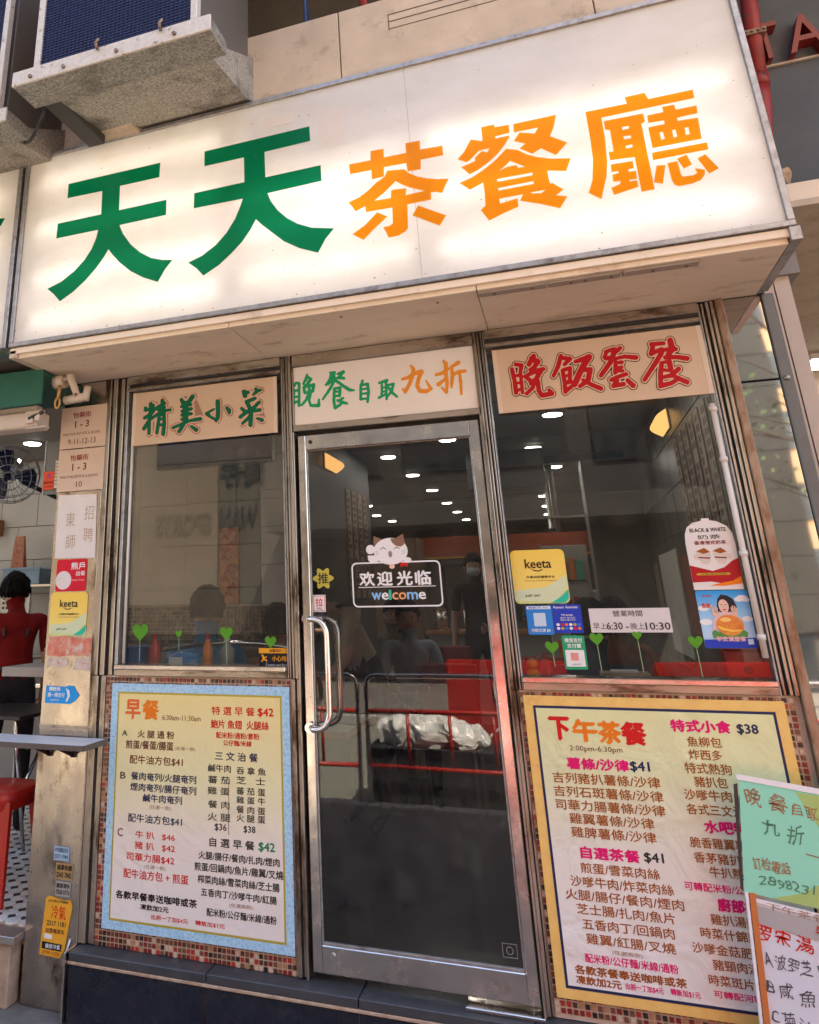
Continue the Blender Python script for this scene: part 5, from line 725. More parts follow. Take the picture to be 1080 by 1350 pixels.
# banners behind the top of the windows
def banner(x0, x1, z0, z1, keys, cols, label, side):
    t = thing('banner', ((x0+x1)/2, .01, z0), label, 'sign')
    bobj('board', (x0, x1, .002, .010, z0, z1), mat('cream_board', (.66, .50, .36), .5, col2=(.60, .45, .32), nscale=3, bump=.0006, bscale=40), t, .001)
    bobj('tape', (x0, x0+.018, .0006, .0018, z0, z1), mat('clear_tape', (.70, .58, .46), .3), t, 0)
    bobj('tape', (x1-.018, x1, .0006, .0018, z0, z1), mat('clear_tape', (.7, .6, .5)), t, 0)
    for k in keys:
        c = thing('character', wloc(t), None, None); c.location = (0, 0, 0); c.parent = t
        n = len(CALLI[k])
        for i in range(n-1, -1, -1):
            obj(('brushwork', 'inner_outline', 'outline')[i], outline_mesh(CALLI[k][i], .0004-.0010*(n-1-i)), cols[i], c)
    return t
banner(-1.452, -.655, 2.382, 2.660, ('zing', 'mei', 'siu', 'choi'), (flatmat('deep_green', (.0, .13, .055)), flatmat('salmon', (.80, .46, .36)), flatmat('taupe', (.36, .22, .15))),
       'cream banner with green brush characters in the left window', 0)
banner(.362, 1.184, 2.370, 2.656, ('maan', 'faan', 'tou', 'caan'), (flatmat('carmine', (.46, .006, .012)), flatmat('pale_rim', (.70, .52, .38)), flatmat('plum', (.09, .02, .02))),
       'cream banner with crimson brush characters in the right window', 1)

# ---- door
dr = thing('glass_door', (-.14, .0, .27), 'steel framed glass door with pull handles and a welcome sticker', 'door')
bobj('stile', (-.552, -.5145, -.010, .034, .277, 2.352), STEEL, dr, .003)
bobj('stile', (.2325, .272, -.010, .034, .277, 2.352), STEEL, dr, .003)
bobj('top_rail', (-.514, .232, -.010, .034, 2.282, 2.352), STEEL, dr, .003)
bobj('bottom_rail', (-.514, .232, -.010, .034, .277, .368), STEEL, dr, .003)
bobj('glass', (-.514, .232, .006, .014, .372, 2.281), GLASSD, dr, 0)
for d in ((-.5138, -.5075, .366, 2.281), (.2257, .2318, .366, 2.281)): bobj('glazing_bead', (d[0], d[1], -.004, .0055, d[2], d[3]), ALU, dr, .001)
bobj('glazing_bead', (-.507, .2255, -.008, .0055, .3685, .378), ALU, dr, .001)
bobj('glazing_bead', (-.507, .2255, -.004, .0055, 2.276, 2.2815), RUST, dr, .001)
g = bmesh.new(); tubem(g, [(-.49, -.0105, 2.318), (-.49, -.015, 2.318)], .009, 10); obj('key_cylinder', g, DARKFR, dr)
g = bmesh.new(); tubem(g, [(-.47, -.0105, .338), (-.47, -.015, .338)], .010, 10); obj('floor_lock', g, CHROME, dr)
def handle(y0, sgn):
    g = bmesh.new(); z0, z1 = 1.12, 1.545
    pts = [Vector((-.530, y0, z1))]+arc((-.505, y0+sgn*.05, z1), (-.433, y0+sgn*.07, z1+.004), (-.428, y0+sgn*.06, z1-.065), 8)+arc((-.428, y0+sgn*.06, z0+.065), (-.433, y0+sgn*.07, z0-.004), (-.505, y0+sgn*.05, z0), 8)+[Vector((-.530, y0, z0))]
    tubem(g, pts, .0125, 14)
    h = obj('handle', g, CHROME, dr, smooth=True)
    for z in (z0, z1):
        b = bmesh.new(); tubem(b, [(-.530, y0+sgn*.001, z), (-.530, y0+sgn*.018, z)], .021, 14); obj('mount', b, CHROME, h)
handle(-.011, -1); handle(.035, 1)
df = thing('door_frame', (-.14, .02, .25), 'dark steel frame around the glass door', 'door frame')
bobj('frame_post', (-.5765, -.567, -.018, .07, .25, 2.371), FRAME, df, .002)
bobj('frame_post', (.280, .2885, -.018, .07, .25, 2.371), FRAME, df, .002)
bobj('shadow_gap', (-.5665, -.5525, .03, .07, .25, 2.371), DARKFR, df, 0); bobj('shadow_gap', (.2725, .2795, .03, .07, .25, 2.371), DARKFR, df, 0)
bobj('shadow_gap', (-.552, .272, .036, .07, 2.3525, 2.371), DARKFR, df, 0)
bobj('threshold_plate', (.02, .285, -.05, .035, .2505, .262), STEEL, df, .002)
# posts below the windows beside the door and at the pillar
for x0, x1, lab in ((-.612, -.577, 'steel post between the blue-bordered menu and the door'), (.2890, .3145, 'steel post between the door and the yellow menu'), (-1.604, -1.532, 'steel post between the stainless pillar and the blue-bordered menu')):
    p = thing('steel_post', ((x0+x1)/2, 0, .25), lab, 'post')
    z1 = 1.303 if x0 < .2 else 1.2795
    w = x1-x0
    bobj('front_face', (x0, x0+w*.5, -.014, .06, .255, z1), FRAME, p, .002); bobj('groove', (x0+w*.5, x0+w*.66, .0, .06, .255, z1), DARKFR, p, 0); bobj('inner_face', (x0+w*.66, x1, -.006, .06, .255, z1), FRAME, p, .002)

# ---- mosaic walls under the windows
def mosaic(x0, x1, z0, z1, label):
    t = thing('mosaic_wall', ((x0+x1)/2, .05, z0), label, 'wall')
    bobj('wall_core', (x0, x1, .003, .12, z0, z1), GROUTM, t, 0)
    g = bmesh.new(); P = .0198
    nx, nz = int((x1-x0)/P), int((z1-z0)/P)
    for i in range(nx):
        for j in range(nz):
            a = x0+.002+i*P+random.uniform(-.0004, .0004); b = z1-.003-(j+1)*P+random.uniform(-.0004, .0004); s = .0152
            low = j/nz
            mi = random.choices(range(7), weights=(2.4, 5, 4, 3, 2.4, 2+low, 1+2.4*low))[0]
            d = random.uniform(0, .0008)
            v = [g.verts.new(p) for p in ((a+.001, -d, b+.001), (a+s-.001, -d, b+.001), (a+s-.001, -d, b+s-.001), (a+.001, -d, b+s-.001), (a, .0032, b), (a+s, .0032, b), (a+s, .0032, b+s), (a, .0032, b+s))]
            for f in ((0, 1, 2, 3), (4, 5, 1, 0), (5, 6, 2, 1), (6, 7, 3, 2), (7, 4, 0, 3)):
                q = g.faces.new([v[k] for k in f]); q.material_index = mi
    tag(obj('mosaic_tile', g, TILES, t), kind='stuff'); return t
mosaic(-1.531, -.613, .252, 1.303, 'brown and red mosaic wall behind the blue-bordered menu')
mosaic(.315, 1.243, .252, 1.2795, 'brown and red mosaic wall behind the yellow menu')

# ---- black plinth
pl = thing('tiled_plinth', (-.1, -.04, 0), None, None, kind='structure')
xs = [-1.60, -.968, -.36, .25, .86, 1.50]
for a, b in zip(xs[:-1], xs[1:]):
    bobj('ledge_tile', (a+.002, b-.002, -.084, .14, .218, .2495), LEDGE, pl, .003)
    bobj('plinth_tile', (a+.002, b-.002, -.080, .0, .004, .206), NAVY, pl, .002)
bobj('grout_line', (-1.602, 1.5, -.086, .10, .2065, .2175), GROUT, pl, .002)
bobj('plinth_core', (-1.60, 1.5, -.072, .14, 0, .2175), GROUT, pl, 0)
bobj('plinth_core', (1.2, 1.5, .0, .14, .2175, .25), GROUT, pl, 0)
bobj('plinth_edge', (-1.610, -1.6025, -.10, .02, 0, .25), STEEL, pl, .001)

PSTEEL = mat('worn_pillar_steel', (.70, .60, .50), .16, 1, col2=(.42, .34, .27), nscale=4, rough2=.38, rbump=.014, bump=.0016, bscale=14, dirt=(.13, .075, .045), dscale=6, dmin=.54, dmax=.66, stretch=(1, 1, .6))
# ---- stainless pillar on the left
sp = thing('steel_pillar', (-1.74, .1, 0), 'stainless steel clad pillar covered in stickers, left of the cafe', 'pillar')
bobj('cladding', (-1.882, -1.612, -.008, .30, .0, 2.62), PSTEEL, sp, .004)
bobj('upper_cladding', (-1.876, -1.606, .0, .30, 2.622, 2.751), STEEL, sp, .003)
bobj('corner_bead', (-1.6115, -1.6045, -.018, .30, 0, 2.751), FRAME, sp, .002)
bobj('joint_cover', (-1.884, -1.613, -.0095, -.0083, 1.072, 1.085), FRAME, sp, 0)

# ---- mirrored pillar on the right
MIRR = mat('mirror_stone', (.42, .40, .37), .03, .92, rbump=.0016, col2=(.36, .34, .31), nscale=3)
mp_ = thing('mirrored_pillar', (1.35, .1, 0), 'mirror-polished pillar at the right end of the front', 'pillar')
bobj('mirror_panel', (1.277, 1.411, -.004, .40, .0, 2.398), MIRR, mp_, .002)
bobj('mirror_panel', (1.277, 1.411, -.004, .40, 2.404, 2.75), MIRR, mp_, .002)
bobj('corner_strip', (1.412, 1.455, -.014, .40, 0, 2.75), mat('slate_strip', (.13, .14, .15), .35, .5, col2=(.10, .105, .115), nscale=6), mp_, .004)
g = bmesh.new(); bmesh.ops.create_uvsphere(g, u_segments=12, v_segments=8, radius=.012, matrix=Matrix.Translation((1.432, -.014, 2.40)))
obj('fixing_knob', g, ALU, mp_, smooth=True)
# ================================================================== MENU BOARDS
YM = -.012
bl = thing('menu_board', (-1.055, -.01, .318), 'breakfast menu sheet with pale blue patterned border', 'menu', 'menu sheets')
bobj('backing', (-1.492, -.623, -.0105, -.0015, .318, 1.271), mat('blue_border', (.30, .58, .76), .55, col2=(.52, .74, .84), nscale=70, bump=.002, bscale=9, dirt=(.30, .46, .62), dscale=90, dmin=.5, dmax=.6), bl, .001)
bobj('gold_line', (-1.457, -.657, -.0113, -.0106, .352, 1.236), mat('gold_line', (.46, .36, .03), .4), bl, 0)
bobj('sheet', (-1.449, -.665, YM, -.0114, .360, 1.228),
     gradmat('breakfast_print', ((0, (.80, .74, .67)), (.35, (.80, .71, .60)), (.62, (.78, .72, .40)), (1, (.82, .67, .28))), z0=.36, z1=1.228, rough=.45, bumpd=.012), bl, 0)
def lines(L, parent, y):
    for s, x0, x1, zc, h, c, b in L:
        vert = False
        text(s, x0, x1, zc, h, y, INK[c], parent, name='text_line', bold=b*1.35+.012)
lines(MENU_L, bl, YM-.0006)
bobj('divider', (-.9035, -.9005, YM-.0008, YM-.0001, .705, .90), INK['tan'], bl, 0)
br_ = thing('menu_board', (.76, -.01, .314), 'afternoon tea menu sheet with orange-yellow border and navy line', 'menu', 'menu sheets')
bobj('backing', (.328, 1.192, -.0105, -.0015, .314, 1.262), mat('yellow_border', (.86, .58, .16), .55, col2=(.80, .46, .12), nscale=18, bump=.003, bscale=9, dirt=(.62, .30, .10), dscale=14, dmin=.58, dmax=.75), br_, .001)
bobj('navy_line', (.361, 1.159, -.0113, -.0106, .345, 1.228), INK['navy'], br_, 0)
bobj('sheet', (.370, 1.150, YM, -.0114, .354, 1.219),
     gradmat('tea_print', ((0, (.82, .77, .71)), (.45, (.80, .74, .62)), (.75, (.72, .70, .40)), (1, (.74, .72, .36))), z0=.354, z1=1.219, rough=.42, bumpd=.020), br_, 0)
lines(MENU_R, br_, YM-.0006)

# ================================================================== STICKERS ON THE GLASS
def sheet(name, pts, y, m, label, cat, th=.0008, parent=None, group=None):
    if parent is None:
        xs = [p[0] for p in pts]; zs = [p[1] for p in pts]
        t = thing(name, ((min(xs)+max(xs))/2, y, min(zs)), label, cat, group)
    else: t = parent
    obj('backing', poly(pts, y, th), m, t); return t
YG = .0285      # just in front of the window glass
def delivery_sticker(x0, x1, z0, z1, y, label, tilt=0):
    m = gradmat('delivery_yellow_%d' % int(1000+x0*100), ((0, (.60, .66, .25)), (.30, (.86, .66, .16)), (1, (.88, .60, .10))), z0=z0, z1=z1, rough=.3, bumpd=0)
    t = sheet('sticker', rrect(x0, x1, z0, z1, .02), y, m, label, 'sticker')
    w, h = x1-x0, z1-z0
    obj('pale_band', poly([(x0+.004, z0+.012), (x0+w*.72, z0+.004), (x0+w*.98, z0+h*.3), (x0+w*.99, z0+h*.52), (x0+w*.6, z0+h*.30), (x0+.003, z0+h*.24)], y-.0004, .0003), flatmat('pale_lime', (.62, .68, .42)), t)
    obj('green_corner', poly([(x0+w*.66, z0+.002), (x1-.02, z0+.002), (x1-.004, z0+.018), (x1-.001, z0+h*.26), (x0+w*.84, z0+h*.12)], y-.0007, .0002), INK['teal'], t)
    text('keeta', x0+w*.26, x0+w*.74, z0+h*.74, h*.17, y-.0010, INK['dark'], t, bold=.05)
    obj('smile', poly([(x0+w*.34, z0+h*.655), (x0+w*.42, z0+h*.60), (x0+w*.5, z0+h*.59), (x0+w*.58, z0+h*.62), (x0+w*.57, z0+h*.635), (x0+w*.5, z0+h*.61), (x0+w*.42, z0+h*.62)], y-.0010, .0002), INK['dark'], t)
    text('外賣自取優惠平台', x0+w*.26, x0+w*.78, z0+h*.49, h*.045, y-.0010, INK['dark'], t, bold=.03)
    text('Your food and delivery platform', x0+w*.22, x0+w*.82, z0+h*.42, h*.03, y-.0010, INK['brown'], t)
    text('JUST 24/7', x0+w*.2, x0+w*.48, z0+h*.14, h*.05, y-.0010, INK['dark'], t, bold=.05)
    return t
delivery_sticker(.338, .546, 1.593, 1.800, YG, 'yellow rounded keeta sticker on the right window, left of the opening hours')
# blue cards
t = sheet('sticker', rrect(.375, .4715, 1.477, 1.585, .006), YG, INK['blue'], 'light blue payment sticker under the yellow sticker on the right window', 'sticker')
obj('header', poly([(.379, 1.572), (.468, 1.572), (.468, 1.583), (.379, 1.583)], YG-.0004, .0003), INK['white'], t)
text('轉數快 FPS', .385, .462, 1.5775, .008, YG-.0006, INK['blue'], t, bold=.04)
obj('white_box', poly(rrect(.401, .446, 1.508, 1.558, .003), YG-.0004, .0003), flatmat('pale_blue', (.55, .66, .76)), t)
text('付款立減 $8', .388, .458, 1.493, .013, YG-.0006, INK['white'], t, bold=.05)
t = sheet('sticker', rrect(.474, .580, 1.483, 1.588, .005), YG, INK['cobalt'], 'dark blue payment sticker with coloured dots, beside the light blue one', 'sticker')
text('Payment  Reminder', .480, .570, 1.577, .011, YG-.0006, INK['white'], t, bold=.05)
text('We accept', .505, .548, 1.549, .009, YG-.0006, INK['white'], t, bold=.05)
for z in (1.541, 1.533): text('信用卡 電子支付', .50, .555, z-.002, .006, YG-.0006, INK['white'], t, bold=.03)
for i in range(6):
    for j in range(2):
        obj('coloured_dot', poly(disc(.489+i*.0155, 1.514-j*.014, .0062, .0055, 10), YG-.0004, .0002), INK[('white', 'red', 'orange', 'white', 'gold', 'blue')[(i+3*j) % 6]], t)
t = sheet('sticker', rrect(.495, .577, 1.352, 1.474, .006), YG, flatmat('leaf_green', (.02, .33, .14), .35), 'green payment sticker hanging under the blue ones on the right window', 'sticker')
text('微信支付', .505, .568, 1.457, .016, YG-.0006, INK['white'], t, bold=.06); text('支付寶', .512, .562, 1.437, .016, YG-.0006, INK['white'], t, bold=.06)
obj('white_panel', poly(rrect(.502, .570, 1.362, 1.422, .003), YG-.0004, .0003), INK['white'], t)
obj('pink_box', poly([(.520, 1.384), (.548, 1.384), (.548, 1.412), (.520, 1.412)], YG-.0007, .0002), flatmat('pale_red', (.75, .30, .25)), t)
text('$ 8OFF', .522, .552, 1.370, .006, YG-.0008, INK['dark'], t)
# opening hours
t = sheet('opening_hours_plate', rrect(.607, .890, 1.4845, 1.572, .002), YG, mat('pale_plate', (.66, .61, .58), .4), 'white opening hours plate on the right window', 'sign')
text('營業時間', .692, .795, 1.553, .022, YG-.0006, INK['dark'], t, bold=.01)
text('早上', .616, .664, 1.508, .024, YG-.0006, INK['grey'], t, bold=.0); text('6:30 -', .664, .740, 1.508, .026, YG-.0006, INK['dark'], t, bold=.04)
text('晚上', .748, .796, 1.507, .024, YG-.0006, INK['grey'], t); text('10:30', .800, .884, 1.507, .026, YG-.0006, INK['dark'], t, bold=.04)
# hanging milk tea card
P = [(.986, 1.633), (1.150, 1.633), (1.152, 1.80), (1.149, 1.835), (1.135, 1.862), (1.105, 1.880), (1.082, 1.885), (1.080, 1.893), (1.054, 1.893), (1.052, 1.885), (1.022, 1.878), (1.000, 1.862), (.989, 1.835), (.986, 1.80)]
t = sheet('sticker', P, YG, mat('card_white', (.74, .69, .64), .35), 'arched red and white tea-cup card on the right window', 'sticker')
def wave(z): return [(.9865+.0163*k, z+.006*math.sin(k*.75)) for k in range(11)]
obj('red_field', poly([(.9865, 1.66)]+[(.9865, 1.722)]+[(1.02, 1.712), (1.06, 1.70), (1.10, 1.712), (1.13, 1.735), (1.1515, 1.745), (1.1505, 1.66), (1.10, 1.652), (1.05, 1.662)], YG-.0004, .0003), flatmat('card_red', (.42, .01, .015), .35), t)
obj('gold_wave', poly([(1.04, 1.648), (1.09, 1.646), (1.1495, 1.654), (1.1495, 1.680), (1.12, 1.664), (1.07, 1.655)], YG-.0007, .0002), INK['orange'], t)
text('BLACK & WHITE', 1.008, 1.130, 1.850, .014, YG-.0006, INK['dark'], t, bold=.06)
text('奶茶', 1.030, 1.108, 1.824, .016, YG-.0006, INK['grey'], t, bold=.03)
text('香滑港式奶茶', 1.016, 1.122, 1.803, .014, YG-.0006, INK['crimson'], t, bold=.06)
for cx in (1.040, 1.095):
    obj('tea_cup', poly([(cx-.024, 1.772), (cx+.024, 1.768), (cx+.020, 1.74), (cx+.010, 1.725), (cx-.010, 1.726), (cx-.020, 1.745)], YG-.0007, .0002), mat('cup_cream', (.66, .56, .46), .3), t)
    obj('tea_surface', poly([(cx-.023, 1.773), (cx+.005, 1.784), (cx+.023, 1.769), (cx, 1.762)], YG-.0010, .0002), INK['rust'], t)
    obj('cup_band', poly([(cx-.020, 1.752), (cx+.020, 1.749), (cx+.019, 1.744), (cx-.019, 1.747)], YG-.0010, .0002), INK['crimson'], t)
    s = -1 if cx < 1.06 else 1
    obj('cup_handle', poly(disc(cx+s*.028, 1.752, .009, .010, 12), YG-.0005, .00015), mat('cup_cream', (.66, .56, .46), .3), t)
obj('gold_ribbon', poly([(1.008, 1.693), (1.112, 1.693), (1.118, 1.689), (1.112, 1.685), (1.008, 1.685), (1.002, 1.689)], YG-.0008, .0002), INK['gold'], t)
text('好味 每日新鮮', 1.018, 1.104, 1.689, .005, YG-.0011, INK['dark'], t)
# burger poster
t = sheet('sticker', rrect(.987, 1.1565, 1.430, 1.630, .008), YG, gradmat('poster_sky', ((0, (.05, .16, .34)), (.2, (.48, .66, .80)), (.55, (.32, .58, .80)), (1, (.02, .30, .66))), z0=1.43, z1=1.63, rough=.3, bumpd=0), 'blue poster of a woman holding a large burger bun on the right window', 'poster')
for cx, cz, r in ((1.125, 1.598, .012), (1.137, 1.603, .014), (1.147, 1.596, .010), (1.005, 1.568, .014), (1.018, 1.575, .012), (1.005, 1.52, .016), (1.14, 1.53, .014)):
    obj('cloud', poly(disc(cx, cz, r*1.3, r*.7, 12), YG-.00035-.0001*random.random(), .0001), INK['white'], t)
obj('navy_strip', poly([(.992, 1.4315), (1.151, 1.4315), (1.1555, 1.438), (1.1555, 1.466), (.9885, 1.459), (.9885, 1.437)], YG-.0008, .0002), INK['cobalt'], t)
HB = flatmat('print_black', (.02, .016, .02)); SKP = flatmat('print_skin', (.76, .48, .36)); WH = INK['white']
obj('hair', poly([(1.052, 1.545), (1.050, 1.575), (1.056, 1.600), (1.070, 1.616), (1.090, 1.612), (1.106, 1.600), (1.114, 1.575), (1.112, 1.545)], YG-.0010, .0002), HB, t)
obj('blouse', poly([(1.02, 1.49), (1.03, 1.53), (1.05, 1.552), (1.075, 1.556), (1.10, 1.55), (1.12, 1.53), (1.128, 1.49)], YG-.0011, .0002), flatmat('print_pink', (.72, .50, .47)), t)
obj('face', poly(disc(1.072, 1.575, .0165, .024, 18), YG-.0014, .0002), SKP, t)
for x in (1.0655, 1.079): obj('eye', poly(disc(x, 1.580, .0028, .0014, 8), YG-.0017, .0002), HB, t)
obj('nose', poly([(1.0715, 1.579), (1.0745, 1.571), (1.0705, 1.571)], YG-.0017, .0002), flatmat('print_shade', (.58, .33, .25)), t)
obj('mouth', poly([(1.065, 1.564), (1.080, 1.565), (1.073, 1.559)], YG-.0017, .0002), INK['red'], t)
def hand_print(cx, cz, s):
    for k in range(4):
        a = math.radians(62+k*18) if s > 0 else math.radians(118-k*18)
        L = (.020, .024, .023, .018)[k]
        x1, z1 = cx+math.cos(a)*L, cz+math.sin(a)*L; nx, nz = -math.sin(a)*.0026, math.cos(a)*.0026
        bx_, bz_ = cx+math.cos(a)*.003+(k-1.5)*.004*s*-1, cz
        obj('finger', poly([(bx_-nx, bz_-nz), (x1-nx*.7, z1-nz*.7), (x1+nx*.7, z1+nz*.7), (bx_+nx, bz_+nz)], YG-.0018-.0001*k, .0001), SKP, t)
    obj('palm', poly(disc(cx, cz-.004, .009, .010, 12), YG-.0019, .0001), SKP, t)
    obj('thumb', poly([(cx+s*.004, cz-.006), (cx+s*.016, cz+.004), (cx+s*.018, cz+.001), (cx+s*.008, cz-.012)], YG-.0020, .0001), SKP, t)
hand_print(1.040, 1.553, 1); hand_print(1.104, 1.553, -1)
obj('lettuce', poly([(1.018+.0115*k, 1.488+(.006 if k % 2 else -.004)) for k in range(11)]+[(1.13, 1.468), (1.02, 1.465)], YG-.0022, .0001), flatmat('print_lettuce', (.10, .26, .06)), t)
obj('bun', poly(disc(1.080, 1.509, .044, .036, 26), YG-.0024, .0001), mat('print_bun', (.80, .30, .04), .4, col2=(.62, .14, .02), nscale=45), t)
obj('filling', poly([(1.040, 1.508), (1.06, 1.499), (1.09, 1.492), (1.118, 1.494), (1.112, 1.488), (1.085, 1.486), (1.055, 1.492), (1.040, 1.500)], YG-.0026, .0001), INK['yellow'], t)
obj('bun_shine', poly(disc(1.070, 1.528, .018, .008, 14), YG-.0026, .0001), flatmat('print_shine', (.90, .55, .16)), t)
text('早安漢堡餐', 1.028, 1.122, 1.462, .016, YG-.0028, flatmat('print_rose', (.80, .45, .42)), t, bold=.08)
text('Burger', 1.010, 1.040, 1.612, .009, YG-.0010, INK['red'], t, bold=.04)
text('香脆', 1.000, 1.030, 1.578, .016, YG-.0028, INK['red'], t, bold=.04)
obj('white_patch', poly([(1.128, 1.443), (1.146, 1.444), (1.146, 1.462), (1.128, 1.461)], YG-.0012, .0002), flatmat('pale_blue', (.55, .66, .76)), t)
# hearts on stalks
HG = flatmat('heart_green', (.09, .30, .02), .4)
def heart(cx, cz, s, L, y, label):
    pts = []
    for k in range(24):
        a = 2*math.pi*k/24
        pts.append((cx+s*.5*(16*math.sin(a)**3)/16, cz+s*.5*(13*math.cos(a)-5*math.cos(2*a)-2*math.cos(3*a)-math.cos(4*a))/15))
    t = thing('heart_decal', (cx, y, cz-L), label, 'sticker', 'green hearts on the windows')
    obj('heart', poly(pts, y, .0006), HG, t)
    obj('stalk', poly([(cx-.0012, cz-s*.5), (cx+.0014, cz-s*.5), (cx+.004, cz-L), (cx+.001, cz-L)], y+.0001, .0004), flatmat('stalk_green', (.30, .42, .24)), t)
for cx, cz, s, L, lab in ((-1.377, 1.493, .085, .13, 'largest green heart on a stalk, leftmost on the left window'), (-1.173, 1.483, .034, .07, 'tiny green heart in front of the diner in the left window'),
                          (-.932, 1.486, .064, .13, 'green heart on a stalk in the middle right of the left window'), (-.718, 1.450, .055, .05, 'green heart just above the black wet-floor sticker'),
                          (.456, 1.432, .050, .07, 'green heart left of the green payment sticker'), (.621, 1.463, .050, .115, 'green heart below the left end of the opening hours plate'),
                          (.765, 1.475, .034, .13, 'green heart on a long stalk below the middle of the opening hours plate'), (.958, 1.452, .050, .12, 'green heart left of the burger poster')):
    heart(cx, cz, s, L, YG-.0002, lab)
# caution sticker
t = sheet('sticker', [(-.775, 1.345), (-.617, 1.345), (-.617, 1.424), (-.775, 1.424)], YG, INK['dark'], 'black and yellow caution sticker at the lower right of the left window', 'sticker')
obj('yellow_band', poly([(-.774, 1.402), (-.618, 1.402), (-.618, 1.423), (-.774, 1.423)], YG-.0004, .0003), flatmat('caution_yellow', (.80, .36, .02)), t)
text('溫馨提示', -.725, -.668, 1.413, .012, YG-.0006, INK['dark'], t, bold=.03)
text('小心地滑', -.712, -.622, 1.381, .022, YG-.0006, flatmat('caution_yellow', (.8, .4, 0)), t, bold=.05)
text('Caution wet floor', -.742, -.640, 1.355, .010, YG-.0006, INK['white'], t, bold=.02)
g = [(-.762, 1.395), (-.757, 1.399), (-.753, 1.394), (-.748, 1.386), (-.737, 1.390), (-.736, 1.386), (-.747, 1.380), (-.735, 1.374), (-.738, 1.364), (-.742, 1.372), (-.752, 1.374), (-.760, 1.366), (-.764, 1.368), (-.756, 1.380)]
obj('slipping_figure', poly(g, YG-.0006, .0003), flatmat('caution_yellow', (.8, .4, 0)), t)

# door stickers
YD = .0048
ws = thing('welcome_sticker', (-.13, YD, 1.588), 'white outlined welcome sticker with a waving cat on the door glass', 'sticker')
ring = rrect(-.327, .056, 1.588, 1.772, .022, 6); inner = rrect(-.321, .050, 1.594, 1.766, .018, 6)
b = bmesh.new(); A = [b.verts.new((x, YD, z)) for x, z in ring]; B = [b.verts.new((x, YD, z)) for x, z in inner]
for k in range(len(A)): b.faces.new((A[k], A[(k+1) % len(A)], B[(k+1) % len(A)], B[k]))
obj('outline', b, INK['white'], ws)
obj('underline', poly([(-.300, 1.6675), (.030, 1.6675), (.030, 1.6705), (-.300, 1.6705)], YD, .0004), INK['white'], ws)
for ch, x in (('欢', -.292), ('迎', -.215), ('光', -.130), ('临', -.052)):
    text(ch, x, x+.064, 1.703, .056, YD-.0003, INK['white'], ws, name='character', bold=.07)
for ch, x0, x1, c, hh in (('w', -.243, -.203, 'blue', 0), ('e', -.200, -.172, 'white', 0), ('l', -.168, -.160, 'teal', .010), ('c', -.155, -.131, 'orange', 0), ('o', -.127, -.096, 'orange', 0), ('m', -.091, -.048, 'blue', 0), ('e', -.043, -.015, 'white', 0)):
    text(ch, x0, x1, 1.632+hh/2, .028+hh, YD-.0003, {'blue': flatmat('pale_sky', (.25, .50, .78)), 'orange': flatmat('pale_orange', (.80, .36, .16))}.get(c, INK[c]), ws, name='letter', bold=.08)
cat_ = thing('cat_print', wloc(ws), None, None); cat_.location = (0, 0, 0); cat_.parent = ws
CW = flatmat('cat_white', (.80, .77, .73)); CT = flatmat('cat_tan', (.24, .13, .08)); CP = flatmat('cat_line', (.05, .03, .03))
def cp(nm, pts, d, m): obj(nm, poly(pts, YD-.0004-d*.0003, .0002), m, cat_)
cp('ear', [(-.222, 1.835), (-.221, 1.882), (-.185, 1.866)], 0, CT); cp('ear', [(-.125, 1.868), (-.092, 1.886), (-.084, 1.838)], 0, CT)
cp('head', disc(-.150, 1.815, .074, .056, 26), 1, CW)
cp('patch', [(-.148, 1.868), (-.120, 1.868), (-.096, 1.855), (-.088, 1.842), (-.105, 1.832), (-.128, 1.838), (-.142, 1.852)], 2, CT)
cp('raised_paw', disc(-.238, 1.825, .020, .020, 14), 0, CW); cp('arm', [(-.252, 1.80), (-.215, 1.80), (-.205, 1.775), (-.235, 1.765), (-.250, 1.78)], 0, CW)
cp('paw', disc(-.080, 1.776, .017, .012, 12), 2, CW)
for s in (-1, 1):
    cx = -.152+s*.030
    cp('closed_eye', [(cx-.012, 1.822), (cx, 1.830), (cx+.012, 1.822), (cx+.012, 1.825), (cx, 1.834), (cx-.012, 1.825)], 3, CP)
    for q in range(2): cp('whisker', [(cx+s*.022, 1.812-q*.009), (cx+s*.034, 1.815-q*.009), (cx+s*.034, 1.8165-q*.009), (cx+s*.022, 1.8135-q*.009)], 3, CP)
cp('mouth', disc(-.152, 1.803, .0085, .014, 14), 3, flatmat('mouth_grey', (.30, .22, .20)))
cp('bell', disc(-.148, 1.752, .012, .010, 12), 2, flatmat('bell_peach', (.80, .50, .38)))
cp('red_knot', [(-.112, 1.770), (-.090, 1.762), (-.078, 1.768), (-.082, 1.748), (-.096, 1.755), (-.110, 1.748)], 3, INK['red'])
# push/pull stickers
t = thing('sticker', (-.457, YD, 1.668), 'yellow flower-shaped push sticker left on the door glass', 'sticker')
fp = []
for k in range(40):
    a = 2*math.pi*k/40; r = .040*(1+.22*math.cos(6*a+math.pi)); fp.append((-.457+r*math.sin(a)*1.0, 1.711+r*math.cos(a)))
obj('petals', poly(fp, YD, .0004), flatmat('flower_yellow', (.50, .42, .06)), t)
text('推', -.481, -.433, 1.711, .046, YD-.0004, INK['dark'], t, bold=.03)
t = sheet('sticker', [(-.507, 1.572), (-.450, 1.572), (-.450, 1.642), (-.507, 1.642)], YD, INK['white'], 'square white pull sticker with a red character on the door glass', 'sticker', th=.0004)
for d in ((-.504, -.453, 1.636, 1.6385), (-.504, -.453, 1.5755, 1.578), (-.504, -.502, 1.578, 1.636), (-.455, -.453, 1.578, 1.636)):
    obj('red_border', poly([(d[0], d[2]), (d[1], d[2]), (d[1], d[3]), (d[0], d[3])], YD-.0003, .0002), INK['red'], t)
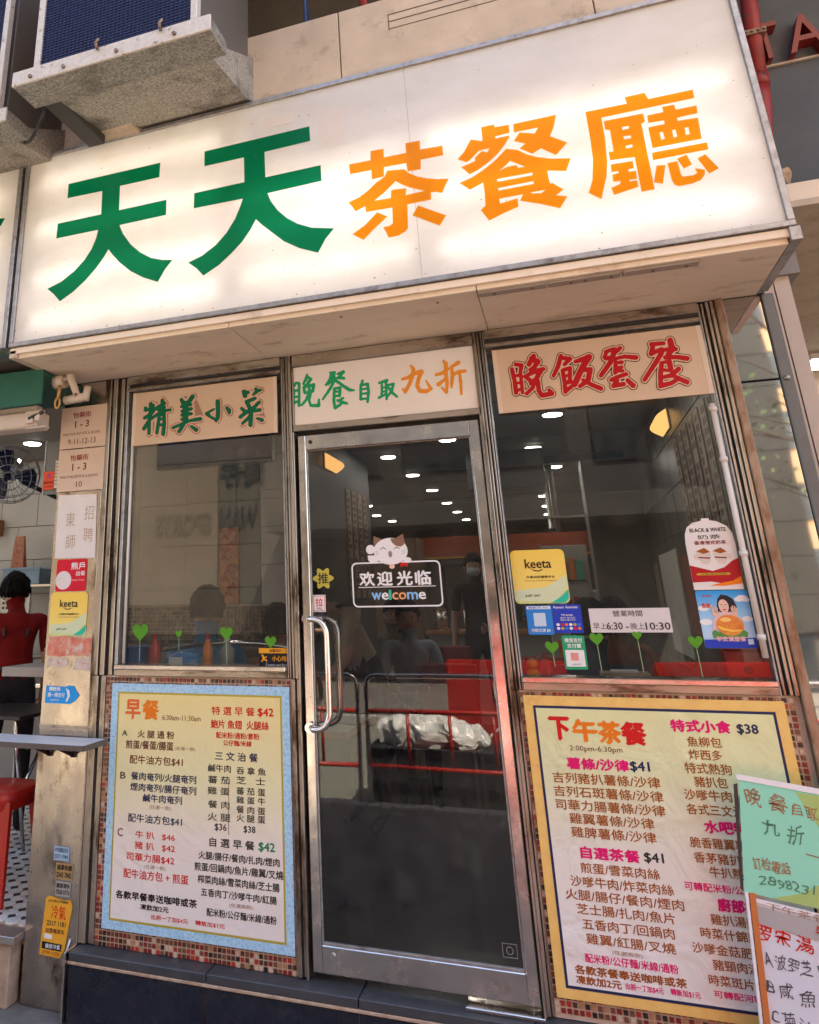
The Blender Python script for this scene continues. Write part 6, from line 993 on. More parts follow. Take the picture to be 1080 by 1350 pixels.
text('拉', -.495, -.462, 1.612, .034, YD-.0006, INK['red'], t, bold=.04); text('PULL', -.490, -.466, 1.586, .009, YD-.0006, INK['dark'], t, bold=.05)
t = thing('etched_mark', (.183, YD, .403), 'small square etched mark low on the door glass', 'sticker')
EM = flatmat('etched_grey', (.22, .21, .21), .7)
for d in ((.158, .210, .444, .4465), (.158, .210, .403, .4055), (.158, .1605, .406, .4435), (.2075, .210, .406, .4435)): obj('edge', poly([(d[0], d[2]), (d[1], d[2]), (d[1], d[3]), (d[0], d[3])], YD, .0003), EM, t)
b = bmesh.new(); o1 = disc(.184, .425, .013, .013, 16); o2 = disc(.184, .425, .010, .010, 16)
A = [b.verts.new((x, YD, z)) for x, z in o1]; B = [b.verts.new((x, YD, z)) for x, z in o2]
for k in range(16): b.faces.new((A[k], A[(k+1) % 16], B[(k+1) % 16], B[k]))
obj('ring', b, EM, t)

# ---- stickers on the stainless pillar
YP = -.0100
PNM = mat('notice_cream', (.66, .50, .38), .5, col2=(.60, .45, .34), nscale=5)
for z0, z1, last, lab in ((2.395, 2.618, '9-11-12-13', 'upper cream house number plate on the stainless pillar'), (2.172, 2.388, '10', 'lower cream house number plate on the stainless pillar')):
    x0, x1 = (-1.874, -1.594); yn = -.0205
    t = thing('number_plate', (-1.734, yn, z0), lab, 'sign', 'cream number plates on the pillar')
    bobj('plate', (x0, x1, yn, -.0190, z0, z1), PNM, t, 0); h = z1-z0
    text('怡顯街', -1.80, -1.69, z0+h*.80, .030, yn-.0006, flatmat('plate_red', (.25, .03, .03)), t, bold=.04)
    text('1 - 3', -1.785, -1.70, z0+h*.575, .036, yn-.0006, flatmat('plate_brown', (.14, .05, .03)), t, bold=.05)
    text('WALTON ESTATE A SHOPS', -1.858, -1.63, z0+h*.345, .014, yn-.0006, flatmat('plate_brown', (.14, .05, .03)), t, bold=.01)
    w = .17 if len(last) > 3 else .035
    text(last, -1.738-w/2, -1.738+w/2, z0+h*.16, .030, yn-.0006, flatmat('plate_brown', (.1, 0, 0)), t, bold=.02)
t = thing('paper_notice', (-1.74, YP, 1.845), 'blank white paper with faint handwriting taped on the pillar', 'notice')
obj('sheet', poly([(-1.861, 1.842), (-1.622, 1.838), (-1.634, 2.150), (-1.866, 2.158)], YP-.0006, .0008), PAPER, t)
FH = flatmat('faded_ink', (.50, .38, .28))
for s, x, z in (('招', -1.70, 2.06), ('聘', -1.70, 1.95), ('東', -1.81, 2.03), ('師', -1.80, 1.92)): text(s, x, x+.055, z, .07, YP-.0016, FH, t, name='character')
t = sheet('sticker', rrect(-1.845, -1.668, 1.682, 1.835, .012), YP-.0006, flatmat('sticker_red', (.62, .01, .03), .3), 'red delivery sticker with a round white head shape on the pillar', 'sticker')
obj('white_disc', poly(disc(-1.800, 1.735, .046, .044, 22), YP-.0012, .0004), flatmat('soft_white', (.72, .66, .62)), t)
text('熊戶', -1.758, -1.680, 1.802, .034, YP-.0016, INK['white'], t, bold=.05); text('出餐', -1.728, -1.676, 1.766, .022, YP-.0016, INK['white'], t, bold=.04)
text('deliver fresh', -1.75, -1.68, 1.735, .007, YP-.0016, INK['white'], t)
delivery_sticker(-1.866, -1.652, 1.478, 1.678, YP-.0006, 'yellow rounded keeta sticker on the stainless pillar')
# worn paper remains
t = thing('torn_poster', (-1.73, YP, 1.34), 'torn red and white poster remains on the pillar', 'poster')
WR = mat('worn_red_print', (.55, .06, .04), .5, col2=(.70, .34, .22), nscale=28, dirt=(.62, .50, .40), dscale=22, dmin=.5, dmax=.62)
obj('red_scrap', poly([(-1.868, 1.388), (-1.80, 1.382), (-1.74, 1.388), (-1.60+.0, 1.384)]+[(-1.606, 1.470), (-1.69, 1.462), (-1.76, 1.476), (-1.862, 1.470)], YP-.0004, .0006), WR, t)
WW = mat('worn_white_print', (.66, .56, .48), .5, col2=(.50, .38, .30), nscale=24, dirt=(.45, .12, .08), dscale=30, dmin=.6, dmax=.68)
obj('white_scrap', poly([(-1.715, 1.325), (-1.608, 1.322), (-1.610, 1.382), (-1.70, 1.378)], YP-.0004, .0006), WW, t)
obj('white_scrap', poly([(-1.86, 1.335), (-1.83, 1.345), (-1.79, 1.33), (-1.74, 1.35), (-1.745, 1.372), (-1.80, 1.38), (-1.86, 1.372)], YP-.0004, .0006), WW, t)
t = sheet('sticker', [(-1.859, 1.178), (-1.72, 1.176), (-1.690, 1.19), (-1.668, 1.215), (-1.690, 1.238), (-1.700, 1.254), (-1.735, 1.256), (-1.745, 1.250), (-1.857, 1.254)], YP-.0006, flatmat('sky_sticker', (.02, .30, .68), .3), 'blue sticker with a cut-out edge below the red remains on the pillar', 'sticker')
text('轉數快', -1.838, -1.775, 1.240, .018, YP-.0012, INK['white'], t, bold=.06); text('掃一掃支付', -1.845, -1.750, 1.214, .020, YP-.0012, INK['white'], t, bold=.05)
text('快捷方便', -1.83, -1.78, 1.192, .008, YP-.0012, INK['white'], t)
obj('white_swirl', poly([(-1.745, 1.245), (-1.725, 1.235), (-1.720, 1.210), (-1.735, 1.185), (-1.742, 1.19), (-1.732, 1.21), (-1.738, 1.23)], YP-.0012, .0003), INK['white'], t)
g = [(-1.862, .93), (-1.80, .925), (-1.74, .905), (-1.70, .915), (-1.66, .935), (-1.616, .955), (-1.616, .925), (-1.66, .905), (-1.69, .895), (-1.69, .83), (-1.72, .82), (-1.73, .88), (-1.80, .905), (-1.862, .910)]
# small notes low on the pillar
t = sheet('sticker', [(-1.752, .545), (-1.672, .545), (-1.672, .598), (-1.752, .600)], YP-.0006, flatmat('pale_blue_note', (.36, .50, .62)), 'small pale blue note, topmost of the three low on the pillar', 'sticker')
text('中西醫診所', -1.748, -1.678, .585, .018, YP-.0012, INK['navy'], t, bold=.02); text('2573 1984', -1.748, -1.678, .560, .016, YP-.0012, INK['navy'], t, bold=.02)
t = sheet('sticker', [(-1.735, .475), (-1.650, .475), (-1.650, .535), (-1.737, .537)], YP-.0006, flatmat('ochre_note', (.42, .26, .10)), 'small ochre and black note, middle one low on the pillar', 'sticker')
text('通渠免棚', -1.731, -1.655, .520, .020, YP-.0012, INK['dark'], t, bold=.06); text('2543 7042', -1.731, -1.655, .492, .020, YP-.0012, INK['dark'], t, bold=.06)
t = sheet('sticker', [(-1.732, .412), (-1.656, .412), (-1.654, .465), (-1.734, .468)], YP-.0006, flatmat('grey_note', (.38, .36, .32)), 'small grey note, lowest of the three on the pillar', 'sticker')
text('搬屋清拆', -1.728, -1.660, .452, .018, YP-.0012, INK['dark'], t, bold=.05); text('9268 0176', -1.728, -1.660, .428, .018, YP-.0012, INK['dark'], t, bold=.05)
t = sheet('sticker', [(-1.795, .192), (-1.690, .188), (-1.668, .222), (-1.640, .38), (-1.650, .402), (-1.69, .398), (-1.76, .410), (-1.778, .400)], YP-.0006, flatmat('amber_label', (.80, .38, .03), .4), 'amber air-conditioning repair label with a black strip, low on the pillar', 'sticker')
text('冷氣', -1.745, -1.672, .352, .050, YP-.0012, INK['red'], t, bold=.02)
text('24小時上門維修', -1.765, -1.662, .392, .010, YP-.0012, INK['dark'], t, bold=.03)
text('2317 1181', -1.765, -1.670, .310, .018, YP-.0012, INK['dark'], t, bold=.04); text('加雪種清洗', -1.77, -1.675, .283, .016, YP-.0012, INK['brown'], t, bold=.04)
obj('white_tape', poly([(-1.775, .252), (-1.735, .252), (-1.735, .268), (-1.775, .270)], YP-.0012, .0003), INK['white'], t)
obj('black_strip', poly([(-1.784, .215), (-1.685, .213), (-1.682, .238), (-1.783, .241)], YP-.0012, .0003), INK['dark'], t)
text('維修冷氣', -1.765, -1.690, .227, .017, YP-.0018, INK['white'], t, bold=.05); text('2739 1123', -1.780, -1.695, .203, .011, YP-.0012, INK['crimson'], t, bold=.03)
g = bmesh.new(); tubem(g, [(-1.672, YP-.004, .165), (-1.640, YP-.004, .262)], .0045, 8)
obj('curled_edge', g, PAPER, t)

# ---- folding shelf on the pillar
sh = thing('folding_shelf', (-1.95, -.10, 1.0), 'white-topped folding shelf bracketed to the stainless pillar', 'shelf')
bobj('shelf_top', (-2.42, -1.505, -.200, -.020, 1.026, 1.040), mat('shelf_laminate', (.66, .66, .66), .35), sh, .002)
bobj('front_edge', (-2.42, -1.503, -.206, -.2005, 1.018, 1.040), mat('shelf_edge', (.10, .075, .065), .5), sh, .001)
bobj('side_edge', (-1.5045, -1.499, -.2, -.020, 1.018, 1.040), mat('shelf_edge', (.1, .1, .1)), sh, .001)
DB = mat('blackened_iron', (.045, .030, .022), .55, .4)
for x in (-1.81, -1.68):
    b = thing('bracket', wloc(sh), None, None); b.location = (0, 0, 0); b.parent = sh
    bobj('wall_plate', (x-.014, x+.014, -.018, -.0095, .955, 1.015), DB, b, .002)
    bobj('arm', (x-.006, x+.006, -.185, -.019, 1.008, 1.0175), DB, b, .001)
    g = bmesh.new(); tubem(g, [(x, -.018, .962), (x, -.13, 1.009)], .006, 8); tubem(g, [(x, -.018, .968), (x-.05, -.06, 1.009)], .006, 8); tubem(g, [(x, -.018, .968), (x+.05, -.06, 1.009)], .006, 8)
    obj('stay', g, DB, b)

# ---- notes in clear sleeves at the lower right corner, in front of the menu
ns = thing('green_note', (1.09, -.12, .69), 'handwritten pale green note in a clear sleeve over the yellow menu corner', 'notice')
def qd(a, b, c, d): return [a, b, c, d]
MINT = flatmat('mint_paper', (.30, .70, .48), .45); LIME = flatmat('lime_paper', (.40, .52, .16), .45)
obj('sheet', poly(qd((.945, .716), (1.30, .668), (1.30, .992), (.990, 1.036)), -.128, .0008), MINT, ns)
obj('lime_corner', poly([(1.145, 1.008), (1.30, .992), (1.30, .862), (1.195, .90)], -.1286, .0003), LIME, ns)
obj('lime_corner', poly([(1.02, .706), (1.10, .725), (1.20, .775), (1.30, .79), (1.30, .669)], -.1286, .0003), LIME, ns)
obj('top_binding', poly([(.985, 1.036), (1.30, .993), (1.30, 1.010), (.984, 1.052)], -.130, .004), mat('white_binding', (.80, .78, .76), .3), ns)
obj('edge_strip', poly([(.972, 1.020), (.984, 1.024), (.944, .72), (.936, .722)], -.1275, .003), DARKFR, ns)
RI = flatmat('felt_rust', (.36, .15, .07), .6)
for s, x, z, w, h in (('晚', 1.000, .985, .045, .052), ('餐', 1.065, .972, .048, .052), ('自', 1.125, .958, .026, .034), ('取', 1.160, .950, .034, .038)):
    text(s, x, x+w, z, h, -.1292, RI, ns, name='handwriting', bold=.0, jit=.0016, turn=-.14)
for s, x, z, w, h in (('九', 1.030, .902, .052, .048), ('折', 1.098, .887, .046, .054)):
    text(s, x, x+w, z, h, -.1292, flatmat('felt_green', (.10, .24, .14), .6), ns, name='handwriting', jit=.0018, turn=-.12)
text('訂枱電話', .985, 1.085, .795, .034, -.1292, RI, ns, name='handwriting', bold=.02, jit=.0012, turn=-.12)
text('一元', 1.135, 1.215, .828, .034, -.1292, RI, ns, name='handwriting', jit=.001, turn=-.12)
text('28982311', .995, 1.165, .744, .026, -.1292, flatmat('felt_green', (.1, .2, .1)), ns, name='handwriting', jit=.0014, turn=-.13)
n2 = thing('white_note', (1.1, -.12, .2), 'white handwritten set menu note with red heading at the lower right corner', 'notice')
WP = mat('sleeve_white', (.72, .72, .74), .3, col2=(.66, .66, .68), nscale=4, bump=.003, bscale=6)
obj('sheet', poly([(.965, .700), (1.30, .650), (1.30, .05), (.905, .05)], -.122, .0008), WP, n2)
obj('grey_flap', poly([(.962, .682), (1.30, .628), (1.30, .572), (.952, .634)], -.1245, .0006), mat('grey_flap', (.42, .39, .36), .4), n2)
obj('top_binding', poly([(.966, .702), (1.30, .652), (1.30, .640), (.964, .690)], -.126, .003), mat('white_binding', (.8, .8, .8)), n2)
text('下午茶餐', 1.00, 1.16, .672, .020, -.1266, INK['tan'], n2, name='handwriting', turn=-.14)
text('午', 1.120, 1.155, .628, .032, -.1262, INK['red'], n2, name='handwriting', bold=.03, jit=.001)
for s, x, z, w, h in (('罗', .965, .606, .036, .042), ('宋', 1.010, .600, .038, .042), ('湯', 1.062, .590, .044, .044), ('/', 1.125, .582, .016, .030)):
    text(s, x, x+w, z, h, -.1234, INK['red'], n2, name='handwriting', bold=.03, jit=.0014, turn=-.1)
BI = flatmat('marker_grey', (.09, .09, .10), .6)
for s, x, z, w, h in (('A', .966, .540, .020, .034), ('波罗芝', .996, .530, .095, .040), ('與', 1.105, .520, .044, .042), ('B', .958, .466, .020, .030), ('咸', .990, .462, .038, .040), ('魚', 1.045, .450, .040, .044), ('肉', 1.098, .440, .034, .044), ('C', .956, .392, .020, .030), ('菊', .985, .388, .036, .044), ('汁', 1.030, .376, .034, .040), ('鸡', 1.072, .366, .030, .038), ('D 冬菇雞', .950, .30, .16, .040)):
    text(s, x, x+w, z, h, -.1234, BI, n2, name='handwriting', bold=.0, jit=.0016, turn=-.12)
er = bmesh.new(); bx(er, -.0085, .0085, -.006, .006, 0, .64)
for v in er.verts: v.co = Vector((.944+.045*(v.co.z/.64-.5)+v.co.x+.0, -.125+v.co.y, .12+v.co.z*.93))
e1 = obj('orange_strip', er, mat('orange_edge', (.55, .17, .04), .4, dirt=(.2, .08, .03), dscale=15), n2)
er = bmesh.new(); bx(er, -.004, .004, -.007, .007, 0, .64)
for v in er.verts: v.co = Vector((.928+.045*(v.co.z/.64-.5)+v.co.x, -.126+v.co.y, .12+v.co.z*.93))
obj('clear_edge', er, mat('white_binding', (.8, .8, .8)), n2)
for d in ((.975, 1.0, -.118, -.09, .10, .98),): bobj('stand_post', d, ALU, n2)
bobj('stand_foot', (.93, 1.30, -.125, -.088, .0, .05), ALU, n2)

# ================================================================== PEOPLE
def person(label, loc, rot, J, radii, tops, group=None, hair='short', face=True, scale=1.0, messy=False, mask=False):
    """J: joint -> (x,y,z) facing -y, feet at z=0.  One skinned body with cloth regions chosen by the nearest bone."""
    bones = [('pelvis', 'spine'), ('spine', 'chest'), ('chest', 'neck'), ('neck', 'chin'), ('chin', 'head'), ('head', 'crown')]
    for s in ('L', 'R'):
        bones += [('chest', 'sh'+s), ('sh'+s, 'el'+s), ('el'+s, 'wr'+s), ('wr'+s, 'pa'+s), ('pelvis', 'hip'+s), ('hip'+s, 'kn'+s), ('kn'+s, 'an'+s), ('an'+s, 'toe'+s)]
    J = dict(J); R = dict(pelvis=.125, spine=.115, chest=.135, neck=.052, chin=.062, head=.088, crown=.066, sh=.062, el=.041, wr=.026, pa=.028, hip=.088, kn=.055, an=.036, toe=.032)
    R.update(radii or {})
    for s, sg in (('L', 1), ('R', -1)):
        w, p = Vector(J['wr'+s]), Vector(J['pa'+s]); d = (p-w).normalized(); side = d.cross(Vector((0, 1, 0)))
        if side.length < .1: side = Vector((1, 0, 0))
        side.normalize(); bend = d.cross(side).normalized()
        if bend.y > 0: bend = -bend
        for k, (off, L) in enumerate(((-.026, .062), (-.009, .074), (.009, .070), (.026, .054))):
            a = p+side*off+d*.012; b = a+d*L*.5; c = b+(d*.7+bend*.6).normalized()*L*.5
            for nm, q, pr in (('f%da' % k, a, 'pa'+s), ('f%db' % k, b, 'f%da' % k+s), ('f%dc' % k, c, 'f%db' % k+s)):
                J[nm+s] = tuple(q); R[nm+s] = .0085; bones.append((pr, nm+s))
        th = w.lerp(p, .35); a = th+side*(-.03*sg); b = a+(d*.8+side*(-.5*sg)).normalized()*.035; c = b+d*.028
        for nm, q, pr in (('ta', a, 'wr'+s), ('tb', b, 'ta'+s), ('tc', c, 'tb'+s)): J[nm+s] = tuple(q); R[nm+s] = .0095; bones.append((pr, nm+s))
    names = list(J); me = bpy.data.meshes.new('body')
    me.from_pydata([J[n] for n in names], [(names.index(a), names.index(b)) for a, b in bones], [])
    o = bpy.data.objects.new('body', me); COL.objects.link(o)
    o.modifiers.new('skin', 'SKIN'); sk = me.skin_vertices[0].data if me.skin_vertices else None
    if sk is None:
        me.skin_vertices.new() if hasattr(me.skin_vertices, 'new') else None
        sk = me.skin_vertices[0].data
    for i, n in enumerate(names):
        r = R.get(n, R.get(n[:-1], .03)); sk[i].radius = (r, r*(.8 if n in ('chest', 'spine', 'pelvis') else 1)); sk[i].use_root = (n == 'pelvis')
    ss = o.modifiers.new('sub', 'SUBSURF'); ss.levels = 2; ss.render_levels = 2
    dg = bpy.context.evaluated_depsgraph_get(); dg.update()
    m2 = bpy.data.meshes.new_from_object(o.evaluated_get(dg)); bpy.data.objects.remove(o)
    top, bottom, shoe = tops
    ms = [SKIN, top, bottom, shoe]; m2.materials.clear()
    for q in ms: m2.materials.append(q)
    def region(c):
        best, bb, bt = 9, None, 0
        for a, b in bones:
            A, B = Vector(J[a]), Vector(J[b]); t = max(0, min(1, (c-A).dot(B-A)/max((B-A).length_squared, 1e-9)))
            dd = (c-A-(B-A)*t).length - R.get(a, R.get(a[:-1], .03))*.6
            if dd < best: best, bb, bt = dd, (a, b), t
        a, b = bb
        if a in ('chin', 'head') or b == 'chin': return 0
        if a[:2] in ('wr', 'pa', 'f0', 'f1', 'f2', 'f3', 'ta', 'tb'): return 0
        if a[:2] == 'el': return 0 if J.get('_short', 1) else 1
        if a[:2] == 'sh': return 0 if (bt > .75 and J.get('_short', 1)) else 1
        if a[:3] == 'hip' or b[:3] == 'hip' or a[:2] == 'kn': return 2
        if a[:2] == 'an': return 3
        if a == 'pelvis' and bt < .25: return 2
        return 1
    return_regions = [region(p.center) for p in m2.polygons]
    for p, r in zip(m2.polygons, return_regions): p.material_index = r; p.use_smooth = True
    hd = Vector(J['head'])
    # nose and brow pulled out of the head
    t = thing('person', (0, 0, 0), label, 'person', group)
    if face:
        for v in m2.vertices:
            d = v.co-hd
            if abs(d.x) < .022 and -.035 < d.z < .012 and d.y < -.05: v.co.y -= .020*(1-abs(d.x)/.022)
    bo = bpy.data.objects.new('body', m2); COL.objects.link(bo); bo.parent = t
    # hair
    b = bmesh.new(); bmesh.ops.create_uvsphere(b, u_segments=20, v_segments=14, radius=1.0)
    for v in b.verts:
        c = v.co.copy(); L = {'short': .105, 'long': .108, 'cap': .104}[hair]
        v.co = hd+Vector((c.x*L*.93, c.y*L*1.06+.012, c.z*L*1.12+.028))
        if hair == 'long' and c.z < 0: v.co.z = hd.z+.028+c.z*.24; v.co.y += .02
        v.co += Vector((math.sin(c.z*14+c.x*9), math.cos(c.x*13), math.sin(c.y*15)))*.0035
    if messy:
        for v in b.verts:
            c = v.co-hd; v.co += Vector((math.sin(c.z*60+c.y*40), math.sin(c.z*52+c.x*44), math.sin(c.x*50+c.y*38)))*.010
            if c.z < -.03: v.co.x += (c.x > 0 and .012 or -.004); v.co.z -= .018*abs(math.sin(c.x*70))
        for k in range(170):
            a0 = random.uniform(0, 6.28); e0 = random.uniform(-.9, 1.3); n0 = Vector((math.cos(a0)*math.cos(e0), abs(math.sin(a0))*math.cos(e0), math.sin(e0)))
            p0 = hd+Vector((n0.x*.10, n0.y*.115+.012, n0.z*.12+.028)); tubem(b, [p0, p0+n0*.008+Vector((0, .006, -.03)), p0+n0*.014+Vector((random.uniform(-.02, .02), .004, -.075))], [.006, .005, .0015], 5)
    kill = [v for v in b.verts if (v.co.y < hd.y-.030 and v.co.z < hd.z+.055) or (hair == 'short' and v.co.z < hd.z-.035)]
    bmesh.ops.delete(b, geom=kill, context='VERTS')
    h_ = obj('hair', b, HAIR, None, origin=(0, 0, 0), smooth=True); h_.parent = t
    if face:
        for s in (-1, 1):
            b = bmesh.new(); bmesh.ops.create_uvsphere(b, u_segments=8, v_segments=6, radius=.0075, matrix=Matrix.Translation(hd+Vector((s*.029, -.076, .010)))); e = obj('eye', b, BLACK, None, origin=(0, 0, 0)); e.parent = t
            b = bmesh.new(); bmesh.ops.create_uvsphere(b, u_segments=8, v_segments=6, radius=.022, matrix=Matrix.Translation(hd+Vector((s*.088, 0, -.005)))@Matrix.Diagonal((.45, .8, 1.2, 1))); e = obj('ear', b, SKIN, None, origin=(0, 0, 0), smooth=True); e.parent = t
        b = bmesh.new(); bx(b, hd.x-.024, hd.x+.024, hd.y-.088, hd.y-.074, hd.z-.052, hd.z-.044); e = obj('mouth', b, flatmat('lips', (.35, .12, .09)), None, origin=(0, 0, 0)); e.parent = t
        if mask:
            b = bmesh.new(); bmesh.ops.create_uvsphere(b, u_segments=14, v_segments=8, radius=1, matrix=Matrix.Translation(hd+Vector((0, -.045, -.04)))@Matrix.Diagonal((.066, .058, .05, 1))); e = obj('face_mask', b, flatmat('mask_blue', (.45, .52, .58)), None, origin=(0, 0, 0), smooth=True); e.parent = t
    t.location = loc; t.rotation_euler = (0, 0, rot); t.scale = (scale,)*3
    return t
def stand(**k):
    J = dict(pelvis=(0, 0, .93), spine=(0, 0, 1.10), chest=(0, .005, 1.30), neck=(0, 0, 1.45), chin=(0, -.012, 1.50), head=(0, -.02, 1.585), crown=(0, -.005, 1.645),
             shL=(.175, 0, 1.40), elL=(.225, .02, 1.12), wrL=(.235, -.06, .88), paL=(.235, -.08, .82), shR=(-.175, 0, 1.40), elR=(-.225, .02, 1.12), wrR=(-.235, -.06, .88), paR=(-.235, -.08, .82),
             hipL=(.09, 0, .86), knL=(.105, -.02, .49), anL=(.11, .01, .09), toeL=(.12, -.13, .04), hipR=(-.09, 0, .86), knR=(-.105, -.02, .49), anR=(-.11, .01, .09), toeR=(-.12, -.13, .04))
    J.update(k); return J
def sit(**k):
    J = dict(pelvis=(0, 0, .50), spine=(0, 0, .68), chest=(0, -.01, .88), neck=(0, -.03, 1.03), chin=(0, -.05, 1.08), head=(0, -.06, 1.165), crown=(0, -.05, 1.225),
             shL=(.175, -.02, .98), elL=(.22, -.08, .72), wrL=(.15, -.28, .70), paL=(.12, -.34, .71), shR=(-.175, -.02, .98), elR=(-.22, -.08, .72), wrR=(-.15, -.28, .70), paR=(-.12, -.34, .71),
             hipL=(.09, -.04, .48), knL=(.11, -.42, .48), anL=(.11, -.40, .09), toeL=(.12, -.54, .04), hipR=(-.09, -.04, .48), knR=(-.11, -.42, .48), anR=(-.11, -.40, .09), toeR=(-.12, -.54, .04))
    J.update(k); return J
CL = lambda n, c: mat('cloth_'+n, c, .9, col2=tuple(v*.6 for v in c), nscale=12, bump=.022, bscale=9, spec=.2)
TR = CL('trousers', (.03, .03, .04)); SHO = flatmat('shoe_dark', (.02, .02, .02))
# woman in red at the open shop, seen from behind, one arm hanging
person('woman in a dark red shirt with black hair, seen from behind in the left shop', (-2.86, 1.0, .27), math.radians(218),
       stand(head=(.03, -.10, 1.50), crown=(.03, -.10, 1.56), chin=(.02, -.06, 1.42), neck=(.01, -.02, 1.37), chest=(0, .01, 1.24), shR=(-.18, .01, 1.33), elR=(-.22, .02, 1.06), wrR=(-.21, -.05, .83), paR=(-.205, -.07, .77), shL=(.18, .01, 1.33), elL=(.24, -.06, 1.08), wrL=(.16, -.25, 1.0), paL=(.14, -.31, 1.0)),
       dict(head=.092), (CL('red_shirt', (.20, .010, .012)), TR, SHO), hair='short', face=True, scale=.95, messy=True)
wm = [o for o in COL.objects if o.get('label', '').startswith('woman in a dark red')][0]
for s in (-1, 1):
    g = bmesh.new(); tubem(g, arc((s*.10, -.10, 1.20), (s*.11, -.03, 1.44), (s*.07, .125, 1.22), 8), .011, 8); o = obj('apron_strap', g, BLACK, None, origin=(0, 0, 0), smooth=True); o.parent = wm
g = bmesh.new(); tubem(g, [(.16*math.cos(q), .01+.125*math.sin(q), 1.02) for q in (math.pi*k/12 for k in range(-2, 15))], .012, 8); o = obj('apron_tie', g, BLACK, None, origin=(0, 0, 0), smooth=True); o.parent = wm
# bending woman in cream, inside behind the door
person('woman in a cream shirt bending forward behind the door glass', (-.72, 1.75, .30), math.radians(-35),
       stand(chest=(0, -.22, 1.18), spine=(0, -.08, 1.06), neck=(0, -.34, 1.27), chin=(0, -.40, 1.27), head=(0, -.46, 1.29), crown=(0, -.50, 1.33), shL=(.17, -.25, 1.22), shR=(-.17, -.25, 1.22), elL=(.22, -.34, .98), elR=(-.22, -.34, .98), wrL=(.14, -.48, .84), wrR=(-.14, -.48, .84), paL=(.12, -.54, .81), paR=(-.12, -.54, .81)),
       None, (CL('cream', (.55, .46, .34)), TR, SHO), hair='long')
person('person in a brown jacket sitting just behind the door handles', (-1.02, .95, .30), math.radians(200), sit(), None, (CL('tan_jacket', (.30, .14, .05)), TR, SHO), hair='short')
person('staff member in a black t-shirt with a face mask at the counter', (-.28, 4.6, .30), 0, stand(wrL=(.10, -.22, 1.02), paL=(.07, -.28, 1.02), elL=(.24, -.04, 1.10)), None, (CL('black_tee', (.012, .012, .014)), TR, SHO), mask=True)
person('diner with black hair and grey-blue shirt in the left window', (-1.42, .82, .30), math.radians(185), sit(), None, (CL('blue_shirt', (.10, .22, .38)), TR, SHO), hair='short', scale=1.08)
person('man in dark clothes standing across the street, mirrored in the glass', (-3.5, -9.4, 0), math.radians(190), stand(wrL=(.05, -.26, 1.12), paL=(.03, -.30, 1.14), elL=(.22, -.08, 1.10), wrR=(-.05, -.26, 1.12), paR=(-.03, -.30, 1.14), elR=(-.22, -.08, 1.10)),
       None, (CL('dark_grey', (.06, .06, .065)), CL('shorts', (.02, .02, .022)), SHO))

person('diner in a white shirt facing the door at the second table', (-.62, 2.75, .30), math.radians(12), sit(), None, (CL('white_shirt', (.38, .46, .58)), TR, SHO))
person('diner in an olive shirt at the far table behind the door', (-.95, 3.95, .30), math.radians(-20), sit(), None, (CL('olive', (.20, .19, .11)), TR, SHO), hair='long')
person('diner in a rust jacket behind the right window', (.80, 2.35, .30), math.radians(10), sit(), None, (CL('rust_jacket', (.34, .12, .05)), TR, SHO))
person('diner in navy with his back to the right window', (.62, .72, .30), math.radians(175), sit(), None, (CL('navy_shirt', (.03, .045, .09)), TR, SHO))

# ================================================================== INSIDE THE CAFE
DL = emis('downlight_glow', (1, .95, .88), LAMP)
d0 = None
spots = [(-.22, 2.94), (-.84, 3.52), (-.83, 4.72), (-.83, 6.03), (-.85, 7.47), (-.87, 8.75), (-.89, 10.1), (-1.94, 7.27), (-2.12, 8.63), (-2.09, 9.7), (.61, 2.34), (.43, 3.63), (.60, 4.83), (.42, 6.1), (.44, 7.31), (.45, 8.6), (.45, 9.9),
         (-3.35, 1.62), (-3.3, .6), (-4.6, 1.62), (-1.75, .9), (-1.6, 5.2), (.9, 1.0), (-2.2, 4.4)]  # the one over the left-window television is added to brighten the wall panel
where = ['third row in the cafe' for _ in spots]
for i, (x, y) in enumerate(spots):
    if i == 0:
        d0 = thing('ceiling_light', (x, y, 2.84), 'round ceiling downlight nearest the top right of the door glass', 'ceiling light', 'round downlights in the ceilings')
        g = bmesh.new(); tubem(g, [(x, y, 2.8595), (x, y, 2.850)], .075, 24); obj('rim', g, PLASTIC_W, d0)
        g = bmesh.new(); tubem(g, [(x, y, 2.8495), (x, y, 2.846)], .064, 24); obj('diffuser', g, DL, d0)
    else:
        ORD = ('first', 'second', 'third', 'fourth', 'fifth', 'sixth', 'seventh', 'eighth', 'ninth')
        nm = {1: 'in the main row behind the door glass, first', 2: 'in the main row behind the door glass, second', 3: 'in the main row behind the door glass, third', 4: 'in the main row behind the door glass, fourth', 5: 'in the main row behind the door glass, fifth', 6: 'in the main row behind the door glass, sixth',
              7: 'in the short far row at the left of the door glass, first', 8: 'in the short far row at the left of the door glass, second', 9: 'in the short far row at the left of the door glass, third',
              10: 'in the row behind the right window, first', 11: 'in the row behind the right window, second', 12: 'in the row behind the right window, third', 13: 'in the row behind the right window, fourth', 14: 'in the row behind the right window, fifth', 15: 'in the row behind the right window, sixth', 16: 'in the row behind the right window, seventh',
              17: 'in the open shop above the fan', 18: 'in the open shop near the green sunshade', 19: 'in the open shop at the far left', 20: 'added above the television to light the left window panel', 21: 'deep in the cafe behind the side wall', 22: 'above the right window near its wall', 23: 'behind the partition of the left window'}[i]
        nm = 'round downlight '+nm+('' if i < 17 else '')
        copy_tree(d0, (x-spots[0][0], y-spots[0][1], 0), nm)
